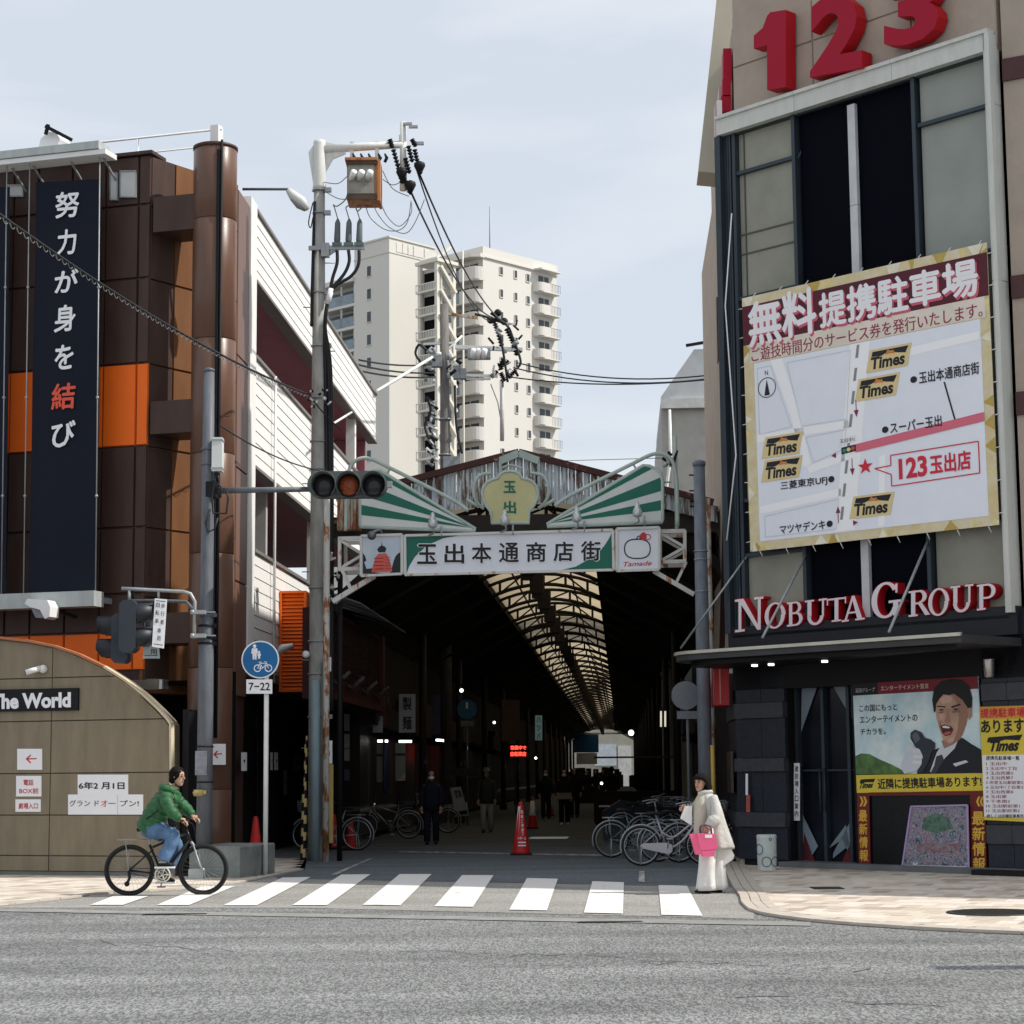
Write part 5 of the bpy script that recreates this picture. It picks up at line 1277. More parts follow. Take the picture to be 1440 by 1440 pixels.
# shop rows on both sides --------------------------------------------
rnd = random.Random(21)
def shoprow(u, side, v0, v1, label):
    t = T('shop_row', label, 'shops', FA, (u, v0, 0))
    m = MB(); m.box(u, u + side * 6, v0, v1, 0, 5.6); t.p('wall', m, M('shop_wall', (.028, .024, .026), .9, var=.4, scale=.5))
    v = v0 + .3
    while v < min(v1, 120):
        w_ = rnd.uniform(3.2, 5.0); kd = rnd.random()
        m = MB(); a = u - side * .06; m.box(u - side * .001, a, v + .1, v + w_ - .1, .15, 2.5)
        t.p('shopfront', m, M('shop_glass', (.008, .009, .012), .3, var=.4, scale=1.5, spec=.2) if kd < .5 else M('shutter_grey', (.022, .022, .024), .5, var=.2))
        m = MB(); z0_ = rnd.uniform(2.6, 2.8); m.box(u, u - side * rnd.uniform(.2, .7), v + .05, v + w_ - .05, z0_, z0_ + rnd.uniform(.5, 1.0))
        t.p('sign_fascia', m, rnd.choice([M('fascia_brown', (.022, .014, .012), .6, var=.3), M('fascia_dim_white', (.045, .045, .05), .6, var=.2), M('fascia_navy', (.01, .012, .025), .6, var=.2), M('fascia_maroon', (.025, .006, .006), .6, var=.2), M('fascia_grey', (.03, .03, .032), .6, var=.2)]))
        v += w_
    return t
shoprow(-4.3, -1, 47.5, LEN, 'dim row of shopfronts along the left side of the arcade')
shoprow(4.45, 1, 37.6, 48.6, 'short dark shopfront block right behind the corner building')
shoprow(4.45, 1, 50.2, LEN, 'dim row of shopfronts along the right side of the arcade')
# maroon ribbed fascia near the mouth, left
uF = -3.62; SF = FA.U(uF)
va, vb = SF(462, 900)[1], SF(538, 940)[1]; zt_, zb_ = SF(470, 858)[2], SF(470, 984)[2]
fs_ = T('ribbed_fascia', 'dark maroon ribbed shop fascia along the left side of the arcade mouth', 'shop fascia', FA, (uF, va, zb_))
MAR2 = M('maroon_metal', (.05, .010, .011), .5, var=.2, scale=1)
m = MB(); m.box(uF - .5, uF - .03, va, vb, zb_, zt_); fs_.p('backing', m, MAR2)
nr = 24; hh = (zt_ - zb_ - .5) / nr; b = MB(); b.ext([(0, 0, 0), (.03, 0, hh * .3), (.03, 0, hh * .7), (0, 0, hh * .95)], (0, vb - va - .5, 0)); me = b.mesh('rib', MAR2)
for k in range(nr): fs_.inst('rib', me, (uF - .03, va + .02, zb_ + .45 + k * hh))
m = MB(); m.box(uF - .1, uF + .06, vb - .4, vb, zb_ - .1, zt_); m.box(uF - .1, uF + .05, va, vb, zb_, zb_ + .12); fs_.p('edge', m, M('maroon_lit', (.08, .016, .016), .5, var=.15))
m = MB()
for k in range(4):
    v_ = lerp(va + 1.1, vb - 1.0, k / 3); m.tube([(uF + .02, v_, zb_ + .35), (uF + .25, v_ + .1, zb_ + .55)], .045, 6); m.tube([(uF + .02, v_ - .6, zb_ + .35), (uF + .02, v_ + .3, zb_ + .3)], .02, 5)
fs_.p('spot_bracket', m, M('bracket_dim', (.10, .09, .09), .6), kind='stuff')
# sloping eave sheets above it
m = MB()
for k in range(5):
    v_ = va + .5 + k * 1.7; m.ext([(uF - .5, v_, zt_ + .5 - k * .02), (uF + .55, v_, zt_ + .12), (uF + .55, v_, zt_ + .09), (uF - .5, v_, zt_ + .47)], (0, 1.5, 0), m=k % 2)
t = T('eave_roof', 'grey sheet eave over the maroon ribbed fascia', 'eave', FA, (uF, va, zt_)); t.p('eave_sheet', m, [M('eave_grey', (.15, .16, .18), .5, var=.25), M('eave_dark', (.06, .07, .08), .5, var=.25)], kind='stuff')
m = MB(); m.box(-4.6, -4.2, 42.5, 47.5, 0, 5.0); t = T('side_wall', 'black side wall below the maroon fascia with faint notices', 'wall', FA, (-4.3, 38.5, 0)); t.p('wall', m, VOID)
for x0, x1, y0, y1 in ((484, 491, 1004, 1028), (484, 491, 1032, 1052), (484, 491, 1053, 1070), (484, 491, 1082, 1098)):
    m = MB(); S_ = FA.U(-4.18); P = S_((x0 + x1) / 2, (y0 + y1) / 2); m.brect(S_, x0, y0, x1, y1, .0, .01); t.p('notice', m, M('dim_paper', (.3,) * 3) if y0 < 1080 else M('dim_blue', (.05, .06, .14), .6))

# signs and lights inside
def flatsign(q, Y, label, mat, txt=None, tcol=None, vert=True, cat='sign', emit=None, hang=True):
    S_ = FW.V(Y); c = S_((q[0] + q[2]) / 2, (q[1] + q[3]) / 2); t = T('shop_sign', label, cat, FW, c)
    m = MB(); m.brect(S_, *q, -.1, .0); t.p('board', m, mat)
    if txt:
        m = MB(); n = len(txt)
        for i, ch in enumerate(txt):
            if vert: h = (q[3] - q[1]) / n; w_ = q[2] - q[0]; text(m, S_, ch, (q[0] + w_ * .22, q[1] + h * (i + .14), q[2] - w_ * .22, q[1] + h * (i + .86)), .01, bold=.03)
            else: w_ = (q[2] - q[0]) / n; text(m, S_, ch, (q[0] + w_ * (i + .12), q[1] + (q[3] - q[1]) * .2, q[0] + w_ * (i + .88), q[3] - (q[3] - q[1]) * .2), .01, bold=.02)
        t.p('lettering', m, tcol or INK)
    return t
flatsign((561, 976, 584, 1030), 50, 'hanging pale sign with two dark characters left of the dark arcade column', M('sign_dim_white', (.42, .44, .48), .6, var=.1), '製麺', INK)
t = flatsign((524, 1002, 538, 1030), 48.5, 'small pale sign with a blue curve behind the gate post', M('sign_dim_white', (.42,) * 3))
m = MB(); S_ = FW.V(48.5)
for k in range(8): a0, a1 = R(-80 + k * 18), R(-62 + k * 18); m.poly(S_, [(524 + 11 * math.cos(a0), 1010 - 9 * math.sin(a0)), (524 + 11 * math.cos(a1), 1010 - 9 * math.sin(a1)), (524 + 8 * math.cos(a1), 1010 - 7 * math.sin(a1)), (524 + 8 * math.cos(a0), 1010 - 7 * math.sin(a0))], .01)
t.p('curve', m, BLUE)
flatsign((609, 978, 619, 1032), 56, 'narrow dim blue hanging sign behind the arcade column', M('dim_blue2', (.05, .06, .12), .6, var=.2))
flatsign((705, 984, 731, 1042), 75, 'brown cloth sign hanging over the red lit display', M('brown_cloth', (.13, .085, .07), .8, var=.2))
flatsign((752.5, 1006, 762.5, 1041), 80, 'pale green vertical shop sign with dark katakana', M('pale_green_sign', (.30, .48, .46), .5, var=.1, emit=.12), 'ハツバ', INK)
flatsign((635, 1080, 674, 1092), 62, 'dim low counter sign of two squares behind the sign post', M('fascia_dim_white', (.13,) * 3), '□□', INK, vert=False)
# shop window behind the bikes with strip lights
for (x0, x1, y0, y1, Y, lb) in ((530, 538, 1045, 1100, 51, 'narrow grey lit panel left of the blue pipe'), (556, 570, 1045, 1098, 51, 'grey lit panel right of the blue pipe')):
    S_ = FW.V(Y); t = T('shop_window', lb + ' inside the arcade', 'window', FW, S_(x0, y1)); m = MB(); m.brect(S_, x0, y0, x1, y1, -.05, 0); t.p('pane', m, M('window_grey', (.18, .18, .17), .4, var=.2))
    m = MB(); m.brect(S_, x0, (y0 + y1) / 2 - 12, x1, (y0 + y1) / 2 - 9, 0, .02); t.p('rail', m, BLACK)
t = T('drain_pipe', 'dark blue pipe standing between two lit shop panels', 'pipe', FW, at(541, 1100, 50.8)); m = MB(); m.tube([at(541, 1045, 50.8), at(541, 1118, 50.8)], .05, 10); t.p('pipe', m, M('pipe_blue', (.03, .05, .14), .5))
TUBE = M('lamp_tube_lit', (1, .98, .93), .4, var=0, emit=3.5)
for x0, x1, y, Y, lb in ((531, 538, 1042, 50, 'short lit tube above the blue-curved sign'), (541.5, 545.5, 1042, 50, 'tiny lit tube beside the blue pipe'), (561, 579, 1042.5, 50, 'long lit tube under the two-character sign'), (613, 624, 1040.5, 56, 'tilted lit tube right of the arcade column')):
    P = at((x0 + x1) / 2, y, Y); t = T('tube_light', lb, 'light', FW, P); m = MB(); m.tube([at(x0, y, Y), at(x1, y + (1 if x0 == 613 else 0), Y)], .032, 8); t.p('tube', m, TUBE); m = MB(); m.tube([at(x0, y - 2.2, Y), at(x1, y - 2.2, Y)], .02, 6); t.p('holder', m, BLACK)
for x, y, Y, lb, r_ in ((649, 971, 60, 'small lit spotlight above the inner blue sign', .055), (695, 1016, 75, 'tiny lit bulb beside the brown cloth sign', .05), (753.5, 1066, 80, 'tiny lit bulb below the green katakana sign', .05), (887.5, 1030.5, 80, 'yellowish lamp at the right of the arcade end', .11), (846, 1101.5, 80, 'low bright bicycle lamp in the distance', .055), (984 - 27, 1057, 50, 'faint lamp', .0)):
    if r_: P = at(x, y, Y); t = T('lit_lamp', lb, 'lamp', FW, P); m = MB(); m.ball(tuple(P), r_, n=10, k=7); t.p('bulb', m, TUBE); m = MB(); m.tube([P + Vector((0, 0, r_)), P + Vector((0, 0, r_ + .15))], .015, 5); t.p('stem', m, BLACK)
# lit red display
S_ = FW.V(76.); t = T('led_display', 'glowing red two-line display hanging in the dark arcade', 'display', FW, S_(728, 1055)); m = MB(); m.brect(S_, 716, 1046, 741, 1065, -.1, 0); t.p('case', m, BLACK)
texts(t, 'lettering', M('led_red', (1, .05, .03), .4, var=0, emit=3), S_, [('営業中で', (718, 1048.5, 740, 1054.5)), ('自転車店', (718, 1057, 740, 1063.5))], d=.01, bold=.05)
# inner blue signs
for x, y, r_, Y, y1, lb in ((656.5, 997.5, .30, 62, 1100, 'dim round blue path sign on a post deep inside the arcade'), (724.5, 1025, .2, 80, 1050, 'small dim blue sign in front of the brown cloth')):
    C = at(x, y, Y); t = T('round_sign', lb, 'road sign', FW, (C.x, Y, 0))
    m = MB(); m.disc((C.x, 0, C.z), r_, Y - .02, Y, 28); t.p('disc', m, M('dim_sign_blue', (.03, .14, .27), .5, var=.15))
    m = MB(); m.brect(FW.V(Y - .03), x - 1.5, y - 10 * r_ / .3, x + 1.5, y - 1, 0, .004); t.p('symbol', m, PAPER)
    m = MB(); m.tube([(C.x, Y + .03, 0), (C.x, Y + .03, C.z)], .03); t.p('post', m, GREYP)
    if r_ > .25: m = MB(); m.brect(FW.V(Y - .02), 648, 1013.5, 666, 1021.5, 0, .015); t.p('plate', m, M('fascia_dim_white2', (.2, .2, .21), .6))
# A-board
P = gnd(648, 1152); P = at(648, 1090, 55.); yA = 55.
t = T('a_board', 'pale folding notice board leaning behind the parked bicycles', 'notice board', FW, (P.x, yA, 0)); S_ = FW.V(yA)
m = MB(); m.slab(S_, [(633, 1108), (648, 1106), (657, 1139), (640, 1142)], 0, .04); t.p('panel', m, M('aboard_grey', (.33, .33, .35), .6, var=.15)); m = MB(); text(m, S_, '営業', [(638, 1111), (647, 1110), (651, 1121), (641, 1123)], .045, bold=.03); t.p('lettering', m, INK)
m = MB(); m.tube([S_(655, 1128), S_(659, 1146), S_(638, 1148)], .025, 6); t.p('stand', m, STEEL)
# bright far end of the arcade
t = T('far_building', 'sunlit pale building front seen through the far end of the arcade', 'building', FA, (0, 262, 0))
m = MB(); m.box(-14, 16, 262, 266, 0, 16); t.p('wall', m, M('far_cream', (.34, .33, .28), .7, var=.2, scale=.3))
m = MB(); m.box(-1.5, 1.3, 261.8, 262, 2.5, 5.2); t.p('shopfront', m, M('far_glass', (.5, .55, .6), .3, var=.2)); m = MB(); m.box(1.5, 3.2, 261.8, 262, 0, 5); t.p('door', m, M('far_white', (.55, .55, .53), .5))
t = T('tarpaulin', 'blue tarpaulin panel hanging across the far left of the arcade end', 'tarpaulin', FA, (-2.2, 238, 3.9)); m = MB(); m.box(-3.6, -.7, 238, 238.1, 3.95, 6.2); t.p('sheet', m, M('tarp_blue', (.02, .12, .32), .6, var=.2, scale=1)); m = MB(); m.box(-3.3, -.9, 238, 238.1, 2.6, 3.9); t.p('lower_sheet', m, M('tarp_white', (.6, .62, .65), .6, var=.1))
t = T('crowd_row', 'dark row standing for a crowd, added to cover the foot of the bright arcade end', 'goods', FA, (0, 228, 0)); m = MB(); rg = random.Random(9)  # dark boxes added as a crowd to cover the bright end
for k in range(30): u_ = rg.uniform(-4, 4); h_ = rg.uniform(1.2, 2.3); m.box(u_ - .3, u_ + .3, 225 + k * .2, 225.15 + k * .2, 0, h_)
t.p('goods', m, M('crowd_dark', (.03, .03, .035), .8, var=.5), kind='stuff')
t = T('end_arch', 'curved pale lattice beam across the far end of the arcade', 'beam', FA, (0, 236, 6.3)); m = MB(); m.tube([(-4 + .8 * i, 236, 6.2 + .5 * (1 - ((i - 5) / 5) ** 2)) for i in range(11)], .14, 8); m.box(-4.2, 4.2, 235.9, 236.1, 6.0, 6.2); m.box(-4.1, -3.8, 235.9, 236.1, 2, 6.2); m.box(3.9, 4.3, 235.9, 236.1, 2, 6.2); t.p('beam', m, M('beam_pale', (.5, .52, .42), .6, var=.3, scale=1))

# ================================================================ WHITE APARTMENT TOWER
YT = 250.
C2 = at(684, 1080, YT); FT2 = Frame(C2.x, C2.y, -43.); TU, TV = FT2.U(0), FT2.V(0)
tow = T('apartment_tower', 'tall white apartment block with rounded balconies and rows of small windows', 'apartment block', FT2, (0, 0, 0))
TW = M('tower_white', (.62, .595, .55), .7, var=.05, scale=.05)
TWD = M('tower_window', (.06, .075, .085), .2, var=.3, scale=.6)
zT = TU(684, 350)[2]; d = TU(785, 600)[1]; cL = TV(640, 600)[0]
m = MB(); m.box(cL - 4, 0, 0, d, 0, zT); tow.p('wall', m, TW)
m = MB(); m.box(cL - 4, .25, -.25, d + .2, zT - 1.2, zT - .95); m.box(cL - 4.0, .12, -.12, d + .1, zT - .95, zT + .2); tow.p('cornice', m, TW)
fh = 2.93
def uwin(px, py, w_, h_, F_=TU):
    return F_(px, py)
for (xa, xb, ya, yb_) in ((702.5, 706.5, 375, 386), (723, 726.5, 380, 391), (740, 744, 385, 395.5)):
    a = TU(xa, ya); b_ = TU(xb, yb_)
    for k in range(10):
        z1, z0 = a[2] - k * fh, a[2] - k * fh - 1.0
        if z0 < 0: break
        m = MB(); m.box(.0, .04, a[1], b_[1], z0, z1); w_ = tow.p('window', m, TWD)
        m = MB(); m.box(.04, .1, a[1] - .08, a[1], z0, z1); m.box(.04, .1, b_[1], b_[1] + .08, z0, z1); m.box(0.04, .12, a[1] - .1, b_[1] + .1, z0 - .1, z0); tow.p('frame', m, TW, parent=w_)
# right balconies with rounded parapets
a = TU(748.5, 396); b_ = TU(779, 396); w0, w1 = TU(757, 380)[1], TU(771, 380)[1]
zp = TU(749, 397)[2]
RAILG = M('balcony_rail', (.30, .32, .33), .4, var=.1)
for k in range(10):
    zb = zp - k * fh
    if zb < 3: break
    m = MB(); L = b_[1] - a[1]
    V = []; N = 9
    prof = [(a[1] + L * .0, 0.0)] + [(a[1] + L * (.25 - .25 * math.cos(t)), 1.1 * math.sin(t)) for t in [math.pi / 2 * i / 5 for i in range(1, 6)]]
    prof += [(a[1] + L * .55, 1.15)]
    for i in range(len(prof) - 1):
        (v0_, e0_), (v1_, e1_) = prof[i], prof[i + 1]; V0 = [(e0_, v0_, zb - 1.15), (e1_, v1_, zb - 1.15), (e1_, v1_, zb), (e0_, v0_, zb)]
        m.ext(V0, (-.12, .05, 0))
    bal = tow.p('balcony', m, TW)
    m = MB(); m.ext([(0, a[1], zb - 1.3), (1.1, a[1] + L * .25, zb - 1.3), (1.2, a[1] + L * .5, zb - 1.3), (1.2, b_[1], zb - 1.3), (0, b_[1], zb - 1.3)], (0, 0, .15)); tow.p('slab', m, TW, parent=bal)
    m = MB(); 
    for i in range(7): v_ = lerp(a[1] + L * .56, b_[1] - .05, i / 6); m.box(1.12, 1.16, v_ - .03, v_ + .03, zb - 1.15, zb)
    m.box(1.11, 1.17, a[1] + L * .55, b_[1], zb - .08, zb); tow.p('railing', m, RAILG, parent=bal)
    m = MB(); m.box(0.0, .05, w0, w1, zb - 1.0, zb + 1.1); w_ = tow.p('window', m, TWD)
    m = MB(); m.box(.05, .08, (w0 + w1) / 2 - .05, (w0 + w1) / 2 + .05, zb - 1, zb + 1.1); tow.p('frame', m, TW, parent=w_)
m = MB(); m.ext([(0, a[1], zp + fh - 1.3), (1.3, a[1] + .4, zp + fh - 1.3), (1.3, b_[1], zp + fh - 1.3), (0, b_[1], zp + fh - 1.3)], (0, 0, .2)); tow.p('top_canopy', m, TW)
# left-face rounded balconies
uA, uB = TV(657, 380)[0], TV(681, 380)[0]; uC = cL
zp2 = TV(670, 378)[2]
for k in range(10):
    zb = zp2 - k * fh
    if zb < 3: break
    m = MB(); L = uB - uA
    prof = [(uB, 0.)] + [(uB - 1.0 + 1.0 * math.cos(t), -1.5 * math.sin(t)) for t in [math.pi / 2 * i / 5 for i in range(1, 6)]] + [(uA, -1.5)]
    for i in range(len(prof) - 1):
        (u0_, e0_), (u1_, e1_) = prof[i], prof[i + 1]; m.ext([(u0_, e0_, zb - 1.6), (u1_, e1_, zb - 1.6), (u1_, e1_, zb), (u0_, e0_, zb)], (-.05, .12, 0))
    bal = tow.p('balcony', m, TW)
    m = MB(); m.ext([(uC - .5, 0, zb - 1.75), (uC - .5, -1.5, zb - 1.75), (uB - 1, -1.55, zb - 1.75), (uB - .1, -.8, zb - 1.75), (uB, 0, zb - 1.75)], (0, 0, .18)); tow.p('slab', m, TW, parent=bal)
    m = MB(); m.box(uC - .3, uA, -1.48, -1.44, zb - 1.6, zb - .2); tow.p('glass_rail', m, M('rail_glass', (.22, .27, .30), .25, var=.3, scale=.8), parent=bal)
    m = MB(); m.box(uC, uB - 1.1, -.06, 0, zb - 1.5, zb + .65); w_ = tow.p('window', m, TWD)
    m = MB()
    for q in (.33, .66): m.box(lerp(uC, uB - 1.1, q) - .06, lerp(uC, uB - 1.1, q) + .06, -.1, -.06, zb - 1.5, zb + .65)
    tow.p('frame', m, TW, parent=w_)
m = MB(); m.ext([(uC - .5, 0, zp2 + fh - 1.75), (uC - .5, -1.6, zp2 + fh - 1.75), (uB - .8, -1.7, zp2 + fh - 1.75), (uB + .1, -.8, zp2 + fh - 1.75), (uB + .1, 0, zp2 + fh - 1.75)], (0, 0, .5)); tow.p('top_canopy', m, TW)
m = MB(); px0 = TV(673, 282); m.cyl((px0[0], 2, zT), (px0[0], 2, at(673, 284, YT).z), .07, .03, 6); tow.p('mast', m, GREYP)
m = MB(); m.tube([TV(668, 370)[:1] + (-2.2, 0), TV(668, 370)[:1] + (-2.2, zp2 + 2)], .12, 6); tow.p('downpipe', m, TW)
# left wing
C1 = at(548, 1080, YT - 4); FT1 = Frame(C1.x, C1.y, -43.); L1, L2 = FT1.V(0), FT1.U(0)
wing_ = T('apartment_wing', 'blank white wing of the tower with a column of slit windows', 'apartment block', FT1, (0, 0, 0))
zW = L2(548, 333)[2]; uW0 = L1(498, 600)[0]; dW = L2(612, 600)[1]; TWB = M('tower_white_wing', (.60, .58, .53), .7, var=.05, scale=.05)
m = MB(); m.box(uW0, 0, 0, dW, 0, zW); wing_.p('wall', m, TWB)
m = MB(); m.box(uW0 - .05, .08, -.08, dW + .05, zW - 2.0, zW - 1.85); m.box(uW0 - .1, .15, -.15, dW + .1, zW - .1, zW + .12); wing_.p('cornice', m, TWB)
m = MB()
for i in range(6): v_ = lerp(1.2, dW - 1.5, i / 5.5); m.box(.0, .06, v_, v_ + 1.1, zW - 1.7, zW - .5)
wing_.p('parapet_panels', m, TW, kind='stuff')
a, b_ = L1(516.5, 375), L1(521.5, 389)
for k in range(10):
    m = MB(); m.box(a[0], b_[0], -.04, 0, a[2] - k * fh - 1.3, a[2] - k * fh); w_ = wing_.p('window', m, TWD); m = MB(); m.box(a[0] - .1, b_[0] + .1, -.12, -.04, a[2] - k * fh - 1.4, a[2] - k * fh - 1.3); wing_.p('sill', m, TWB, parent=w_)
# lower balcony block on the left
zB = L1(480, 400)[2]; u0_ = L1(440, 500)[0]
m = MB(); m.box(u0_, uW0, 2.0, 12, 0, zB); wing_.p('low_block', m, TWB)
m = MB(); m.box(u0_ - .2, uW0, -.3, 12, zB, zB + .6); wing_.p('low_roof', m, TWB)
S2 = FT1.V(0)
for k in range(8):
    z1 = zB - .6 - k * fh
    m = MB(); m.box(u0_, uW0, .1, 2, z1 - 2.5, z1 - 2.3 ); m.box(u0_, uW0, 0, .15, z1 - 2.55, z1 - 2.2); wing_.p('floor_slab', m, TWB)
    m = MB(); m.box(u0_, uW0, .1, .16, z1 - 2.2, z1 - .9); wing_.p('glass_rail', m, M('rail_glass', (.22,) * 3))
    m = MB(); m.box(u0_, uW0, 1.9, 1.98, z1 - 2.2, z1 + .1); w_ = wing_.p('window', m, M('tower_glass_blue', (.13, .17, .19), .2, var=.35, scale=.4))
    m = MB()
    for q in (0, .33, .66, .97): m.box(lerp(u0_, uW0, q), lerp(u0_, uW0, q) + .15, .1, .3, z1 - 2.2, z1 + .3)
    wing_.p('mullion', m, TWB, parent=w_, kind='stuff')
# open stair between the wings
YSs = YT - 9.; FS3 = Frame(at(592, 1080, YSs).x, YSs, -43.); SS3 = FS3.V(0)
st = T('stair_tower', 'open white stair tower with zigzag flights between the two tower blocks', 'stair tower', FS3, (0, 0, 0))
wU = SS3(615, 500)[0]; vD = FS3.U(wU)(638, 500)[1]; zS = SS3(600, 372)[2]
SM = M('stair_white', (.66, .63, .55), .6, var=.06)
for (u_, v_) in ((wU, 0), (wU, vD), (0.1, 0)):
    m = MB(); m.box(u_ - .22, u_ + .22, v_ - .22, v_ + .22, 0, zS); st.p('post', m, SM)
m = MB(); m.box(-.3, wU + .2, .4, .7, 0, zS - .5); m.box(-.3, 0, .4, vD, 0, zS - .5); st.p('back_wall', m, M('stair_shade', (.5, .48, .43), .7, var=.05))
m = MB(); m.ext([(-.4, -.4, zS), (wU + .5, -.4, zS), (wU + .5, vD + .4, zS), (-.4, vD + .4, zS)], (0, 0, .4)); m.ext([(0, 0, zS + .4), (wU, 0, zS + .4), (wU, vD, zS + 2.4), (0, vD, zS + 2.0)], (0, 0, .3)); st.p('roof', m, SM)
for k in range(11):
    z_ = zS - .6 - (k + 1) * fh
    if z_ < 2: break
    m = MB(); m.box(-.3, wU, -.4, .4, z_, z_ + .25); st.p('landing', m, SM)
    m = MB(); m.box(-.3, wU, -.45, -.35, z_ + 1.0, z_ + 1.12)
    for i in range(8): x_ = lerp(-.25, wU, i / 7.5); m.box(x_, x_ + .08, -.44, -.37, z_ + .25, z_ + 1.0)
    st.p('railing', m, SM)
    m = MB(); m.box(.5, wU - .6, .3, .42, z_ + 1.3, z_ + 2.5); st.p('opening', m, VOID)
    m = MB(); m.bar((wU + .25, vD, z_ + .1), (wU + .25, .2, z_ + fh + .1), .35, .7); st.p('flight', m, SM)
    m = MB(); m.box(wU - .1, wU + .05, .3, vD, z_ + .4, z_ + 2.2); st.p('stair_back', m, M('stair_dim', (.33, .33, .32), .7, var=.1))
# pale building beyond the right side of the street
Yp = 72.; FP = Frame(at(939, 1080, Yp).x, Yp, -3); SPd = FP.V(0)
t = T('distant_house', 'pale rendered building with a sloping glazed roof end beyond the arcade, right', 'building', FP, (0, 0, 0))
a, b_, c_ = SPd(939, 560), SPd(976, 492), SPd(995, 490)
m = MB(); m.box(0, 8, 0, 14, 0, SPd(939, 566)[2]); t.p('wall', m, M('render_grey', (.40, .39, .36), .9, var=.12, scale=2, bump=.3, bscale=8))
zz0 = SPd(939, 566)[2]
m = MB(); m.ext([(0, -.1, zz0), (.0, -.1, zz0 + .2), (b_[0], -.1, b_[2]), (8, -.1, c_[2]), (8, -.1, zz0)], (0, 10, 0)); t.p('glazed_roof', m, M('roof_pale', (.52, .54, .55), .4, var=.08))
m = MB(); m.box(.0, 8, -.25, -.1, zz0 - .25, zz0 + .1); t.p('eave', m, M('eave_white', (.6, .6, .58), .5)); m = MB(); m.tube([(.3, -.2, zz0 - .3), (.3, -.2, zz0 - 2), (.1, -.2, zz0 - 3.4), (.1, -.2, 2)], .06); t.p('downpipe', m, WHITE)
m = MB(); m.bar((b_[0] - .3, -.3, b_[2] + .1), (b_[0] + 1, -.3, b_[2] + .3), .1); t.p('roof_edge', m, BLACK)
# bracket lamp at the right end of the gate
P = SG(940, 640); t = T('gate_fitting', 'rusty cable fitting on the tube end at the right of the gate', 'fitting', FG, P)
m = MB()
for k in range(10): a = SG(rnd.uniform(930, 950), rnd.uniform(632, 656)); b_ = SG(rnd.uniform(930, 952), rnd.uniform(632, 656)); m.tube([(a[0], .05, a[2]), (b_[0], .1, b_[2])], .03, 5, k % 2)
t.p('clamps', m, [PALE, BLACK], kind='stuff')
m = MB(); a = SG(951, 700); m.tube([(a[0], .1, SG(951, 745)[2]), (a[0], .1, SG(951, 612)[2])], .035); t.p('upright', m, PALE)
for x, lb in ((929.5, 'left'), (935.5, 'right')):
    P = at(x, 1022, 46); t = T('lit_tube', lb + ' of two thin pale vertical tubes in the right shade of the arcade', 'light', FW, P); m = MB(); m.tube([P, at(x, 1000, 46)], .022, 6); t.p('tube', m, M('tube_dim', (.8, .75, .6), .4, var=0, emit=.8)); m = MB(); m.tube([at(x, 1030, 46.1), at(x, 995, 46.1)], .03, 6); t.p('holder', m, BLACK)

# ================================================================ RIGHT BUILDING
K = gnd(1040, 1218); FR = Frame(K.x, K.y, -47.6); SRt = FR.V(0)
FRS = Frame(K.x, K.y, -3.); SRS = FRS.U(0, -1)
BEIGE = M('beige_render', (.40, .335, .275), .85, var=.12, scale=1.6, bump=.25, bscale=30)
rb = T('corner_building', 'beige corner building with a huge window frame, red lettering and a dark stone ground floor', 'building', FR, (0, 0, 0))
W1 = SRt(1421, 600)[0]; ztop = SRt(1035, 22)[2]
zF = SRt(1228, 118)[2]      # top of the window frame
zc = SRt(1200, 893)[2]      # canopy
zw1 = SRt(1200, 141)[2]; 
zg0 = SRt(1230, 868)[2]     # bottom of glazing
# body behind
m = MB(); 
m.box(0.24, W1 + .0, .05, .5, zF - .05, ztop + 1.2)      # wall over the frame
m.box(-.0, W1 + 1.0, .6, .9, 0, zF)                       # dark back behind the glass
rb.p('upper_wall', m, BEIGE)
m = MB(); m.box(0, W1, .55, .6, 0, zF); rb.p('inner_dark', m, VOID)
# wall panels over the frame, with joints
zj_ = [zF + .02, zF + 1.0, ztop, ztop + 1.2]
m = MB(); m.ext([(p[0], .045, p[1]) for p in ((0, zF), (W1 + .05, zF), (W1 + .05, ztop + 1.15), (0, ztop + .03))], (0, .03, 0))
panels(rb, FR, 'v', .05, [0.24, W1 * .36, W1 * .72, W1 + .02], [zF + .02, SRt(1040, 92)[2], ztop], BEIGE, gap=.006, th=.03)
# side wall along the arcade
DEPTH = SRS(990, 600)[1]
m = MB(); m.box(.02, 5, .0, DEPTH, 0, zF - .05); m.box(.22, 5, .3, DEPTH - 1, zF - .05, ztop); inframe(FRS, rb, m, 'side_wall', BEIGE)
m = MB(); m.box(.0, .03, 3.4, 3.7, SRS(997, 560)[2], SRS(997, 470)[2]); 
inframe(FRS, rb, m, 'window_slot', M('slot_maroon', (.05, .012, .014), .5))
m = MB(); m.box(-.04, .03, .9, 1.02, 4.2, zF + .3); m.box(-.09, .0, .1, .16, 3.2, zF + .6); inframe(FRS, rb, m, 'drainpipe', WHITE)
m = MB()
for k in range(5): m.box(-.03, .02, .22 + k * .13, .28 + k * .13, zg0, zF - .1)
m.box(-.05, .02, .14, .86, zg0, zg0 + .1)
inframe(FRS, rb, m, 'side_grille', M('grille_dark', (.03, .035, .045), .45, metal=.3))
m = MB(); m.box(-.02, .02, .18, .84, zg0, zF - .05); inframe(FRS, rb, m, 'side_glass', BLACK)
m = MB(); 
for v_ in (4.0, 9.0): m.bar((-.03, v_, 3.5), (-.03, v_ - 3.2, 6.6), .1)
inframe(FRS, rb, m, 'pipe_run', M('pipe_maroon', (.06, .03, .03), .5), kind='stuff')
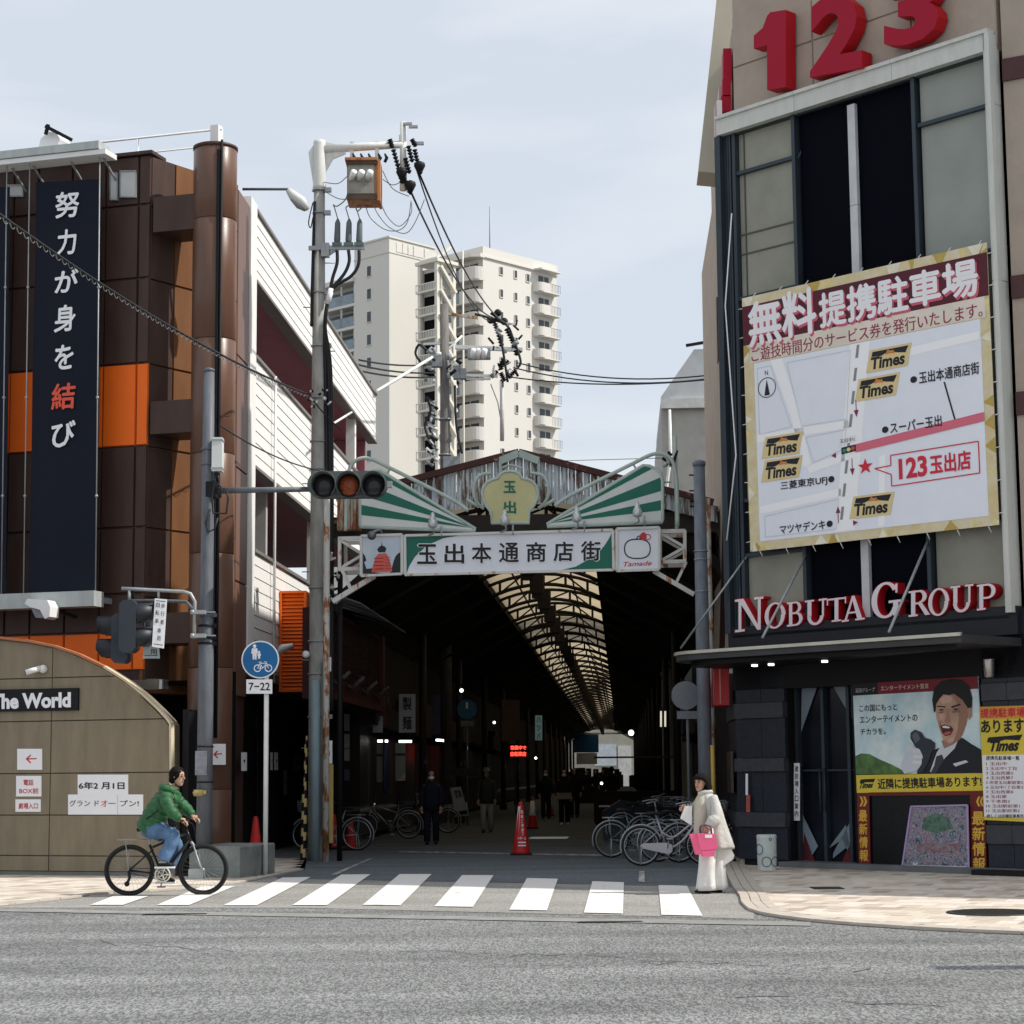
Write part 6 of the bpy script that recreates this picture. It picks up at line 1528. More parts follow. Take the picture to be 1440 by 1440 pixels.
# front wing past the right picture edge, angled and lengthened for its street shadow
e = FR.w(W1, 0); FRF = Frame(e.x, e.y, -30.)
m = MB(); m.box(.1, 26, .02, 9, 0, ztop + 1.2); inframe(FRF, rb, m, 'front_wing', BEIGE)
m = MB(); 
for z_ in (SRt(1430, 85)[2], SRt(1430, 395)[2], SRt(1430, 560)[2]): m = MB(); m.box(.1, 6, -.02, .03, z_ - .25, z_ + .1); inframe(FRF, rb, m, 'band', M('band_maroon', (.08, .035, .035), .6, var=.2))
# white frame
WFR = M('frame_white', (.58, .59, .55), .5, var=.1, scale=2, streak=1)
def fbox(x0, x1, v0, v1, z0, z1, name, mat, seg=None):
    m = MB(); m.box(x0, x1, v0, v1, z0, z1); return rb.p(name, m, mat)
zf1, zf0 = SRt(1200, 107)[2] + .1, SRt(1200, 133)[2]
zft = SRt(1410, 45)[2]; zfb = SRt(1390, 76)[2]
us_ = [-.02, W1 * .31, W1 * .67, W1]
for i in range(3):
    m = MB(); a, b = us_[i] + .004, us_[i + 1] - .004; m.box(a, b, -.16, .1, zfb, zft); m.box(a, b, -.2, -.02, zft, zft + .06); rb.p('frame_top', m, WFR)
ur0 = SRt(1396, 200)[0]; zs_ = [zg0 - .1, SRt(1415, 395)[2], SRt(1410, 145)[2], zft]
for i in range(3):
    m = MB(); m.box(ur0, W1, -.16, .1, zs_[i] + .005, zs_[i + 1] - .005); m.box(W1 - .06, W1 + .02, -.2, -.1, zs_[i], zs_[i + 1] - .002); rb.p('frame_post', m, WFR)
MUL = M('mullion_grey', (.04, .055, .068), .4, metal=.3, var=.15)
GLASS = M('frosted_pane', (.27, .27, .22), .35, var=.22, scale=.9)
GLASS2 = M('grey_pane', (.28, .30, .27), .3, var=.15, scale=.7)
DARKG = M('black_glass', (.002, .0025, .006), .5, var=.2, spec=.03)
def U_(x): return SRt(x, 300)[0]
cols = [U_(1035), U_(1122), U_(1292), ur0]
# mullions
m = MB(); m.box(.0, cols[0], .05, .08, zg0, zfb); rb.p('pane', m, DARKG)
for k in range(3):
    m = MB(); u = .05 + k * (cols[0] - .1) / 3; m.box(u, u + .04, -.04, .1, zg0, zfb); rb.p('mullion', m, MUL)
for u in (cols[0] - .02, U_(1118), U_(1289), ur0 - .07):
    m = MB(); m.box(u, u + .07, -.05, .12, zg0, zfb); rb.p('mullion', m, MUL)
m = MB(); m.box(-.1, .0, -.12, .02, zg0 - .1, zfb); m.box(-.02, .04, -.14, -.02, zg0 - .1, zfb); rb.p('corner_mullion', m, MUL)
def pane(x0, x1, y0, y1, xm, mat, name='pane'):
    z1, z0 = SRt(xm, y0)[2], SRt(xm, y1)[2]; m = MB(); m.box(x0, x1, .05, .08, z0, z1); p_ = rb.p(name, m, mat)
    m = MB(); m.box(x0, x1, -.03, .1, z1, z1 + .06); rb.p('transom', m, MUL, parent=p_)
zk = [SRt(1080, y)[2] for y in (178, 232, 412, 700, 778, 838)]
L0, L1_ = cols[0] + .05, U_(1118)
def pn(x0, x1, z0, z1, mat, lines=0):
    m = MB(); m.box(x0 + .01, x1 - .01, .05, .08, z0 + .02, z1 - .02); p_ = rb.p('pane', m, mat)
    m = MB(); m.box(x0, x1, -.03, .1, z1 - .03, z1 + .03); rb.p('transom', m, MUL, parent=p_); return p_
pn(L0, L1_, zk[1], zfb, GLASS); pl_ = pn(L0, L1_, zk[2], zk[1], GLASS)
m = MB(); 
for y in (320, 348): z_ = SRt(1080, y)[2]; m.box(L0, L1_, .03, .05, z_ - .012, z_ + .012)
m.box(L0 + .12, L0 + .14, .03, .05, zk[2], zfb); rb.p('blind_cord', m, M('cord_grey', (.1, .1, .09), .6), parent=pl_)
pn(L0, L1_, zk[3], zk[2], GLASS); pn(L0, L1_, zk[4], zk[3], MUL); pn(L0, L1_, zg0, zk[4], GLASS)
C0, C1_ = U_(1122) + .05, U_(1289)
pn(C0, (C0 + C1_) / 2, zg0, zfb, DARKG); pn((C0 + C1_) / 2, C1_, zg0, zfb, DARKG)
m = MB(); uc = U_(1202); 
zbar = [zg0, SRt(1205, 700)[2], SRt(1205, 500)[2], SRt(1205, 288)[2], SRt(1200, 146)[2]]
for i in range(4):
    m = MB(); m.box(uc - .075, uc + .075, -.02, .06, zbar[i] + .004, zbar[i + 1] - .004); rb.p('white_bar', m, M('bar_white', (.55, .56, .57), .5, var=.15))
R0_, R1_ = U_(1292) + .06, ur0 - .05
zr_ = [SRt(1350, y)[2] for y in (160, 362, 735)]
pn(R0_, R1_, zr_[0], zfb, GLASS2); pn(R0_, R1_, zr_[1], zr_[0], GLASS2); pn(R0_, R1_, zr_[2], zr_[1], GLASS2); pn(R0_, R1_, zg0, zr_[2], GLASS)
# band under the glazing
m = MB(); m.box(-.05, W1 + .05, -.1, .2, zg0 - .42, zg0); rb.p('spandrel', m, M('spandrel_dark', (.015, .017, .022), .5, var=.2))
m = MB(); m.box(-.05, W1 + 3, .0, .4, zg0 - 1.05, zg0 - .42); rb.p('canopy_wall', m, BLACK)
# tall slab rising behind
P = at(1003, 247, 31.5); 
FT5 = Frame(K.x, K.y, -3.)
S5 = FT5.V(1.9); a = S5(982, 241); a2 = S5(1000, 247); 
m = MB(); z0_ = a[2]; zt5 = z0_ + 6
top = S5(1008, 0)
m.ext([(a[0], 1.9, z0_), (a2[0] + .2, 1.9, z0_ - .05), (3.2, 1.9, z0_ - .05), (3.2, 1.9, zt5), (top[0] + (top[0] - a[0]) * .8, 1.9, zt5), (top[0], 1.9, top[2])], (0, .9, 0)); inframe(FT5, rb, m, 'sign_tower', M('tower_slab_beige', (.50, .47, .38), .7, var=.06))
# side vertical lettering 123 (seen edge-on)
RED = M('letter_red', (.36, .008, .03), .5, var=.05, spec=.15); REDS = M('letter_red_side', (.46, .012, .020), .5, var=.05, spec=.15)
sv = T('side_lettering', 'red and white box numerals on the side of the beige building, seen edge-on', 'lettering', FRS, (-.1, .6, zF))
m = MB()
S6 = FRS.V(.5)
for i, (x0, x1, y0, y1) in enumerate(((1016, 1028, 75, 118), (1015, 1027, 118, 140), (1013, 1027, 142, 163))):
    m = MB(); m.brect(S6, x0, y0, x1, y1, -.25, .25); sv.p('numeral', m, RED)
m = MB()
for i, (x0, x1, y0, y1) in enumerate(((1010, 1015, 128, 200), (1005, 1012, 150, 205))): m.brect(FRS.V(.9), x0, y0, x1, y1, -.25, .25)
sv.p('light_face', m, M('pink_face', (.6, .4, .42), .5), kind='stuff')
# digits
dg_ = T('numeral_sign', 'huge red box numerals one two three on the beige wall over the window frame', 'sign', FR, SRt(1200, 110))
for ch, q in (('1', [(1074, 26), (1119, 19), (1119, 127), (1074, 134)]), ('2', [(1153, 4), (1226, -9), (1226, 100), (1153, 114)]), ('3', [(1257, -26), (1333, -40), (1333, 60), (1257, 74)])):
    m = MB()
    if ch == '1':
        S_ = FR.V(-.02); TL, TR, BR, BL_ = [Vector(S_(*p)) for p in q]
        P = [TL * (1 - a) * (1 - b) + TR * a * (1 - b) + BR * a * b + BL_ * (1 - a) * b for a, b in ((.0, .27), (.28, .19), (.42, .04), (.52, .0), (1, .0), (1, 1), (.42, 1), (.42, .42), (0, .44))]
        m.ext(P, (0, -.26, 0))
    else: text(m, FR.V(-.02), ch, q, .0, depth=.26, bold=.04)
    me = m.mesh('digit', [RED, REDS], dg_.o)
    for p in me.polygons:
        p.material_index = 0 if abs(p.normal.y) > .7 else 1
    o = bpy.data.objects.new('digit', me); COL.objects.link(o); o.parent = dg_.e
# map banner
SM_ = FR.V(-.2)
mbn = T('map_banner', 'large printed car park map banner roped across the windows', 'banner', FR, SM_(1220, 760))
q = [(1044, 420), (1388, 341), (1405.5, 738), (1056, 776)]
def MP(a, b):  # banner coordinates 0..1
    (x0, y0), (x1, y1), (x2, y2), (x3, y3) = q
    return (x0 * (1 - a) * (1 - b) + x1 * a * (1 - b) + x2 * a * b + x3 * (1 - a) * b, y0 * (1 - a) * (1 - b) + y1 * a * (1 - b) + y2 * a * b + y3 * (1 - a) * b)
_h = [Vector(SM_(*p)) for p in q]
def MS(a, b):
    TL, TR, BR, BL_ = _h
    return tuple(TL * (1 - a) * (1 - b) + TR * a * (1 - b) + BR * a * b + BL_ * (1 - a) * b)
MS.n = (0, -1, 0)
GOLD = M('banner_gold', (.62, .50, .24), .7, var=.35, scale=3.5, col2=(.72, .66, .50))
PAPB = M('banner_white', (.80, .83, .90), .7, var=.03)
PLUM = M('banner_plum', (.10, .018, .03), .7, var=.1); PINK = M('banner_pink', (.62, .12, .18), .7, var=.08)
m = MB(); m.slab(MS, [(0, 1), (1, 1), (1, 0), (0, 0)], 0, .012); mbn.p('cloth', m, GOLD)
def mrect(x0, y0, x1, y1, mat, name, d): m = MB(); m.rect(MS, x0, y0, x1, y1, d); return mbn.p(name, m, mat)
# facets of the gold border
m = MB(); rnd = random.Random(5)
for k in range(46):
    s_ = rnd.random(); w_ = rnd.uniform(.01, .03)
    sd_ = k % 4
    if sd_ == 0: pts = [(s_, .0), (s_ + w_ * 2, 0), (s_ + w_, .055)]
    elif sd_ == 1: pts = [(s_, 1), (s_ + w_ * 2, 1), (s_ + w_, .965)]
    elif sd_ == 2: pts = [(0, s_), (0, s_ + w_ * 2), (.03, s_ + w_)]
    else: pts = [(1, s_), (1, s_ + w_ * 2), (.96, s_ + w_)]
    m.poly(MS, [(min(1, max(0, a)), min(1, max(0, b))) for a, b in pts], .0135 + k * .00002, k % 3)
mbn.p('border_facets', m, [M('facet_a', (.80, .76, .60), .7), M('facet_b', (.50, .36, .10), .7), M('facet_c', (.74, .62, .30), .7)], kind='stuff')
mrect(0.0, .035, 1, .19, PLUM, 'title_band', .016); mrect(.03, .19, .985, .265, M('banner_cream', (.75, .68, .58), .7, var=.1), 'subtitle_band', .016)
mrect(.045, .268, .965, .965, PAPB, 'map_field', .0165)
for i, (ch, x0, x1, y0, y1) in enumerate((('無', .025, .175, .022, .205), ('料', .175, .325, .014, .198), ('提', .335, .45, .05, .186), ('携', .452, .572, .048, .186), ('駐', .575, .70, .048, .186), ('車', .702, .825, .048, .182), ('場', .828, .965, .045, .182))):
    m = MB(); text(m, MS, ch, (x0 + .006, y0 + .010, x1 + .006, y1 + .010), .018, bold=.034); mbn.p('title_shadow', m, PINK)
    m = MB(); text(m, MS, ch, (x0, y0, x1, y1), .021, bold=.034); mbn.p('title_character', m, PAPER)
m = MB(); text(m, MS, 'ご遊技時間分のサービス券を発行いたします。', (.035, .208, .975, .262), .019, bold=.012); mbn.p('subtitle', m, M('plum_ink', (.30, .03, .08), .7, var=0))
PALEM = M('map_road', (.92, .92, .93), .7, var=0); DSH = M('map_dash', (.25, .27, .28), .7, var=0)
def ol(pts, w, mat, name, d=.022, closed=True, k=None):
    m = MB(); n = len(pts)
    for i in range(n if closed else n - 1):
        (x0, y0), (x1, y1) = pts[i], pts[(i + 1) % n]; dx, dy = x1 - x0, y1 - y0; L = math.hypot(dx, dy); nx, ny = -dy / L * w / 2, dx / L * w / 2; m.poly(MS, [(x0 + nx, y0 + ny), (x1 + nx, y1 + ny), (x1 - nx, y1 - ny), (x0 - nx, y0 - ny)], d)
    return mbn.p(name, m, mat, kind='stuff')
m = MB()
for pts in ([(.46, .268), (.54, .268), (.45, .96), (.37, .96)], [(.12, .268), (.17, .268), (.24, .5), (.28, .70), (.245, .70), (.20, .5)], [(.05, .55), (.44, .55), (.44, .58), (.05, .58)], [(.05, .83), (.40, .80), (.40, .83), (.05, .86)], [(.26, .70), (.42, .67), (.42, .70), (.27, .73)], [(.55, .33), (.96, .31), (.96, .34), (.55, .36)], [(.56, .70), (.585, .70), (.57, .96), (.545, .96)]): m.poly(MS, pts, .019)
mbn.p('map_roads', m, PALEM, kind='stuff')
LG = M('map_grey', (.55, .58, .62), .7, var=0)
ol([(.06, .29), (.12, .29), (.20, .54), (.06, .55)], .0018, LG, 'map_outline'); ol([(.19, .29), (.46, .29), (.435, .545), (.245, .545)], .0018, LG, 'map_outline'); ol([(.26, .59), (.43, .585), (.42, .655), (.29, .69)], .0018, LG, 'map_outline'); ol([(.07, .87), (.39, .84), (.375, .95), (.07, .95)], .0018, LG, 'map_outline')
m = MB()
for k in range(8): a = .492 - k * .0125; b_ = .275 + k * .085; m.poly(MS, [(a - .005, b_), (a + .006, b_), (a - .002, b_ + .048), (a - .013, b_ + .048)], .022)
mbn.p('rail_line', m, DSH, kind='stuff')
m = MB(); m.poly(MS, [(.465, .645), (.965, .60), (.965, .632), (.465, .676)], .0235); mbn.p('red_road', m, M('map_rose', (.68, .16, .22), .7, var=0))
for (x, y) in ((.52, .305), (.47, .405), (.065, .565), (.06, .655), (.43, .838)):
    m = MB(); w_, h_ = .165, .082; m.poly(MS, [(x + .02, y), (x + w_ + .02, y), (x + w_, y + h_), (x, y + h_)], .024); lg = mbn.p('logo_plate', m, M('logo_gold', (.72, .58, .30), .7, var=0))
    m = MB(); m.poly(MS, [(x + .03, y + .008), (x + w_ + .008, y + .008), (x + w_ - .005, y + .032), (x + .125, y + .026), (x + .10, y + .014), (x + .065, y + .028), (x + .025, y + .026)], .0255); text(m, MS, 'Times', (x + .022, y + .028, x + w_ - .008, y + .074), .027, bold=.035, shear=.14); mbn.p('lettering', m, INK, parent=lg)
    m = MB(); m.poly(MS, [(x + .08, y + .026), (x + .092, y + .008), (x + .104, y + .02), (x + .112, y + .012), (x + .12, y + .028), (x + .1, y + .024)], .0285); mbn.p('emblem', m, M('logo_orange', (.65, .2, .06), .7, var=0), parent=lg)
def dot(x, y, r, mat, name, d=.024, n=16): m = MB(); m.poly(MS, [(x + r * math.cos(2 * math.pi * k / n), y + r * .93 * math.sin(2 * math.pi * k / n)) for k in range(n)], d); return mbn.p(name, m, mat)
for x, y in ((.707, .442), (.588, .608), (.362, .762), (.348, .928)): dot(x, y, .013, INK, 'marker')
texts(mbn, 'map_name', INK, MS, [('玉出本通商店街', (.728, .418, .955, .462)), ('スーパー玉出', (.608, .585, .808, .627)), ('三菱東京UFJ', (.145, .745, .345, .782)), ('マツヤデンキ', (.135, .91, .33, .946))], d=.024, bold=.02)
m = MB(); m.poly(MS, [(.82, .47), (.826, .47), (.86, .61), (.854, .61)], .0242); mbn.p('pointer', m, INK)
m = MB()
for x, y, sy in ((.475, .53, 1), (.45, .745, 1), (.385, .88, -1)): m.poly(MS, [(x - .01, y - .012 * sy), (x + .01, y - .012 * sy), (x, y + .014 * sy)], .0245); m.poly(MS, [(x - .0015, y - .05 * sy), (x + .0015, y - .05 * sy), (x + .0015, y), (x - .0015, y)], .0242)
m.poly(MS, [(.365, .675), (.385, .665), (.385, .685)], .0245); m.poly(MS, [(.465, .935), (.445, .925), (.445, .945)], .0245); mbn.p('route_arrows', m, M('arrow_purple', (.22, .03, .10), .7, var=0), kind='stuff')
m = MB(); m.poly(MS, [(.395, .615), (.47, .61), (.47, .634), (.395, .64)], .0238); mbn.p('tag', m, PAPER); m = MB(); text(m, MS, '玉出中1', (.402, .617, .463, .633), .025, bold=.015); mbn.p('lettering', m, INK)
m = MB(); m.poly(MS, [(.408, .65), (.468, .645), (.468, .67), (.408, .675)], .0245); mbn.p('signal_icon', m, INK)
for i, c_ in enumerate(((.02, .25, .16), (.7, .62, .3), (.55, .08, .08))): dot(.420 + i * .018, .6625 - i * .002, .008, M('icon%d' % i, c_, .6, var=0), 'signal_lamp', .026)
m = MB(); st_ = []
for k in range(10): r_ = .032 if k % 2 == 0 else .013; t = -math.pi / 2 + math.pi * k / 5; st_.append((.503 + r_ * math.cos(t), .733 + r_ * .95 * math.sin(t)))
for k in range(10): m.poly(MS, [(.503, .733), st_[k], st_[(k + 1) % 10]], .0245)
mbn.p('star', m, M('star_red', (.62, .03, .06), .7, var=0))
ol([(.605, .705), (.94, .70), (.94, .812), (.605, .818), (.605, .775), (.54, .745), (.605, .742)], .004, M('star_red', (.62,) * 3), 'callout', .0245)
texts(mbn, 'callout_lettering', M('star_red', (.62,) * 3), MS, [('123', (.635, .722, .745, .798)), ('玉出店', (.755, .725, .91, .795))], d=.0245, bold=.035)
m = MB()
for k in range(24): a0, a1 = 2 * math.pi * k / 24, 2 * math.pi * (k + 1) / 24; m.poly(MS, [(.10 + r_ * math.cos(t_), .372 + r_ * math.sin(t_)) for r_, t_ in ((.04, a0), (.04, a1), (.037, a1), (.037, a0))], .024)
m.poly(MS, [(.10, .34), (.112, .402), (.088, .402)], .0243); text(m, MS, 'N', (.093, .305, .107, .323), .024); mbn.p('compass', m, INK)
# ropes and tie cords of the banner
m = MB()
for i in range(9): b_ = .04 + i * .115; P0 = Vector(MS(0, b_)); m.tube([P0, P0 + Vector((-.14, .06, .02 - .01 * (i % 3)))], .008, 5); P1 = Vector(MS(1, b_)); m.tube([P1, P1 + Vector((.1, .05, .02))], .008, 5)
for i in range(9): P0 = Vector(MS(.05 + i * .115, 0)); m.tube([P0, P0 + Vector((0.01, .06, .07))], .008, 5); P1 = Vector(MS(.04 + i * .115, 1)); m.tube([P1, P1 + Vector((.01, .06, -.1))], .008, 5)
mbn.p('tie_cord', m, PAPER, kind='stuff')
m = MB(); pr = [Vector(SM_(x, y)) for x, y in ((1029, 300), (1020, 430), (1035, 640), (1022, 760))]; m.tube(pr, .012, 5); mbn.p('rope', m, PAPER)
# raised sign letters
SERIF = {
 'N': [('b', 0, .15, .88, .14), ('d', .10, 1, .86, 0, .19), ('b', .80, .89, .88, .1)],
}
nb = T('letter_sign', 'raised white serif letters with red sides in a row above the canopy', 'sign', FR, SRt(1220, 880))
SN = FR.V(-.12)
def serif_glyph(ch):
    """strokes in a unit box: polygons of a high-contrast serif capital"""
    P = []
    def rect(x0, y0, x1, y1): P.append([(x0, y0), (x1, y0), (x1, y1), (x0, y1)])
    def arcs(cx, cy, rx, ry, tx, ty, a0, a1, n=14):
        for i in range(n):
            t0, t1 = R(a0 + (a1 - a0) * i / n), R(a0 + (a1 - a0) * (i + 1) / n)
            P.append([(cx + rx * math.cos(t0), cy + ry * math.sin(t0)), (cx + rx * math.cos(t1), cy + ry * math.sin(t1)), (cx + (rx - tx) * math.cos(t1), cy + (ry - ty) * math.sin(t1)), (cx + (rx - tx) * math.cos(t0), cy + (ry - ty) * math.sin(t0))])
    s = .07
    if ch == 'N': rect(.12, 0, .22, 1); rect(.80, 0, .90, 1); P.append([(.10, 1), (.30, 1), (.90, 0), (.78, 0)]); rect(0, 1 - s, .24, 1); rect(0, 0, .34, s); rect(.68, 1 - s, 1, 1)
    elif ch == 'O': arcs(.5, .5, .5, .53, .19, .07, 0, 360, 28)
    elif ch == 'B': rect(.12, 0, .32, 1); rect(0, 1 - s, .6, 1); rect(0, 0, .6, s); rect(.3, .49, .6, .56); arcs(.55, .76, .33, .24, .19, .07, -90, 90); arcs(.57, .28, .42, .28, .21, .07, -90, 90)
    elif ch == 'U': rect(.12, .3, .30, 1); rect(.78, .3, .87, 1); rect(0, 1 - s, .42, 1); rect(.64, 1 - s, 1, 1); arcs(.495, .33, .375, .36, .16, .10, 180, 360)
    elif ch == 'T': rect(.40, 0, .60, 1); rect(0, 1 - s, 1, 1); rect(0, .74, .06, 1); rect(.94, .74, 1, 1); rect(.26, 0, .74, s)
    elif ch == 'A': P.append([(.46, 1), (.56, 1), (.20, 0), (.10, 0)]); P.append([(.44, 1), (.58, 1), (.95, 0), (.72, 0)]); rect(.25, .30, .72, .37); rect(0, 0, .32, s); rect(.62, 0, 1.04, s)
    elif ch == 'G': arcs(.5, .5, .5, .53, .2, .07, 35, 330, 24); rect(.78, .02, .96, .42); rect(.62, .40, 1.04, .47); rect(.86, .68, .93, .95)
    elif ch == 'R': rect(.12, 0, .32, 1); rect(0, 1 - s, .6, 1); rect(0, 0, .44, s); rect(.3, .46, .55, .53); arcs(.53, .745, .36, .255, .2, .07, -90, 90); P.append([(.46, .5), (.66, .5), (1.06, 0), (.82, 0)])
    elif ch == 'P': rect(.12, 0, .32, 1); rect(0, 1 - s, .6, 1); rect(0, 0, .44, s); rect(.3, .42, .58, .49); arcs(.55, .71, .4, .29, .2, .07, -90, 90)
    return P
LF = M('letter_face', (.78, .70, .73), .4, var=.04)
spec = [('N', 1034, 1074, 841, 887), ('O', 1076, 1105, 848, 883), ('B', 1107, 1130, 846, 880), ('U', 1132, 1163, 843, 878), ('T', 1163, 1190, 841, 874), ('A', 1184, 1215, 838, 873),
        ('G', 1226, 1266, 820, 868), ('R', 1278, 1307, 830, 866), ('O', 1306, 1335, 828, 865), ('U', 1337, 1369, 823, 860), ('P', 1374, 1402, 821, 857)]
for ch, x0, x1, y0, y1 in spec:
    sk = (x1 - x0) * .06; tl, tr, br, bl = [Vector(SN(*p)) for p in ((x0, y0 + sk), (x1, y0 - sk), (x1, y1 - sk), (x0, y1 + sk))]
    if ch in 'BG': pass
    pl = serif_glyph(ch); m = MB(); m2 = MB()
    for i, poly in enumerate(pl):
        P = []
        for x, y in poly: b_ = 1 - y; P.append(tl * (1 - x) * (1 - b_) + tr * x * (1 - b_) + br * x * b_ + bl * (1 - x) * b_)
        cen = sum(P, Vector()) / len(P)
        m.ext([p + Vector((0, -.001 * (i % 5), 0)) + (p - cen).normalized() * .012 for p in P], (0, .2, 0)); m2.add([p + Vector((0, -.004 - .0007 * i, 0)) for p in P], [tuple(range(len(P)))])
    lo = nb.p('letter', m, REDS); nb.p('letter_face', m2, LF, parent=lo)
m = MB(); z_ = SRt(1200, 884)[2]; m.box(.05, W1 - .1, -.1, -.05, z_ - .02, z_ + .03); m.box(.05, W1 - .1, -.06, .0, z_ - .25, z_ - .2); nb.p('rail', m, BLACK)

# canopy: thin roof sheet with a rounded nose at the left
cz = SRt(1200, 896)[2]
SCn = FR.V(-1.5)
cn = T('entrance_canopy', 'thin dark entrance canopy with a pale metal edge and a rounded left nose', 'canopy', FR, (1, -.5, cz - .2))
c0 = SCn(1330, 893); zc_ = c0[2]; uE = SCn(1352, 893)[0]; uW = FR.V(-.9)(950, 920)[0]
def nose():
    o = [(uE, .0), (uE, -1.5)]
    o += [(uW + 1.0, -1.5)]
    for k in range(9): t = math.pi / 2 * k / 8; o.append((uW + 1.0 - 1.0 * math.sin(t), -.5 - 1.0 * math.cos(t)))
    o += [(uW, .6), (0.0, .6), (0, 0)]
    return o
o_ = nose()
m = MB(); m.ext([(x, y, zc_ - .12) for x, y in o_], (0, 0, .12)); cn.p('roof_sheet', m, M('canopy_grey', (.05, .05, .053), .5, var=.2))
m = MB(); 
for i in range(1, len(o_) - 4): m.bar((o_[i][0], o_[i][1] - .01, zc_ + .0), (o_[i + 1][0], o_[i + 1][1] - .01, zc_ + .0), .05, .05)
cn.p('metal_edge', m, M('edge_pale', (.52, .50, .42), .35, metal=.3, var=.15))
m = MB(); m.ext([(x * .93 + .2, y * .9, zc_ - .2) for x, y in o_[1:-2]], (0, 0, .07)); cn.p('soffit', m, M('soffit_black', (.008, .008, .009), .5, spec=.2))
for (x0, y0, x1, y1) in ((1072, 897, 1134, 779), (1250, 889, 1306, 758)):
    a = SCn(x0, y0); b_ = FR.V(.0)(x1, y1); m = MB(); m.tube([a, b_], .022, 8); cn.p('tie_rod', m, STEEL)
m = MB(); a = FR.V(-.6)(957, 912); b_ = FR.V(0)(1052, 780); m.tube([a, b_], .018, 8); cn.p('tie_rod', m, STEEL)
for u_ in (.95, 1.3, 2.4):
    m = MB(); m.lathe((u_, -.6, zc_ - .23), [(.05, 0), (.05, .03)], 12); cn.p('spotlight', m, M('downlight_lit', (1, .97, .9), .4, var=0, emit=3))

# ground floor -------------------------------------------------------
GR = M('granite_dark', (.021, .025, .036), .35, var=.35, scale=14, bump=.08, bscale=60); GRL = M('granite_band', (.048, .051, .06), .4, var=.25, scale=14)
ZL = lambda x, y: SRt(x, y)[2]
rows = [0.12, ZL(1075, 1163), ZL(1075, 1142), ZL(1075, 1085), ZL(1075, 1066), ZL(1075, 1010), ZL(1075, 988), ZL(1075, 925)]
up1 = SRt(1106, 1100)[0]
m = MB(); m.box(0.02, up1 - .02, .06, .5, 0, rows[-1]); rb.p('pier_core', m, BLACK)
for i in range(7):
    band = i % 2 == 1; hw = [0.01, up1] if band else [0.01, up1 * .52, up1]
    for j in range(len(hw) - 1):
        m = MB(); d_ = .05 if band else .0; m.box(hw[j] + .004, hw[j + 1] - .004, -d_, .07, rows[i] + .004, rows[i + 1] - .004); rb.p('granite_block', m, GRL if band else GR)
# return face of the pier towards the arcade
for i in range(7):
    band = i % 2 == 1; m = MB()
    for k in range(3):
        m = MB(); m.box(-.04 if band else 0, .06, .01 + k * .8, .8 + k * .8, rows[i] + .004, rows[i + 1] - .004)
        inframe(FRS, rb, m, 'granite_block', GRL if band else GR)
m = MB(); m.box(0, .03, 2.4, 9, 0, zg0 - .6); inframe(FRS, rb, m, 'dark_side', BLACK)
# recess with glass doors
ud0, ud1 = up1, SRt(1200, 1100)[0]
DV = .35
m = MB(); m.box(ud0, ud1, DV, DV + .1, 0, rows[-1] + .4); rb.p('door_glass', m, M('door_glass', (.008, .010, .016), .15, var=.4, scale=1.2, spec=.25))
SD = FR.V(DV - .02)
TRI = M('tinted_film', (.20, .25, .29), .5, var=.1); TRR = M('red_film', (.16, .012, .018), .6, var=.2)
for pts, mt in (([(1128, 965), (1150, 965), (1127, 1030)], TRI), ([(1129, 1145), (1151, 1190), (1134, 1215), (1128, 1160)], TRI), ([(1131, 1170), (1150, 1220), (1131, 1222)], TRR), ([(1172, 965), (1199, 963), (1199, 1012)], TRI), ([(1172, 1200), (1199, 1150), (1199, 1185), (1172, 1207)], TRI), ([(1180, 1222), (1199, 1180), (1199, 1222)], TRR), ([(1164, 1195), (1190, 1160), (1199, 1210), (1185, 1180)], TRI)):
    m = MB(); m.poly(SD, pts, .01); rb.p('film', m, mt)
for x in (1108, 1126, 1163, 1199):
    m = MB(); u_ = SD(x, 1100)[0]; m.box(u_ - .03, u_ + .03, DV - .1, DV + .02, .1, ZL(1150, 962)); rb.p('door_frame', m, MUL)
m = MB(); u_ = SD(1126, 1100)[0]; m.box(u_, ud1, DV - .1, DV + .02, ZL(1150, 962), ZL(1150, 962) + .08); m.box(u_, ud1, DV - .06, DV, 1.55, 1.58); rb.p('door_rail', m, MUL)
for x in (1160, 1167): m = MB(); u_ = SD(x, 1100)[0]; m.tube([(u_, DV - .15, .9), (u_, DV - .15, 1.6)], .015, 6); rb.p('handle', m, MUL)
m = MB(); m.brect(FR.V(DV - .15), 1117, 1073, 1125, 1154, 0, .01); vs_ = rb.p('vertical_notice', m, PAPER); m = MB()
for i, ch in enumerate('遊技場入口案内'): text(m, FR.V(DV - .15), ch, (1118.5, 1077 + i * 10.5, 1123.5, 1085 + i * 10.5), .013, bold=.02)
rb.p('lettering', m, INK, parent=vs_)
# poster wall
ue = SRt(1388, 1150)[0]
m = MB(); m.box(ud1, ue, .02, .3, 0.1, rows[-1] + .45); rb.p('shop_window', m, M('window_black', (.006, .007, .009), .2, var=.3, spec=.2))
m = MB(); m.box(ud0, ue + 2.5, -.25, .3, 0, .11); m.box(ue + .0, ue + 2.6, -.45, -.25, 0, .1, 1); rb.p('step', m, [M('step_grey', (.14, .15, .155), .8, var=.25), BLACK])
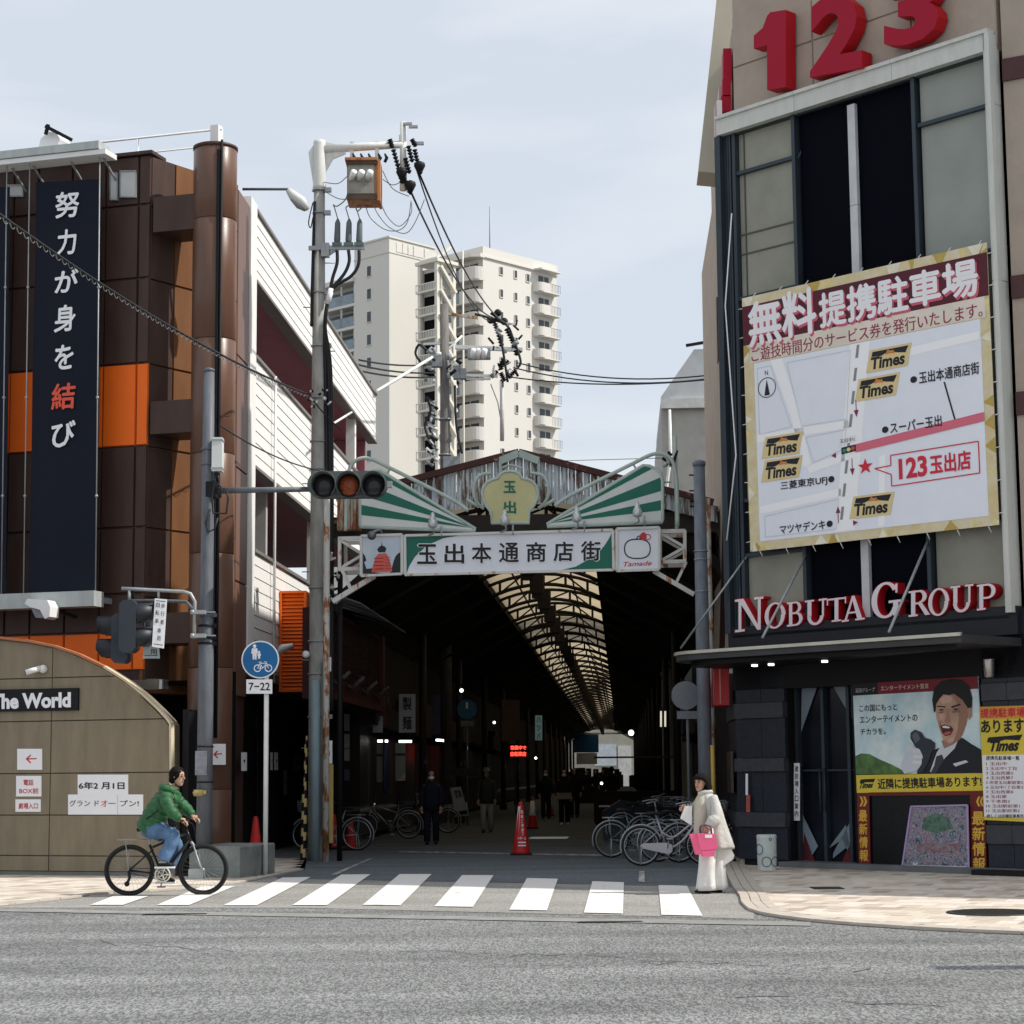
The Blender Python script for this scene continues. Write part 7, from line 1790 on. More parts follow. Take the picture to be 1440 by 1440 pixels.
# granite at the far right of the ground floor
gz = [.11, ZL(1410, 1187), ZL(1410, 1160), ZL(1410, 985), ZL(1410, 960), rows[-1] + .5]
for i in range(5):
    for j, (a_, b_) in enumerate(((ue, ue + .45), (ue + .45, ue + 1.0))):
        m = MB(); m.box(a_ + .004, b_ - .004, -.04 if i % 2 else .0, .08, gz[i] + .004, gz[i + 1] - .004); rb.p('granite_block', m, GRL if i % 2 else GR)
m = MB(); m.box(ue + .01, ue + 3, .09, .6, 0, rows[-1] + .5); rb.p('pier_core', m, BLACK)
# posters
SPo = FR.V(0.0)
def poster(q, label, mat, name='poster', cat='poster'):
    c = SPo((q[0][0] + q[2][0]) / 2, q[2][1]); t = T(name, label, cat, FR, c); m = MB(); m.slab(SPo, q, .0, .02); t.p('sheet', m, mat); return t
qp = [(1200, 962), (1376, 951), (1383, 1087), (1205, 1089)]
po = poster(qp, 'poster of a shouting man in a dark suit holding a microphone against a cloudy sky', M('poster_sky', (.38, .62, .70), .5, var=.3, scale=1.8, col2=(.88, .91, .88)))
def Q_(a, b):
    (x0, y0), (x1, y1), (x2, y2), (x3, y3) = qp
    return (x0 * (1 - a) * (1 - b) + x1 * a * (1 - b) + x2 * a * b + x3 * (1 - a) * b, y0 * (1 - a) * (1 - b) + y1 * a * (1 - b) + y2 * a * b + y3 * (1 - a) * b)
_hp = [Vector(SPo(*p)) for p in qp]
def PS(a, b):
    TL, TR, BR, BL_ = _hp
    return tuple(TL * (1 - a) * (1 - b) + TR * a * (1 - b) + BR * a * b + BL_ * (1 - a) * b)
PS.n = (0, -1, 0)
def pp(name, pts, col, d, rough=.5, var=.0, nm=None, **k):
    m = MB()
    # fan from the centroid keeps concave outlines clean
    m.poly(PS, pts, d); return po.p(name, m, M(nm or ('po_' + name), col, rough, var=var, **k))
pp('header_dark', [(0, .13), (.21, .13), (.21, 0), (0, 0)], (.012, .012, .014), .022); pp('header_red', [(.21, .13), (1, .13), (1, 0), (.21, 0)], (.20, .018, .028), .022)
pp('hedge', [(0, 1), (0, .8), (.05, .77), (.12, .78), (.2, .84), (.3, .9), (.38, .96), (.4, 1)], (.10, .19, .06), .023, var=.5, scale=6)
m = MB(); text(m, PS, '延田グループ', (.025, .05, .185, .1), .024, bold=.008); po.p('header_lettering', m, M('print_grey', (.5, .5, .5), .6, var=0))
m = MB(); text(m, PS, 'エンターテイメント宣言', (.235, .04, .62, .095), .024, bold=.012); po.p('header_lettering', m, M('print_light', (.70, .62, .55), .6, var=0))
texts(po, 'lettering', INK, PS, [('この国にもっと', (.05, .24, .36, .315)), ('エンターテイメントの', (.05, .36, .52, .44)), ('チカラを。', (.05, .50, .26, .57))], d=.024, bold=.018)
# man: suit, shirt, neck, face, hair, features, hand with microphone
pp('suit', [(.5, 1), (.56, .86), (.62, .76), (.7, .72), (.78, .68), (.86, .63), (.93, .7), (1, .76), (1, 1)], (.015, .016, .022), .026)
pp('shirt', [(.60, .98), (.66, .78), (.70, .70), (.84, .62), (.80, .74), (.72, .84), (.64, 1)], (.62, .64, .68), .028)
pp('tie', [(.655, .82), (.70, .80), (.715, .86), (.67, .95), (.645, 1), (.60, 1), (.635, .92)], (.05, .05, .06), .030)
pp('neck', [(.70, .66), (.86, .56), (.85, .64), (.79, .70), (.72, .74)], (.35, .20, .15), .029)
face = [(.665, .26), (.70, .19), (.78, .15), (.87, .17), (.92, .26), (.92, .38), (.895, .50), (.865, .60), (.82, .665), (.755, .69), (.715, .64), (.695, .55), (.672, .42)]
pp('face', face, (.52, .31, .22), .032, var=.25, scale=5)
pp('face_shade', [(.80, .17), (.87, .17), (.92, .26), (.92, .38), (.895, .50), (.865, .60), (.82, .665), (.79, .68), (.83, .55), (.845, .42), (.835, .28)], (.34, .18, .12), .0335)
for pts, c_ in (([(.70, .34), (.735, .36), (.725, .43), (.70, .44)], (.60, .38, .28)), ([(.70, .21), (.76, .18), (.80, .2), (.79, .26), (.72, .27)], (.62, .40, .30)), ([(.75, .64), (.79, .63), (.80, .66), (.76, .68)], (.60, .38, .28)), ([(.685, .35), (.74, .345), (.735, .365), (.69, .37)], (.40, .22, .16)), ([(.795, .345), (.86, .34), (.855, .365), (.80, .37)], (.26, .13, .09)), ([(.69, .46), (.715, .445), (.70, .50), (.69, .53)], (.38, .20, .14))): pp('face_tone', pts, c_, .0345, nm='po_t%d' % int(c_[0] * 100))
pp('hair', [(.655, .36), (.645, .22), (.665, .10), (.72, .03), (.80, .01), (.88, .03), (.935, .10), (.955, .22), (.945, .36), (.925, .42), (.915, .32), (.88, .24), (.82, .17), (.78, .18), (.735, .17), (.70, .22), (.675, .27), (.668, .34)], (.014, .012, .012), .035)
pp('ear', [(.915, .33), (.945, .32), (.945, .41), (.92, .45)], (.42, .24, .17), .036)
for pts in ([(.68, .285), (.745, .295), (.75, .31), (.682, .298)], [(.79, .30), (.86, .275), (.865, .29), (.795, .318)]): pp('eyebrow', pts, (.02, .015, .015), .037)
for pts in ([(.69, .33), (.715, .322), (.74, .332), (.715, .342)], [(.80, .33), (.825, .32), (.852, .33), (.825, .342)]): pp('eye', pts, (.03, .02, .02), .037)
pp('nose', [(.755, .34), (.745, .42), (.73, .455), (.755, .475), (.785, .46), (.775, .42), (.77, .34)], (.38, .21, .15), .037)
pp('mouth', [(.70, .50), (.735, .485), (.785, .51), (.80, .545), (.775, .60), (.735, .61), (.71, .57)], (.10, .02, .02), .037)
pp('teeth', [(.715, .505), (.74, .498), (.778, .518), (.765, .53), (.72, .522)], (.75, .72, .68), .0385)
pp('tongue', [(.725, .575), (.76, .56), (.785, .565), (.765, .595), (.735, .60)], (.45, .12, .10), .0385)
pp('microphone', [(.46, .62), (.465, .56), (.50, .53), (.55, .56), (.575, .62), (.62, .64), (.655, .68), (.65, .74), (.62, .78), (.60, .86), (.55, .98), (.50, 1), (.52, .86), (.50, .72)], (.035, .04, .05), .038)
pp('microphone_light', [(.475, .60), (.49, .56), (.52, .56), (.54, .63), (.50, .68)], (.12, .13, .15), .039)
glv = [[(.39, .86), (.44, .74), (.48, .71), (.53, .74), (.55, .80), (.54, .9), (.50, .97), (.40, 1), (.38, .95)], [(.41, .78), (.43, .70), (.46, .68), (.49, .70), (.46, .76)], [(.47, .74), (.53, .74), (.54, .775), (.48, .78)], [(.475, .80), (.55, .80), (.555, .835), (.48, .84)], [(.47, .86), (.545, .86), (.54, .90), (.47, .9)]]
for i, g_ in enumerate(glv): pp('hand', g_, (.62 + .03 * i, .64 + .03 * i, .70), .040 + i * .001, nm='po_hand%d' % i)
pp('pocket_square', [(.78, .90), (.88, .865), (.90, .885), (.80, .93)], (.62, .64, .68), .030)
# yellow strip
YELP = M('poster_yellow', (.72, .56, .06), .5, var=.05)
ys = poster([(1205, 1090), (1383, 1087), (1385, 1112), (1206, 1115)], 'yellow strip poster with black characters under the shouting man', YELP)
m = MB(); text(m, SPo, '近隣に提携駐車場あります!', [(1235, 1095), (1381, 1091), (1382, 1106), (1236, 1110)], .024, bold=.03); text(m, SPo, 'Times', [(1211, 1100), (1230, 1099), (1228, 1108), (1209, 1109)], .024, bold=.04, shear=.15); m.poly(SPo, [(1212, 1096), (1232, 1095), (1230, 1100), (1210, 1100)], .024); ys.p('lettering', m, INK)
DR = M('strip_red', (.16, .018, .018), .5, var=.15); YC = M('strip_yellow', (.70, .42, .05), .5, var=.05)
for (q2, lb, xa, xb, ya, yb2) in (([(1206, 1115), (1223, 1115), (1225, 1219), (1209, 1220)], 'left', 1209, 1221, 1138, 1212), ([(1365, 1112), (1386, 1111), (1388, 1230), (1367, 1228)], 'right', 1368, 1386, 1140, 1226)):
    t = poster(q2, 'dark red strip with vertical yellow characters, %s of the game poster' % lb, DR)
    for i, ch in enumerate('最新情報'):
        h_ = (yb2 - ya) / 4; m = MB(); text(m, SPo, ch, (xa + i * .4, ya + h_ * i + 1, xb + i * .4, ya + h_ * (i + 1) - 1), .024, bold=.03); t.p('character', m, YC)
    m = MB(); 
    for k in (0, 5):
        s_ = 1 if lb == 'left' else -1; xo = (xa + 1 + k) if s_ > 0 else (xb - 1 - k); m.poly(SPo, [(xo, 1120), (xo + 3 * s_, 1120), (xo + 6 * s_, 1127), (xo + 3 * s_, 1134), (xo, 1134), (xo + 3 * s_, 1127)], .024 + k * .0002)
    t.p('chevron', m, YC)
t = poster([(1223, 1114), (1365, 1112), (1366, 1118), (1223, 1119)], 'thin dark red strip above the game poster', DR)
# framed busy poster behind the glass
SG2 = FR.V(-.05)
gq = [(1283, 1134), (1362, 1132), (1364, 1228), (1270, 1222)]
t = T('framed_poster', 'framed colourful poster with glowing violet edges standing in the window', 'poster', FR, SG2(1318, 1225))
MIXC = bpy.data.materials.new('busy_print'); MIXC.use_nodes = True
_n = MIXC.node_tree.nodes; _l = MIXC.node_tree.links; _b = _n['Principled BSDF']; _t = _n.new('ShaderNodeTexCoord'); _v = _n.new('ShaderNodeTexVoronoi'); _v.inputs['Scale'].default_value = 9
_nz = _n.new('ShaderNodeTexNoise'); _nz.inputs['Scale'].default_value = 14; _nz.inputs['Distortion'].default_value = 1.4; _nz.inputs['Detail'].default_value = 3
_r = _n.new('ShaderNodeValToRGB'); _e = _r.color_ramp.elements; _e[0].position = .30; _e[0].color = (.02, .03, .06, 1); _e[1].position = .72; _e[1].color = (.62, .62, .66, 1)
for p_, c_ in ((.38, (.04, .08, .14, 1)), (.45, (.12, .18, .2, 1)), (.5, (.36, .37, .42, 1)), (.55, (.25, .07, .09, 1)), (.62, (.16, .2, .34, 1))): q_ = _e.new(p_); q_.color = c_
_l.new(_t.outputs['Object'], _nz.inputs['Vector']); _l.new(_nz.outputs['Fac'], _r.inputs[0]); _l.new(_r.outputs[0], _b.inputs['Base Color']); _b.inputs['Roughness'].default_value = .3
m = MB(); m.slab(SG2, gq, 0, .02); t.p('sheet', m, MIXC)
m = MB(); m.poly(SG2, [(1292, 1188), (1310, 1184), (1340, 1187), (1354, 1184), (1350, 1196), (1330, 1199), (1305, 1197), (1290, 1198)], .022); t.p('red_print', m, M('print_red2', (.20, .04, .05), .4, var=.5, scale=20, col2=(.30, .30, .34)))
m = MB(); m.poly(SG2, [(1300, 1150), (1318, 1143), (1335, 1150), (1342, 1165), (1318, 1172), (1297, 1166)], .0215); t.p('green_print', m, M('print_green2', (.03, .08, .06), .4, var=.5, scale=16, col2=(.14, .24, .18)))
m = MB(); m.poly(SG2, [(1274, 1216), (1360, 1218), (1362, 1225), (1272, 1221)], .022); t.p('pale_print', m, M('print_pale2', (.6, .6, .65), .4, var=.2))
m = MB()
for i in range(4): A_, B_ = Vector(SG2(*gq[i])), Vector(SG2(*gq[(i + 1) % 4])); m.bar(A_ + Vector((0, -.03, 0)), B_ + Vector((0, -.03, 0)), .022, .022)
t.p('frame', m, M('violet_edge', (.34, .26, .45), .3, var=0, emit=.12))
# yellow car park list
qy = [(1378, 994), (1447, 992), (1449, 1156), (1384, 1153)]
t = poster(qy, 'yellow and white car park list poster cut by the right picture edge', YELP)
SY = FR.V(-.06)
m = MB(); m.slab(SY, qy, -.04, .0); t.p('backing', m, YELP)
m = MB(); m.slab(SY, [(1378, 994), (1447, 992), (1448, 1010), (1378.5, 1011)], .0, .004); t.p('orange_band', m, M('poster_orange', (.68, .32, .05), .5, var=0))
m = MB(); m.slab(SY, [(1381.5, 1062), (1448, 1061), (1449, 1151), (1384, 1148)], .0, .004); t.p('white_field', m, PAPER)
m = MB(); text(m, SY, '提携駐車場', [(1379, 997), (1442, 994), (1442, 1008), (1379, 1009.5)], .006, bold=.03); t.p('red_lettering', m, M('star_red', (.62,) * 3))
texts(t, 'lettering', INK, SY, [('あります', [(1379.5, 1013), (1440, 1010), (1441, 1030), (1380, 1031)])], d=.006, bold=.035); m = MB(); text(m, SY, 'Times', [(1393, 1042), (1434, 1039), (1432, 1056), (1391, 1057)], .006, bold=.04, shear=.15); m.poly(SY, [(1390, 1037), (1438, 1033), (1434, 1041), (1414, 1040), (1404, 1043), (1388, 1044)], .006); t.p('lettering', m, INK)
texts(t, 'list_heading', INK, SY, [('提携先駐車場一覧', (1387, 1063, 1434, 1069)), ('詳しくは店舗従業員迄', (1388, 1145, 1440, 1150))], d=.006, bold=.018)
m = MB()
for i, s_ in enumerate(('1 玉出中', '2 玉出中1丁目', '3 玉出西第5', '4 玉出西第7', '5 岸里玉出駅前第2', '6 玉出中1丁目第3', '7 玉出西第8', '8 玉出東', '9 千本南2', '10 玉出駅前第1', '11 玉出駅前第2')):
    y_ = 1071.5 + i * 6.6; text(m, SY, s_, (1387, y_, 1387 + 4.6 * len(s_) + 6, y_ + 4.9), .006, bold=.012)
t.p('list_lettering', m, M('list_ink', (.28, .03, .05), .6, var=0))
# wall lamp, red box sign, bin
P = FR.V(-.05)(1395, 940); t = T('wall_light', 'small metal cup lamp on the dark stone right of the man poster', 'lamp', FR, P)
m = MB(); m.lathe((P[0], P[1] - .08, P[2]), [(.05, -.14), (.07, -.12), (.085, .12), (.09, .14), (.05, .14)], 18); t.p('shade', m, M('lamp_metal', (.5, .5, .48), .25, metal=.8)); m = MB(); m.box(P[0] - .03, P[0] + .03, P[1] - .04, P[1] + .05, P[2] - .05, P[2] + .05); t.p('bracket', m, BLACK)
S7 = FRS.U(-.12, -1); P = S7(1022, 992); t = T('red_box_sign', 'red box sign on the arcade side of the stone pier under the canopy', 'sign', FRS, P)
va_, vb_ = .15, 1.25; z0_, z1_ = FRS.V(.3)(1030, 992)[2], FRS.V(.3)(1030, 938)[2]
m = MB(); m.box(-.34, -.1, va_, vb_, z0_, z1_); t.p('box', m, M('box_red', (.40, .012, .016), .35, var=.1)); m = MB(); m.box(-.345, -.34, va_ + .35, va_ + .45, z0_ + .05, z1_ - .05); m.box(-.26, -.24, va_ - .006, va_, z0_ + .03, z1_ - .03); t.p('stripe', m, M('box_pink', (.55, .25, .22), .5)); m = MB(); m.bar((-.2, va_ + .2, z1_), (-.05, va_ + .0, z1_ + .35), .03); t.p('hanger', m, BLACK)
P = gnd(1079, 1225); t = T('cylinder_bin', 'white cylindrical bin printed with round patterns standing by the stone pier', 'bin', FW, P)
m = MB(); m.lathe(tuple(P), [(.145, 0), (.15, .02), (.155, .50), (.16, .55), (.145, .57), (.12, .55)], 24); t.p('body', m, M('bin_white', (.56, .60, .58), .5, var=.15, scale=5))
for a_, zz_, r_ in ((-1.75, .15, .075), (-.75, .15, .075), (-2.6, .34, .08), (-1.3, .5, .02)):
    m = MB(); cx_, cy_ = P.x + .158 * math.cos(a_), P.y + .158 * math.sin(a_)
    pts = []
    for k in range(18): th = 2 * math.pi * k / 18; aa = a_ + r_ / .158 * math.cos(th); pts.append((P.x + .159 * math.cos(aa), P.y + .159 * math.sin(aa), zz_ + r_ * math.sin(th)))
    m.tube(pts, .006, 5, closed=True); t.p('ring_print', m, M('print_teal', (.05, .13, .14), .5, var=0))
# posts and flyers on the pier
t = T('pier_flyer', 'narrow white and red flyer on the corner of the stone pier', 'flyer', FR, SRt(1052, 1140)); m = MB(); m.brect(FR.V(-.06), 1049, 1088, 1052, 1118, 0, .01); t.p('strip', m, PAPER); m = MB(); m.brect(FR.V(-.06), 1050, 1118, 1055, 1142, 0, .012); t.p('red_strip', m, M('flyer_red', (.45, .1, .08), .6, var=.6, scale=30))
t = T('panel_board', 'brownish dark panel on the arcade side of the stone pier behind the woman', 'panel', FRS, (-.08, 1, 1)); m = MB(); m.box(-.09, -.05, .3, 1.6, 1.2, 1.9); t.p('board', m, M('board_brown', (.06, .045, .035), .3, var=.4, scale=3))

# ================================================================ CONES
CONE = M('cone_red', (.50, .022, .022), .5, var=.12, scale=5)
CONED = M('cone_base', (.03, .01, .012), .7, var=.2)
def cone(P, h, label, w=.19, sleeve=None, txt=None):
    t = T('traffic_cone', label, 'traffic cone', FW, tuple(P), group=None)
    x, y, z = P
    m = MB(); m.box(x - w, x + w, y - w, y + w, z + .002, z + .045); t.p('base', m, CONED)
    m = MB(); m.lathe((x, y, z), [(w * .88, .045), (w * .80, .075), (.045, h - .02), (.035, h), (.03, h + .02), (.001, h + .022)], 20); t.p('body', m, CONE)
    if sleeve:
        m = MB(); r = lambda f: lerp(w * .80, .045, f) + .004
        m.lathe((x, y, z), [(r(.30), h * .30), (r(.93), h * .93)], 20) if sleeve == 'band' else None
        if sleeve == 'strip':
            for a0, a1, f0, f1 in ((-2.55, -1.95, .42, .93),):
                V = [(x + r(f) * math.cos(a), y + r(f) * math.sin(a), z + h * f) for f, a in ((f0, a0), (f0, a1), (f1, a1 + .2), (f1, a0 - .1))]; m.add(V, [(0, 1, 2, 3)])
        t.p('reflective_sleeve', m, PAPER)
    if txt:
        m = MB()
        for i, ch in enumerate(txt):
            f1_ = .86 - i * .085; f0_ = f1_ - .065; rr = r(f0_) + .004
            xc = x + rr * .25
            S_ = rsurf(xc - .024, z + h * f0_, xc + .024, z + h * f1_, y - rr * .97); text(m, S_, ch, (0, 0, 1, 1), .002, bold=.02)
        S_ = rsurf(x - .06, z + h * .30, x + .09, z + h * .36, y - r(.3) - .002); text(m, S_, '1中−2', (0, 0, 1, 1), .002, bold=.02)
        for k in range(2): S_ = rsurf(x - .06, z + h * (.24 - k * .06), x + .09, z + h * (.265 - k * .06), y - r(.2 - k * .06) - .004); m.poly(S_, [(0, 0), (1, 0), (1, 1), (0, 1)], .002)
        t.p('lettering', m, PAPER)
    return t
cone(gnd(733, 1203), 1.0, 'tall red cone with white lettering standing in the middle of the arcade mouth', .21, 'strip', '駐輪ご遠慮下')
cone(gnd(359, 1217), .83, 'red cone beside the white sign post at the brown hall corner', .17)
cone(gnd(469, 1195), .72, 'dark red cone in the shade just behind the gate post', .17)
cone(gnd(493, 1196), .62, 'dark red cone in the shade behind the leftmost parked bicycle', .16)
cone(gnd(749, 1166), .85, 'slim shaded red cone with a white sleeve behind the tall middle cone', .17, 'band')
cone(gnd(773, 1148), .95, 'farther red cone with a white sleeve left of the woman pushing a bag', .17, 'band')

# ================================================================ BICYCLES
BKM = {}
def bicycle(label, cat='bicycle', frame=(.25, .25, .26), r=.33, city=True, basket=False, chain_cover=None, rack=True, fender=True, tyre_w=.019, rim=None, wb=1.06, grp=None, sport=False):
    """built along +x, front wheel to the right, wheels on z = 0"""
    t = T('bicycle', label, cat, FW, (0, 0, 0), group=grp)
    fm = M('bike_%d_%d_%d' % tuple(int(c * 99) for c in frame), frame, .35, metal=.4, var=.15, scale=12)
    RIM = rim or M('rim_alloy', (.45, .46, .47), .3, metal=.7, var=.1)
    xr, xf = -wb / 2, wb / 2
    if 'w%g%g' % (r, tyre_w) not in BKM:
        m = MB(); m.ring((0, 0, 0), r - tyre_w, tyre_w, 40, 7); ty = m.mesh('tyre', RUBBER)
        m = MB(); m.ring((0, 0, 0), r - tyre_w * 2.3, .011, 36, 6); ri = m
        m = MB()
        for k in range(28): a = 2 * math.pi * k / 28; s_ = .03 if k % 2 else -.03; m.tube([(.02 * math.cos(a + .6), s_, .02 * math.sin(a + .6)), ((r - .05) * math.cos(a), 0, (r - .05) * math.sin(a))], .0016, 3)
        sp_ = m.mesh('spokes', STEEL)
        m = MB(); m.tube([(0, -.05, 0), (0, .05, 0)], .022, 10); hb = m.mesh('hub', STEEL)
        BKM['w%g%g' % (r, tyre_w)] = (ty, ri, sp_, hb)
    ty, ri, sp_, hb = BKM['w%g%g' % (r, tyre_w)]
    for xw in (xr, xf):
        w = t.inst('tyre', ty, (xw, 0, r)); 
        ri_ = ri.mesh('rim', RIM); o = t.inst('rim', ri_, (0, 0, 0), parent=w); o = t.inst('spokes', sp_, (0, 0, 0), parent=w); o['kind'] = 'stuff'; t.inst('hub', hb, (0, 0, 0), parent=w)
    bb = (xr + .43, 0, r - .06 if not city else .29)
    st_top = (bb[0] - .17, 0, .80 if city else .66)
    hd_t, hd_b = (xf - .23, 0, .86), (xf - .17, 0, .70)
    m = MB(); q = .017
    m.tube([bb, st_top], q, 8)
    if sport: m.tube([(bb[0] - .13, 0, .63), (hd_t[0] + .01, 0, hd_t[2] - .05)], q, 8); m.tube([bb, (hd_b[0] - .01, 0, hd_b[2] + .02)], .021, 8)
    else: m.tube(smooth([(bb[0] - .08, 0, .55), (bb[0] + .1, 0, .47), (bb[0] + .3, 0, .60), (hd_b[0], 0, hd_b[2] + .04)]), .018, 8); m.tube(smooth([bb, (bb[0] + .15, 0, .33), (bb[0] + .33, 0, .48), (hd_b[0], 0, hd_b[2] - .02)]), .02, 8)
    m.tube([hd_t, hd_b], .022, 8)
    for s_ in (-.045, .045): m.tube([bb, (xr, s_, r)], .011, 6); m.tube([(bb[0] - .12, 0, .60), (xr, s_, r)], .010, 6)
    t.p('frame', m, fm)
    m = MB(); m.tube([hd_b, (xf - .12, 0, .62 if not sport else .64)], .02, 8)
    for s_ in (-.045, .045): m.tube([(xf - .13, s_, .66), (xf - .04, s_, r + .06), (xf, s_, r)], .012, 6)
    t.p('fork', m, fm if not sport else STEEL)
    m = MB(); hx, hz = hd_t[0] - .02, (1.0 if city else .98)
    m.tube([hd_t, (hx, 0, hz)], .014, 8)
    if city: 
        for s_ in (-1, 1): m.tube(smooth([(hx, 0, hz), (hx + .05, s_ * .12, hz + .04), (hx - .05, s_ * .26, hz + .03), (hx - .2, s_ * .28, hz + .0)], 4), .011, 6)
    else: m.tube([(hx + .01, -.29, hz), (hx + .04, 0, hz), (hx + .01, .29, hz)], .013, 6)
    t.p('handlebar', m, STEEL if city else BLACK)
    m = MB(); 
    for s_ in (-1, 1): m.tube([(hx - .2 if city else hx, s_ * (.28 if city else .2), hz), (hx - .3 if city else hx, s_ * (.28 if city else .3), hz - .01)], .018, 8)
    t.p('grip', m, RUBBER, kind='stuff')
    sx = st_top[0] - .02; sz_ = .86 if city else .86
    m = MB(); m.tube([(sx - .14, 0, sz_), (sx - .05, 0, sz_ + .01), (sx + .06, 0, sz_), (sx + .15, 0, sz_ - .01)], [.03, .035, .025, .012], 10, ry=[.09, .08, .035, .012]); t.p('saddle', m, RUBBER)
    m = MB(); m.tube([st_top, (sx, 0, sz_ - .02)], .013, 8); t.p('seat_post', m, STEEL)
    if fender:
        for xw, a0, a1 in ((xr, 20, 200), (xf, 35, 170)): m = MB(); m.ring((xw, 0, r), r + .018, .016, 24, 5, a0=a0, a1=a1); t.p('mudguard', m, fm if not city else STEEL)
    if rack:
        m = MB(); z_ = .73
        for s_ in (-.06, 0, .06): m.tube([(xr - .16, s_, z_), (xr + .22, s_, z_)], .007, 5)
        m.tube([(xr - .16, -.07, z_), (xr - .16, .07, z_)], .007, 5); 
        for s_ in (-.06, .06): m.tube([(xr - .05, s_, z_), (xr, s_, r)], .006, 5)
        t.p('rack', m, STEEL)
    m = MB(); m.tube([(bb[0], -.05, bb[2]), (bb[0], .05, bb[2])], .02, 8); m.ring((bb[0], -.05, bb[2]), .075 if not city else .06, .006, 20, 5); 
    for k in range(5): a = 2 * math.pi * k / 5; m.tube([(bb[0], -.05, bb[2]), (bb[0] + .07 * math.cos(a), -.05, bb[2] + .07 * math.sin(a))], .006, 4)
    m.tube([(bb[0], -.07, bb[2]), (bb[0] + .03, -.08, bb[2] + .165)], .009, 5); m.tube([(bb[0], .07, bb[2]), (bb[0] - .03, .08, bb[2] - .165)], .009, 5)
    m.box(bb[0] - .02, bb[0] + .08, -.17, -.08, bb[2] + .155, bb[2] + .178); m.box(bb[0] - .08, bb[0] + .02, .08, .17, bb[2] - .178, bb[2] - .155); t.p('crank', m, STEEL, kind='stuff')
    if chain_cover:
        m = MB(); m.ext([(xr + .02, -.06, r + .045), (bb[0], -.06, bb[2] + .095), (bb[0] + .08, -.06, bb[2] + .06), (bb[0] + .08, -.06, bb[2] - .06), (bb[0], -.06, bb[2] - .09), (xr + .02, -.06, r - .04), (xr - .03, -.06, r)], (0, .012, 0)); t.p('chain_cover', m, chain_cover)
    else: 
        m = MB(); m.tube([(xr, -.05, r + .03), (bb[0], -.05, bb[2] + .075)], .004, 4); m.tube([(xr, -.05, r - .03), (bb[0], -.05, bb[2] - .075)], .004, 4); t.p('chain', m, RUBBER, kind='stuff')
    if basket:
        m = MB(); bx0, bx1, z0_, z1_ = xf - .16, xf + .16, .80, 1.02
        for k in range(7):
            z_ = lerp(z0_, z1_, k / 6); e = .02 * k / 6; m.tube([(bx0 - e, -.15 - e, z_), (bx1 + e, -.15 - e, z_), (bx1 + e, .15 + e, z_), (bx0 - e, .15 + e, z_)], .004, 4, closed=True, smooth=False)
        for k in range(7): x_ = lerp(bx0, bx1, k / 6); m.tube([(x_, -.15, z0_), (x_, -.17, z1_)], .003, 4); m.tube([(x_, .15, z0_), (x_, .17, z1_)], .003, 4); m.tube([(x_, -.15, z0_), (x_, .15, z0_)], .003, 4)
        t.p('basket', m, STEEL if basket is True else basket, kind='stuff')
    if city: m = MB(); m.tube([(xr, -.08, r), (xr - .03, -.13, .03)], .01, 5); m.tube([(xr, .08, r), (xr - .03, .13, .03)], .01, 5); t.p('stand', m, STEEL)
    return t
def place(t, P, rz, lean=0): t.e.location = P; t.e.rotation_euler = (lean, 0, rz); return t
GRPR = 'bicycles parked at the right of the arcade mouth'; GRPL = 'bicycles parked in the shade at the left of the arcade'
SIL = M('chain_silver', (.55, .52, .56), .35, metal=.4, var=.1)
def bpos(pxr, py, ang, wb=1.06):
    P = gnd(pxr, py); a = R(ang); return Vector((P.x + math.cos(a) * wb / 2, P.y + math.sin(a) * wb / 2, .01))
place(bicycle('parked bicycle with a pale rear rack, leftmost of the right-hand row', frame=(.10, .16, .20), rack=True, grp=GRPR, basket=False), bpos(860, 1207, 4), R(4), R(3))
place(bicycle('silver parked bicycle with a long grey chain cover just left of the woman', frame=(.40, .38, .42), chain_cover=SIL, rack=False, grp=GRPR), bpos(902, 1218.5, -2), R(2), R(2))
place(bicycle('dark parked bicycle behind the silver one with the grey chain cover', frame=(.08, .08, .09), rack=True, basket=True, grp=GRPR), bpos(925, 1213, 6), R(6), R(-3))
place(bicycle('navy parked bicycle with a front basket behind the row near the woman', frame=(.03, .04, .09), rack=True, basket=True, grp=GRPR), bpos(905, 1196, 8), R(8), R(2))
place(bicycle('black parked bicycle farthest back in the right-hand row', frame=(.02, .02, .025), rack=False, basket=True, grp=GRPR), bpos(875, 1188, 5), R(5), R(-2))
place(bicycle('black parked bicycle whose front wheel shows behind the woman\'s coat', frame=(.03, .03, .035), rack=True, grp=GRPR), bpos(955, 1214, 8), R(8), R(3))
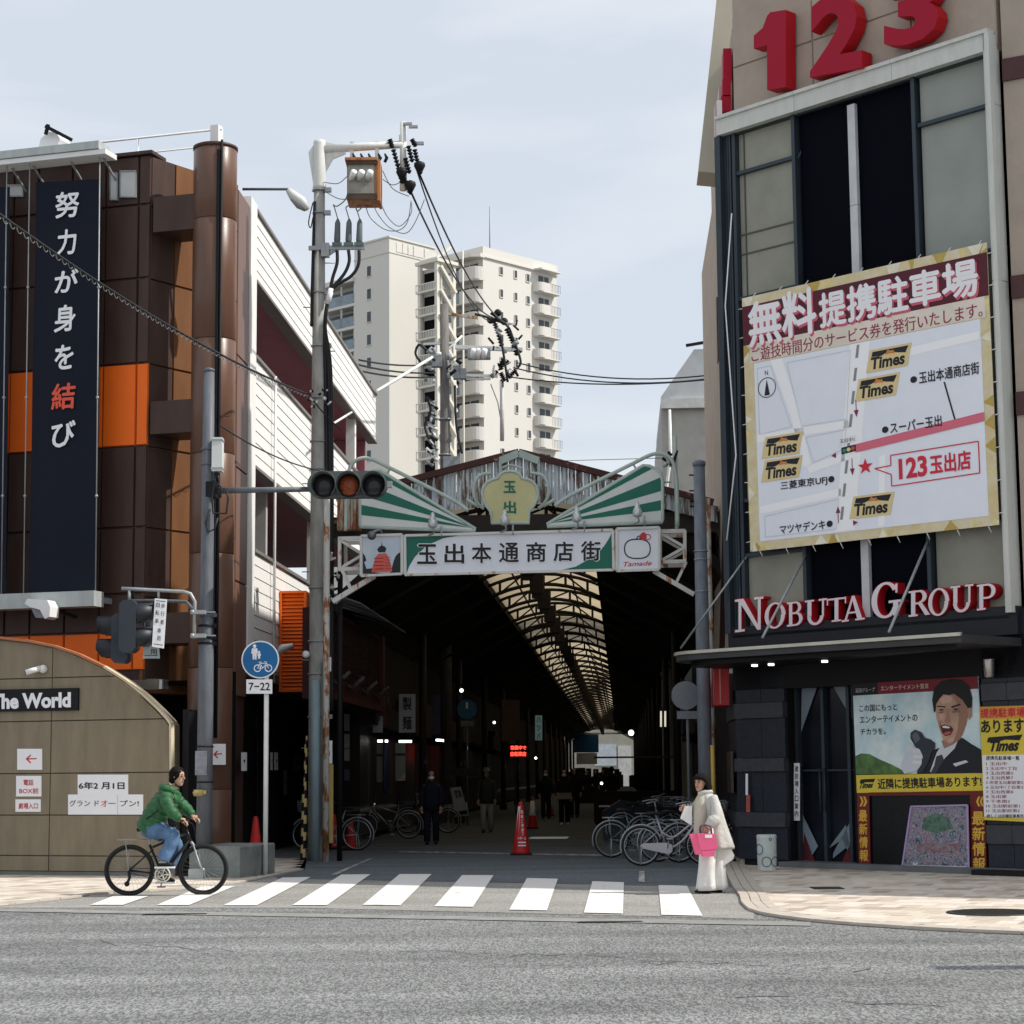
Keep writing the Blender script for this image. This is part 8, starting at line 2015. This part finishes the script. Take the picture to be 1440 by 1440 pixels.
# boxes, covers and bags piled among the bikes
DK = M('rain_cover_navy', (.012, .015, .028), .6, var=.4, scale=4)
P = gnd(905, 1185); t = T('covered_scooter', 'dark covered scooter behind the right-hand bicycles', 'scooter', FW, P)
m = MB(); m.ext([(P.x - .9, P.y - .2, .05), (P.x - .9, P.y - .2, .7), (P.x - .5, P.y - .2, .95), (P.x + .1, P.y - .2, .85), (P.x + .5, P.y - .2, 1.1), (P.x + .8, P.y - .2, .9), (P.x + .9, P.y - .2, .05)], (0, .7, 0)); t.p('cover', m, DK)
m = MB(); m.box(P.x - 1.0, P.x - .75, P.y - .3, P.y - .25, .8, .84); t.p('pale_strap', m, M('strap_pale', (.35, .36, .36), .6))
P = gnd(880, 1160); t = T('dark_stall', 'dark stall counter with a maroon cloth in the right shade of the arcade', 'stall', FW, P)
m = MB(); m.box(P.x - .9, P.x + 1.6, P.y, P.y + .9, 0, 1.0); t.p('counter', m, M('stall_dark', (.012, .010, .014), .8, var=.3)); m = MB(); m.box(P.x - .95, P.x - .2, P.y - .03, P.y, .1, .9); t.p('cloth', m, M('stall_maroon', (.03, .008, .012), .8)); m = MB(); m.box(P.x - .9, P.x + 1.5, P.y + .3, P.y + .9, 2.0, 2.05); 
t.p('top_board', m, M('stall_edge', (.09, .08, .08), .7))
# left group
place(bicycle('parked bicycle with two bright slanting frame tubes, second from the left post', frame=(.30, .30, .32), rack=False, sport=True, city=False, grp=GRPL), bpos(575, 1180, 180 + 2), R(182), R(2))
place(bicycle('dark parked bicycle beside the gate post with a red cone behind its wheel', frame=(.32, .30, .30), rack=True, grp=GRPL, basket=True), bpos(502, 1197, 180 - 8), R(172), R(2))
place(bicycle('black parked bicycle mostly hidden behind the man in navy', frame=(.03, .03, .03), rack=True, grp=GRPL), bpos(630, 1172, 178), R(178), R(-2))
place(bicycle('dark blue parked bicycle with a basket deep behind the left group', frame=(.02, .03, .07), rack=True, basket=True, grp=GRPL), bpos(560, 1166, 176), R(176), R(2))
P = gnd(572, 1160); t = T('blue_box', 'dim blue box with white bags on it behind the left bicycles', 'box', FW, P)
m = MB(); m.box(P.x - .35, P.x + .35, P.y, P.y + .4, .55, .95); m.box(P.x - .3, P.x + .3, P.y + .05, P.y + .35, 0, .55); t.p('box', m, M('box_blue', (.02, .035, .08), .6, var=.2))
m = MB(); m.ball((P.x - .5, P.y, 1.05), .16, .12, .22); m.ball((P.x - .15, P.y, 1.08), .14, .1, .2); t.p('bag', m, M('bag_dim', (.12, .13, .17), .7, var=.5, scale=9), kind='stuff')

# ================================================================ PEOPLE
def skin(t, J, E_, mat, name='body', sub=2, extra=None):
    names = list(J); me = bpy.data.meshes.new('sk'); me.from_pydata([J[k][0] for k in names], [(names.index(a), names.index(b)) for a, b in E_], [])
    o = bpy.data.objects.new('sk', me); COL.objects.link(o)
    md = o.modifiers.new('s', 'SKIN'); md.use_smooth_shade = True
    if not me.skin_vertices: me.skin_vertices.new() if hasattr(me.skin_vertices, 'new') else None
    sv_ = me.skin_vertices[0].data
    for i, k in enumerate(names):
        r = J[k][1]; sv_[i].radius = (r, r) if not isinstance(r, tuple) else r; sv_[i].use_root = (k == 'pelvis')
    m2 = o.modifiers.new('b', 'SUBSURF'); m2.levels = sub; m2.render_levels = sub
    dg = bpy.context.evaluated_depsgraph_get(); mm = bpy.data.meshes.new_from_object(o.evaluated_get(dg)); bpy.data.objects.remove(o)
    vv = [tuple(v.co) for v in mm.vertices]; ff = [tuple(p.vertices) for p in mm.polygons]; bpy.data.meshes.remove(mm)
    m = MB(); m.add(vv, ff, 0, True)
    if extra: extra(m)
    return t.p(name, m, mat)
SKIN = M('skin', (.50, .29, .20), .55, var=.08, scale=8); SKIND = M('skin_shade_cloth', (.42, .24, .17), .6, var=.1)
HAIR = M('black_hair', (.007, .006, .006), .75, var=.3, scale=30, spec=.12)
def fingers(m, W_, d, n_, side=1, s=1., curl=1.2):
    """palm and five fingers closing round a bar: W_ wrist, d hand direction, n_ curl direction"""
    W_, d, n_ = Vector(W_), Vector(d).normalized(), Vector(n_).normalized(); b = d.cross(n_).normalized() * side
    P = W_ + d * .05 * s; m.tube([W_, W_ + d * .03 * s, W_ + d * .085 * s], [.024 * s, .032 * s, .034 * s], 8, ry=[.018 * s, .018 * s, .016 * s])
    for k, L in enumerate((.068, .078, .074, .06)):
        c = W_ + d * .085 * s + b * (.027 - .018 * k) * s
        p = [c]; ang = 0
        for j in range(3):
            ang += curl * (.35 + .25 * j); p.append(p[-1] + (d * math.cos(ang) + n_ * math.sin(ang)) * L / 3 * s * 1.15)
        m.tube(p, [.0095 * s, .009 * s, .008 * s, .006 * s], 6)
    c = W_ + d * .03 * s + b * .03 * s; m.tube([c, c + (d * .5 + b * .6 + n_ * .5) * .04 * s, c + (d * .9 + n_ * .9 + b * .2) * .06 * s], [.012 * s, .010 * s, .007 * s], 6)
def face(t, c, fd, s=1., hairm=HAIR, body=None):
    """small features on a head at c looking along fd"""
    c, fd = Vector(c), Vector(fd).normalized(); up = Vector((0, 0, 1)); rt = fd.cross(up).normalized(); up = rt.cross(fd)
    m = MB()
    for k in (-1, 1): P = c + fd * .088 * s + rt * .034 * k * s + up * .012 * s; m.ball(tuple(P), .011 * s, n=8, k=6)
    t.p('eyes', m, M('eye_dark', (.02, .015, .015), .3), kind='stuff')
    m = MB()
    for k in (-1, 1): P = c + fd * .092 * s + up * .033 * s; m.tube([P + rt * .018 * k * s, P + rt * .036 * k * s + up * .004 * s, P + rt * .052 * k * s - fd * .012 * s - up * .003 * s], [.004 * s, .005 * s, .003 * s], 5)
    t.p('eyebrows', m, hairm, kind='stuff')
    m = MB(); P = c + fd * .093 * s - up * .055 * s; m.tube([P - rt * .024 * s - fd * .006 * s, P + fd * .004 * s, P + rt * .024 * s - fd * .006 * s], [.004 * s, .007 * s, .004 * s], 6); t.p('mouth', m, M('lips', (.32, .08, .07), .5, var=0))
def headmesh(m, c, fd, s=1.):
    c, fd = Vector(c), Vector(fd).normalized(); up = Vector((0, 0, 1)); rt = fd.cross(up).normalized()
    # cranium and jaw as one lofted form
    pts = []; rr = []; ry = []
    n = 12; V = []; prof = [(-.118, .012, .02, .04), (-.105, .034, .040, .03), (-.08, .050, .060, .018), (-.05, .060, .074, .008), (-.015, .068, .084, .002), (.02, .073, .090, 0), (.055, .074, .093, -.004), (.085, .066, .084, -.008), (.108, .046, .060, -.010), (.12, .015, .02, -.012)]
    N = 16
    for z, rx, rf, off in prof:
        for k in range(N):
            a = 2 * math.pi * k / N; V.append(c + up * z * s + rt * (rx * math.cos(a)) * s + fd * (rf * math.sin(a) + off) * s)
    F = [(i * N + k, i * N + (k + 1) % N, (i + 1) * N + (k + 1) % N, (i + 1) * N + k) for i in range(len(prof) - 1) for k in range(N)]
    F += [tuple(range(N - 1, -1, -1)), tuple(range((len(prof) - 1) * N, len(prof) * N))]
    m.add(V, F, 0, True)
    P = c + fd * .085 * s; m.tube([P + up * .02 * s, P + fd * .018 * s - up * .018 * s, P + fd * .004 * s - up * .028 * s], [.006 * s, .013 * s, .008 * s], 8)
    for k in (-1, 1): Q_ = c + rt * .073 * k * s - fd * .005 * s; m.ball(tuple(Q_), .012 * s, .018 * s, .026 * s, 8, 6)
def ell(m, rings, N=20, mat=0, fold=0):
    V = []
    for r_ in rings:
        cx, cy, cz, rx, ry = r_[:5]; tl = r_[5] if len(r_) > 5 else 0
        for k in range(N): a = 2 * math.pi * k / N; g_ = 1 + fold * (math.sin(5 * a + cz * 4) * .6 + math.sin(9 * a - cz * 7) * .4) * max(0, 1.25 - cz); V.append((cx + rx * g_ * math.cos(a), cy + ry * g_ * math.sin(a), cz + tl * rx * math.cos(a) + (r_[6] * math.sin(3 * a + cz * 5) if len(r_) > 6 else 0)))
    n = len(rings); F = [(i * N + k, i * N + (k + 1) % N, (i + 1) * N + (k + 1) % N, (i + 1) * N + k) for i in range(n - 1) for k in range(N)]
    F += [tuple(range(N - 1, -1, -1)), tuple(range((n - 1) * N, n * N))]
    return m.add(V, F, mat, True)
def puff(m, pts, rad, per=.085, amp=.13, n=14, ry=None):
    P = smooth(pts, 10); L = 0; R_ = []; Y_ = []
    N = len(P)
    for i, p in enumerate(P):
        if i: L += (P[i] - P[i - 1]).length
        f = i / (N - 1) * (len(rad) - 1); k = min(int(f), len(rad) - 2); r0 = lerp(rad[k], rad[k + 1], f - k); w = 1 - amp + amp * abs(math.sin(math.pi * L / per)) ** .6
        R_.append(r0 * w)
        if ry: Y_.append(lerp(ry[k], ry[k + 1], f - k) * w)
    return m.tube(P, R_, n, ry=Y_ or None)

# ---- cyclist
cy0 = gnd(233.5, 1260)
cyb = bicycle('black sports bicycle with a rear rack ridden by the person in green', frame=(.02, .02, .022), r=.335, city=False, sport=True, fender=False, rack=True, tyre_w=.024, rim=M('rim_black', (.02, .02, .02), .4), wb=.97)
place(cyb, Vector((cy0.x, cy0.y, .004)), R(0))
cyc = T('person', 'cyclist in a green puffer jacket and blue jeans riding past the tan wall', 'person', FW, (cy0.x, cy0.y, .004))
cyc.e.location = (cy0.x, cy0.y, .004); cyc.o = (0, 0, 0)
HC = (.135, -.01, 1.55); HD = Vector((.92, -.38, -.12))
J = {'pelvis': ((-.20, 0, .86), (.12, .13)), 'waist': ((-.13, 0, 1.0), (.10, .12)), 'chest': ((-.02, 0, 1.2), (.10, .14)), 'neckb': ((.06, 0, 1.36), .055), 'neck': ((.10, 0, 1.44), .05),
     'shR': ((.02, -.17, 1.29), .055), 'elR': ((.12, -.25, 1.07), .042), 'wrR': ((.21, -.22, .99), .028), 'shL': ((.06, .17, 1.29), .055), 'elL': ((.22, .25, 1.12), .042), 'wrL': ((.30, .21, 1.02), .028),
     'hipR': ((-.18, -.10, .84), .09), 'knR': ((.10, -.12, .79), .06), 'anR': ((-.05, -.12, .47), .04), 'toR': ((.06, -.13, .41), .032), 'hipL': ((-.18, .10, .84), .09), 'knL': ((.10, .12, .62), .06), 'anL': ((-.08, .12, .26), .04), 'toL': ((.04, .13, .20), .032)}
EE = [('pelvis', 'waist'), ('waist', 'chest'), ('chest', 'neckb'), ('neckb', 'neck'), ('chest', 'shR'), ('shR', 'elR'), ('elR', 'wrR'), ('chest', 'shL'), ('shL', 'elL'), ('elL', 'wrL'), ('pelvis', 'hipR'), ('hipR', 'knR'), ('knR', 'anR'), ('anR', 'toR'), ('pelvis', 'hipL'), ('hipL', 'knL'), ('knL', 'anL'), ('anL', 'toL')]
def ex(m):
    headmesh(m, HC, HD, 1.0)
    fingers(m, (.19, -.225, .995), (.35, .03, -.1), (0, .1, -1), 1); fingers(m, (.28, .215, 1.02), (.4, -.03, -.1), (0, -.1, -1), -1)
skin(cyc, J, EE, SKIN, extra=ex)
face(cyc, HC, HD, 1.0)
m = MB(); c = Vector(HC); hd = HD.normalized()
hc_ = c - hd * .018 + Vector((0, 0, .028)); m.ball(tuple(hc_), .104, .094, .108, 18, 12); 
for k in range(9): a = -1.2 + k * .3; m.ball((c.x - .015 + .05 * math.cos(a * 1.1), c.y - .06 + .012 * k, c.z + .075 + .02 * math.sin(a * 2)), .045, .035, .032, 8, 6)
m.ball((c.x - .07, c.y, c.z - .035), .05, .075, .06, 12, 8)
cyc.p('hair', m, HAIR)
GJ = M('puffer_green', (.028, .115, .042), .5, var=.35, scale=9, bump=.9, bscale=16)
m = MB(); puff(m, [(-.29, 0, .83), (-.22, 0, .93), (-.13, 0, 1.07), (-.04, 0, 1.2), (.03, 0, 1.31), (.075, 0, 1.39)], [.15, .175, .18, .175, .16, .10], .090, .17, 20, ry=[.19, .21, .215, .22, .20, .10]); cyc.p('jacket', m, GJ)
m = MB(); puff(m, [(.02, -.17, 1.32), (.03, -.225, 1.22), (.10, -.265, 1.10), (.15, -.26, 1.05), (.205, -.235, 1.005)], [.085, .088, .083, .075, .055], .085, .15); cyc.p('sleeve', m, GJ)
m = MB(); puff(m, [(.06, .17, 1.32), (.10, .225, 1.23), (.20, .26, 1.13), (.25, .25, 1.08), (.30, .22, 1.035)], [.085, .088, .083, .075, .055], .085, .15); cyc.p('sleeve', m, GJ)
m = MB(); m.tube(smooth([(.10, -.09, 1.36), (.03, -.12, 1.385), (-.045, -.06, 1.40), (-.065, 0, 1.405), (-.045, .06, 1.40), (.03, .12, 1.385), (.10, .09, 1.36)], 5), .055, 10); cyc.p('hood', m, GJ)
m = MB(); m.tube(smooth([(.07, -.10, 1.38), (.115, -.15, 1.24), (.10, -.20, 1.10), (.06, -.19, 1.0)], 5), .018, 6); m.ball((.10, -.13, .97), .07, .05, .08, 12, 8); cyc.p('shoulder_bag', m, BLACK)
m = MB(); m.tube(smooth([(-.24, -.205, 1.0), (-.15, -.225, 1.06), (-.08, -.23, 1.12)], 4), .008, 5); cyc.p('pocket_zip', m, BLACK)
JN = M('denim', (.10, .18, .31), .85, var=.45, scale=6, bump=.9, bscale=13)
m = MB(); m.tube(smooth([(-.21, -.07, .86), (-.08, -.11, .855), (.07, -.125, .80), (.095, -.125, .74), (.05, -.125, .62), (-.03, -.125, .47)], 5), [.125, .125, .122, .118, .112, .108, .105, .1, .1, .1, .1, .102, .103, .1, .098, .096, .094, .092, .09, .088, .087, .086, .086, .086, .086, .086], 14); cyc.p('trouser_leg', m, JN)
m = MB(); m.tube(smooth([(-.21, .07, .86), (-.06, .11, .80), (.09, .125, .66), (.06, .125, .5), (-.06, .125, .28)], 5), [.12] * 6 + [.1] * 15, 14); cyc.p('trouser_leg', m, JN)
m = MB(); m.ball((-.22, 0, .84), .13, .17, .09, 16, 8); cyc.p('trouser_seat', m, JN)
for y_, x_, z_ in ((-.125, -.03, .405), (.125, -.06, .195)):
    m = MB(); m.tube([(x_ - .07, y_, z_ + .01), (x_, y_, z_ + .02), (x_ + .09, y_, z_ - .0), (x_ + .15, y_, z_ - .012)], [.04, .045, .036, .02], 10, ry=[.035, .042, .042, .025]); cyc.p('shoe', m, [BLACK]); 
    m = MB(); m.box(x_ - .1, x_ + .16, y_ - .035, y_ + .035, z_ - .045, z_ - .022); cyc.p('shoe_sole', m, PAPER)
# pale chain guard of the sports bike
m = MB(); m.ring((-.06 + .02, -.058, .275), .095, .012, 26, 6); m.ring((-.04, -.058, .275), .06, .008, 20, 5)
for k in range(5): a = 2 * math.pi * k / 5; m.tube([(-.04, -.06, .275), (-.04 + .09 * math.cos(a), -.06, .275 + .09 * math.sin(a))], .010, 5)
cyb.p('chain_ring_guard', m, M('guard_cream', (.62, .60, .50), .4, var=.2))
m = MB(); m.tube([(-.485, -.05, .33), (-.47, -.06, .24), (-.50, -.06, .17)], .02, 6); m.ball((-.505, -.06, .16), .035, .012, .035); cyb.p('derailleur', m, BLACK)
m = MB(); m.tube(smooth([(.28, -.2, .97), (.36, -.1, .92), (.38, 0, .75), (.42, -.03, .5)], 4), .006, 4); cyb.p('brake_cable', m, CABLE)

# ---- woman in white
wp = gnd(998, 1256.5)
wm = T('person', 'woman in an off-white cape coat and wide white trousers waiting at the crossing', 'person', FW, (wp.x, wp.y, .01)); wm.o = (0, 0, 0)
HC = (-.095, -.03, 1.405); HD = Vector((-.60, -.79, -.05))
J = {'pelvis': ((.03, 0, .82), (.13, .11)), 'waist': ((.02, 0, .98), (.11, .09)), 'chest': ((.0, 0, 1.14), (.12, .10)), 'neckb': ((-.04, -.01, 1.25), .05), 'neck': ((-.07, -.02, 1.31), .043),
     'shR': ((.05, -.12, 1.17), .028), 'elR': ((.085, -.238, .98), .024), 'wrR': ((-.05, -.26, .84), .026), 'shL': ((-.05, .14, 1.19), .05), 'elL': ((-.18, .12, 1.02), .04), 'wrL': ((-.26, .0, 1.10), .026),
     'hipR': ((-.02, -.08, .78), .085), 'knR': ((-.05, -.08, .43), .055), 'anR': ((-.06, -.08, .08), .038), 'toR': ((-.15, -.12, .03), .03), 'hipL': ((.08, .08, .78), .085), 'knL': ((.10, .08, .43), .055), 'anL': ((.13, .06, .08), .038), 'toL': ((.05, .02, .03), .03)}
def ex(m):
    headmesh(m, HC, HD, .93)
    fingers(m, (-.05, -.27, .84), (-.25, -.05, -.9), (-.6, .4, -.2), 1, .9, 1.3); fingers(m, (-.26, 0, 1.10), (-.8, -.2, .0), (0, -.2, -1), -1, .9)
skin(wm, J, EE, SKIN, extra=ex); face(wm, HC, HD, .93)
m = MB(); hd = HD.normalized(); c = Vector(HC) - hd * .035
N = 20; prof = [(-.17, .09, .075, -.03), (-.13, .125, .11, -.022), (-.06, .128, .118, -.014), (0, .12, .118, -.002), (.05, .108, .118, .012), (.09, .09, .10, .01), (.115, .055, .06, .008), (.128, .01, .01, 0)]
V = []; up = Vector((0, 0, 1)); rt = hd.cross(up).normalized()
for z, rx, rf, off in prof:
    for k in range(N):
        a = 2 * math.pi * k / N; fr2 = math.sin(a); cutf = .5 if (fr2 > .80 and z < .04) else 1
        V.append(c + up * z + rt * rx * math.cos(a) * (1.0) + hd * (rf * fr2 * cutf - (.03 if (fr2 > .80 and z < .05) else 0) + off))
m.add(V, [(i * N + k, i * N + (k + 1) % N, (i + 1) * N + (k + 1) % N, (i + 1) * N + k) for i in range(len(prof) - 1) for k in range(N)] + [tuple(range((len(prof) - 1) * N, len(prof) * N))], 0, True)
wm.p('hair', m, HAIR)
CO = M('coat_white', (.50, .49, .46), .9, var=.1, scale=5, bump=.9, bscale=11)
CB = M('coat_beige', (.46, .42, .35), .9, var=.1, scale=5, bump=.8, bscale=12)
m = MB(); ell(m, [(.10, .02, .57, .215, .17, -.10, .012), (.10, .02, .60, .22, .18, -.09, .008), (.085, .02, .75, .195, .18, -.05, .006), (.07, .01, .92, .155, .16, 0), (.05, .0, 1.06, .135, .155, 0), (.03, .0, 1.16, .125, .165, 0), (.0, 0, 1.225, .10, .135, 0), (-.03, 0, 1.27, .075, .09, .2), (-.045, -.01, 1.30, .055, .065, .2)], 48, fold=.13); wm.p('cape_coat', m, CO)
m = MB(); ell(m, [(-.085, -.02, .56, .10, .15), (-.09, -.03, .75, .10, .15), (-.10, -.03, .95, .10, .14), (-.095, -.03, 1.08, .10, .13), (-.07, -.02, 1.2, .09, .11), (-.06, -.02, 1.275, .06, .07)], 36, fold=.07); wm.p('coat_front', m, CB)
m = MB(); m.tube(smooth([(.055, -.13, 1.22), (.09, -.21, 1.08), (.075, -.255, .96), (.02, -.27, .90), (-.045, -.27, .845)], 5), [.06] * 5 + [.068] * 6 + [.082] * 4 + [.08, .07, .06, .055, .05, .045], 14); wm.p('sleeve', m, CO)
m = MB(); m.tube(smooth([(-.06, .10, 1.2), (-.15, .10, 1.08), (-.20, .06, 1.05), (-.25, .01, 1.09)], 5), [.07] * 8 + [.06] * 8, 12); wm.p('sleeve', m, CB)
m = MB(); m.tube(smooth([(-.12, -.06, 1.26), (-.05, -.085, 1.285), (.03, -.05, 1.29), (.035, .05, 1.29), (-.04, .08, 1.28), (-.11, .04, 1.26)], 5), .03, 8); wm.p('collar', m, CO)
TRW = M('trouser_white', (.68, .675, .655), .85, var=.06, scale=4, bump=.7, bscale=9)
for y_, x0, x1, sh in ((-.09, -.02, -.055, -.14), (.07, .09, .12, .06)):
    m = MB(); ell(m, [(x1, y_, .035, .125, .105, .02), (x1, y_, .10, .118, .10), (lerp(x0, x1, .6), y_, .35, .105, .10), (x0, y_, .62, .11, .11), (x0, y_ * .8, .84, .11, .11)], 36, fold=.10); wm.p('trouser_leg', m, TRW)
    m = MB(); m.tube([(x1 + .05, y_, .03), (x1 - .05, y_, .032), (x1 - .14, y_ - .02, .022)], [.03, .032, .018], 8, ry=[.035, .042, .03]); wm.p('shoe', m, BLACK)
PK = M('tote_pink', (.80, .13, .27), .5, var=.08, scale=4)
tb_ = T('tote_bag', 'bright pink tote bag hanging from the woman\'s hand', 'bag', FW, (wp.x - .1, wp.y - .32, .6)); tb_.o = (0, 0, 0); tb_.e.location = (wp.x, wp.y, .01)
m = MB(); m.ext([(-.27, -.36, .755), (-.17, -.36, .765), (-.075, -.37, .765), (-.125, -.37, .50), (-.20, -.36, .50)], (0, .14, 0)); m.ext([(-.185, -.375, .77), (.045, -.375, .76), (.08, -.375, .60), (.055, -.375, .56), (-.13, -.375, .545), (-.145, -.375, .60)], (0, .17, 0)); m.ext([(-.13, -.375, .55), (.05, -.375, .565), (.03, -.375, .475), (-.11, -.375, .475)], (0, .16, 0)); tb_.p('bag', m, PK)
m = MB()
for y_ in (-.365, -.25): m.tube(smooth([(-.13, y_, .76), (-.125, y_ + .02, .85), (-.06, -.31, .87), (.0, y_ + .02, .84), (.01, y_, .76)], 4), .008, 6)
tb_.p('handle', m, M('handle_maroon', (.10, .03, .04), .6)); m = MB(); m.box(-.08, .01, -.378, -.3755, .71, .75); tb_.p('label', m, PAPER)
wb_ = T('white_bag', 'small white bag held before the woman\'s chest', 'bag', FW, (wp.x - .3, wp.y, .9)); wb_.o = (0, 0, 0); wb_.e.location = (wp.x, wp.y, .01)
m = MB(); m.ext([(-.30, -.08, 1.11), (-.21, -.08, 1.11), (-.22, -.08, .86), (-.36, -.08, .95)], (0, .12, 0)); wb_.p('bag', m, M('bag_white', (.72, .72, .69), .6, var=.08)); m = MB(); m.tube(smooth([(-.28, -.03, 1.11), (-.27, -.03, 1.16), (-.23, -.03, 1.11)], 4), .006, 5); wb_.p('handle', m, BLACK)
w2 = T('white_bag', 'soft white shopping bag hanging behind the woman under her coat hem', 'bag', FW, (wp.x + .3, wp.y, .5)); w2.o = (0, 0, 0); w2.e.location = (wp.x, wp.y, .01)
m = MB(); m.ext([(.16, .0, .62), (.27, .0, .60), (.33, .0, .47), (.31, .0, .42), (.18, .0, .335), (.155, .0, .40)], (0, .14, 0)); w2.p('bag', m, M('bag_white', (.7,) * 3))

# ---- passers-by in the shade of the arcade
def walker(P, h, label, coat, trousers, hat=None, mask=False, bag=None, cap=None, shoes=None, lean=0, face_to=-1, stride=.12):
    t = T('person', label, 'person', FW, tuple(P)); t.o = (0, 0, 0); s = h / 1.7
    fd = Vector((0, face_to, 0)); v = lambda x, y, z: (x * s, y * s, z * s)
    J2 = {'pelvis': (v(0, 0, .92), .12 * s), 'waist': (v(0, 0, 1.08), .11 * s), 'chest': (v(0, 0, 1.28), (.14 * s, .10 * s)), 'neckb': (v(0, 0, 1.43), .05 * s), 'neck': (v(0, 0, 1.48), .045 * s),
          'shR': (v(-.18, 0, 1.37), .05 * s), 'elR': (v(-.24, .02, 1.1), .04 * s), 'wrR': (v(-.23, -.10, .88), .028 * s), 'shL': (v(.18, 0, 1.37), .05 * s), 'elL': (v(.24, .02, 1.1), .04 * s), 'wrL': (v(.22, -.1, .88), .028 * s),
          'hipR': (v(-.09, 0, .88), .085 * s), 'knR': (v(-.10, -stride * .6, .48), .055 * s), 'anR': (v(-.10, -stride, .08), .038 * s), 'toR': (v(-.10, -stride - .13, .03), .03 * s), 'hipL': (v(.09, 0, .88), .085 * s), 'knL': (v(.10, stride * .3, .48), .055 * s), 'anL': (v(.10, stride, .10), .038 * s), 'toL': (v(.10, stride - .12, .03), .03 * s)}
    def ex(m):
        headmesh(m, v(0, 0, 1.59), fd, s); fingers(m, v(-.23, -.10, .88), (0, -.1, -1), (.3, -.5, 0), 1, s, .6); fingers(m, v(.22, -.1, .88), (0, -.1, -1), (-.3, -.5, 0), -1, s, .6)
    skin(t, J2, EE, SKIN, extra=ex, sub=1); face(t, v(0, 0, 1.59), fd, s)
    m = MB(); m.ball(v(0, -face_to * .025, 1.615), .095 * s, .10 * s, .108 * s, 14, 10); t.p('hair', m, HAIR)
    m = MB(); ell(m, [(0, 0, .78 * s, .19 * s, .15 * s), (0, 0, .95 * s, .18 * s, .15 * s), (0, 0, 1.2 * s, .19 * s, .15 * s), (0, 0, 1.36 * s, .20 * s, .13 * s), (0, 0, 1.44 * s, .10 * s, .09 * s), (0, 0, 1.49 * s, .065 * s, .07 * s)], 18); t.p('coat', m, coat)
    for k in (-1, 1):
        m = MB(); m.tube([v(.17 * k, 0, 1.38), v(.235 * k, .01, 1.12), v(.235 * k, -.06, .98), v(.225 * k, -.09, .90)], [.07 * s, .06 * s, .055 * s, .05 * s], 10); t.p('sleeve', m, coat)
        m = MB(); st_ = -stride if k < 0 else stride; m.tube([v(.08 * k, 0, .9), v(.10 * k, -stride * .5 if k < 0 else stride * .3, .5), v(.10 * k, st_, .08)], [.105 * s, .085 * s, .075 * s], 10); t.p('trouser_leg', m, trousers)
        m = MB(); m.tube([v(.10 * k, st_ + .05, .045), v(.10 * k, st_ - .1, .04), v(.10 * k, st_ - .2, .03)], [.045 * s, .045 * s, .025 * s], 8); t.p('shoe', m, shoes or BLACK)
    if hat: m = MB(); m.lathe(v(0, 0, 1.64), [(.15 * s, 0), (.15 * s, .012 * s), (.10 * s, .02 * s), (.095 * s, .08 * s), (.06 * s, .11 * s), (.001, .112 * s)], 16); t.p('hat', m, hat)
    if mask: m = MB(); m.tube([v(-.055, -.075, 1.545), v(0, -.105, 1.55), v(.055, -.075, 1.545)], .035 * s, 8); t.p('face_mask', m, PAPER)
    if bag: m = MB(); m.box(-.25 * s, .22 * s, -.26 * s, -.18 * s, .80 * s, 1.0 * s); t.p('held_bag', m, bag)
    return t
NV = M('cloth_navy', (.010, .012, .025), .85, var=.2); BK = M('cloth_black', (.008, .008, .009), .85, var=.2); GRC = M('cloth_greygreen', (.035, .038, .034), .85, var=.2); PLT = M('cloth_pale', (.36, .34, .31), .85, var=.15); GY = M('cloth_grey', (.09, .09, .09), .85, var=.2)
def px_h(P, y): return (1087 - y) / FOC * P.y + CAMH
P = gnd(607, 1188); walker(P, 1.62, 'man in navy with a white face mask walking past the left bicycles', NV, NV, mask=True)
P = gnd(685, 1171); walker(P, 1.68, 'person in a dark jacket, hat and pale trousers walking in the arcade', GRC, PLT, hat=M('hat_grey', (.16, .16, .15), .8))
P = gnd(794, 1160); walker(P, 1.65, 'person in black carrying a pale bundle of bags in the middle of the arcade', BK, BK, bag=M('bundle_grey', (.28, .27, .25), .8, var=.3), mask=True, shoes=PAPER, stride=.2)
P = gnd(768, 1152); walker(P, 1.66, 'dim figure in black left of the person carrying pale bags', BK, BK, mask=True)
P = gnd(808, 1150); walker(P, 1.72, 'dim tall figure right behind the person carrying pale bags', BK, BK)
P = gnd(861, 1146); walker(P, 1.78, 'black silhouette before the bright right end of the arcade', BK, BK, face_to=1)
for x, y, lb in ((826, 1128, 'far silhouette below the blue tarpaulin'), (838, 1124, 'small far silhouette right below the pale shopfront'), (848, 1126, 'far silhouette in the middle of the bright arcade end')):
    P = gnd(x, y); walker(P, 1.68, lb, BK, BK)
# crate pile lit in the distance
P = gnd(836, 1130); t = T('pallet_stack', 'dim low stack of goods in the middle distance of the arcade', 'goods', FW, P); m = MB(); m.box(P.x - .9, P.x + .9, P.y, P.y + .8, 0, .7); m.box(P.x - .5, P.x + .2, P.y - .05, P.y + .6, .7, .9); t.p('goods', m, M('goods_dim', (.03, .022, .016), .8, var=.5, scale=3))
# unseen arm past the right edge, added as a signal to cast the asphalt shadow
t = T('signal_pole', 'unseen grey pole with a long arm past the right edge, added for its shadow on the road', 'signal pole', FW, (15.4, 15.3, 0))
m = MB(); m.tube([(15.4, 15.3, 0), (15.4, 15.3, 8.2)], .1, 10); t.p('post', m, GREYP); m = MB(); m.bar((15.3, 15.3, 8), (11.6, 15.3, 8), .09); t.p('arm', m, GREYP); m = MB(); m.box(10.9, 12.4, 15.15, 15.45, 7.85, 8.25); t.p('signal_head', m, HS)
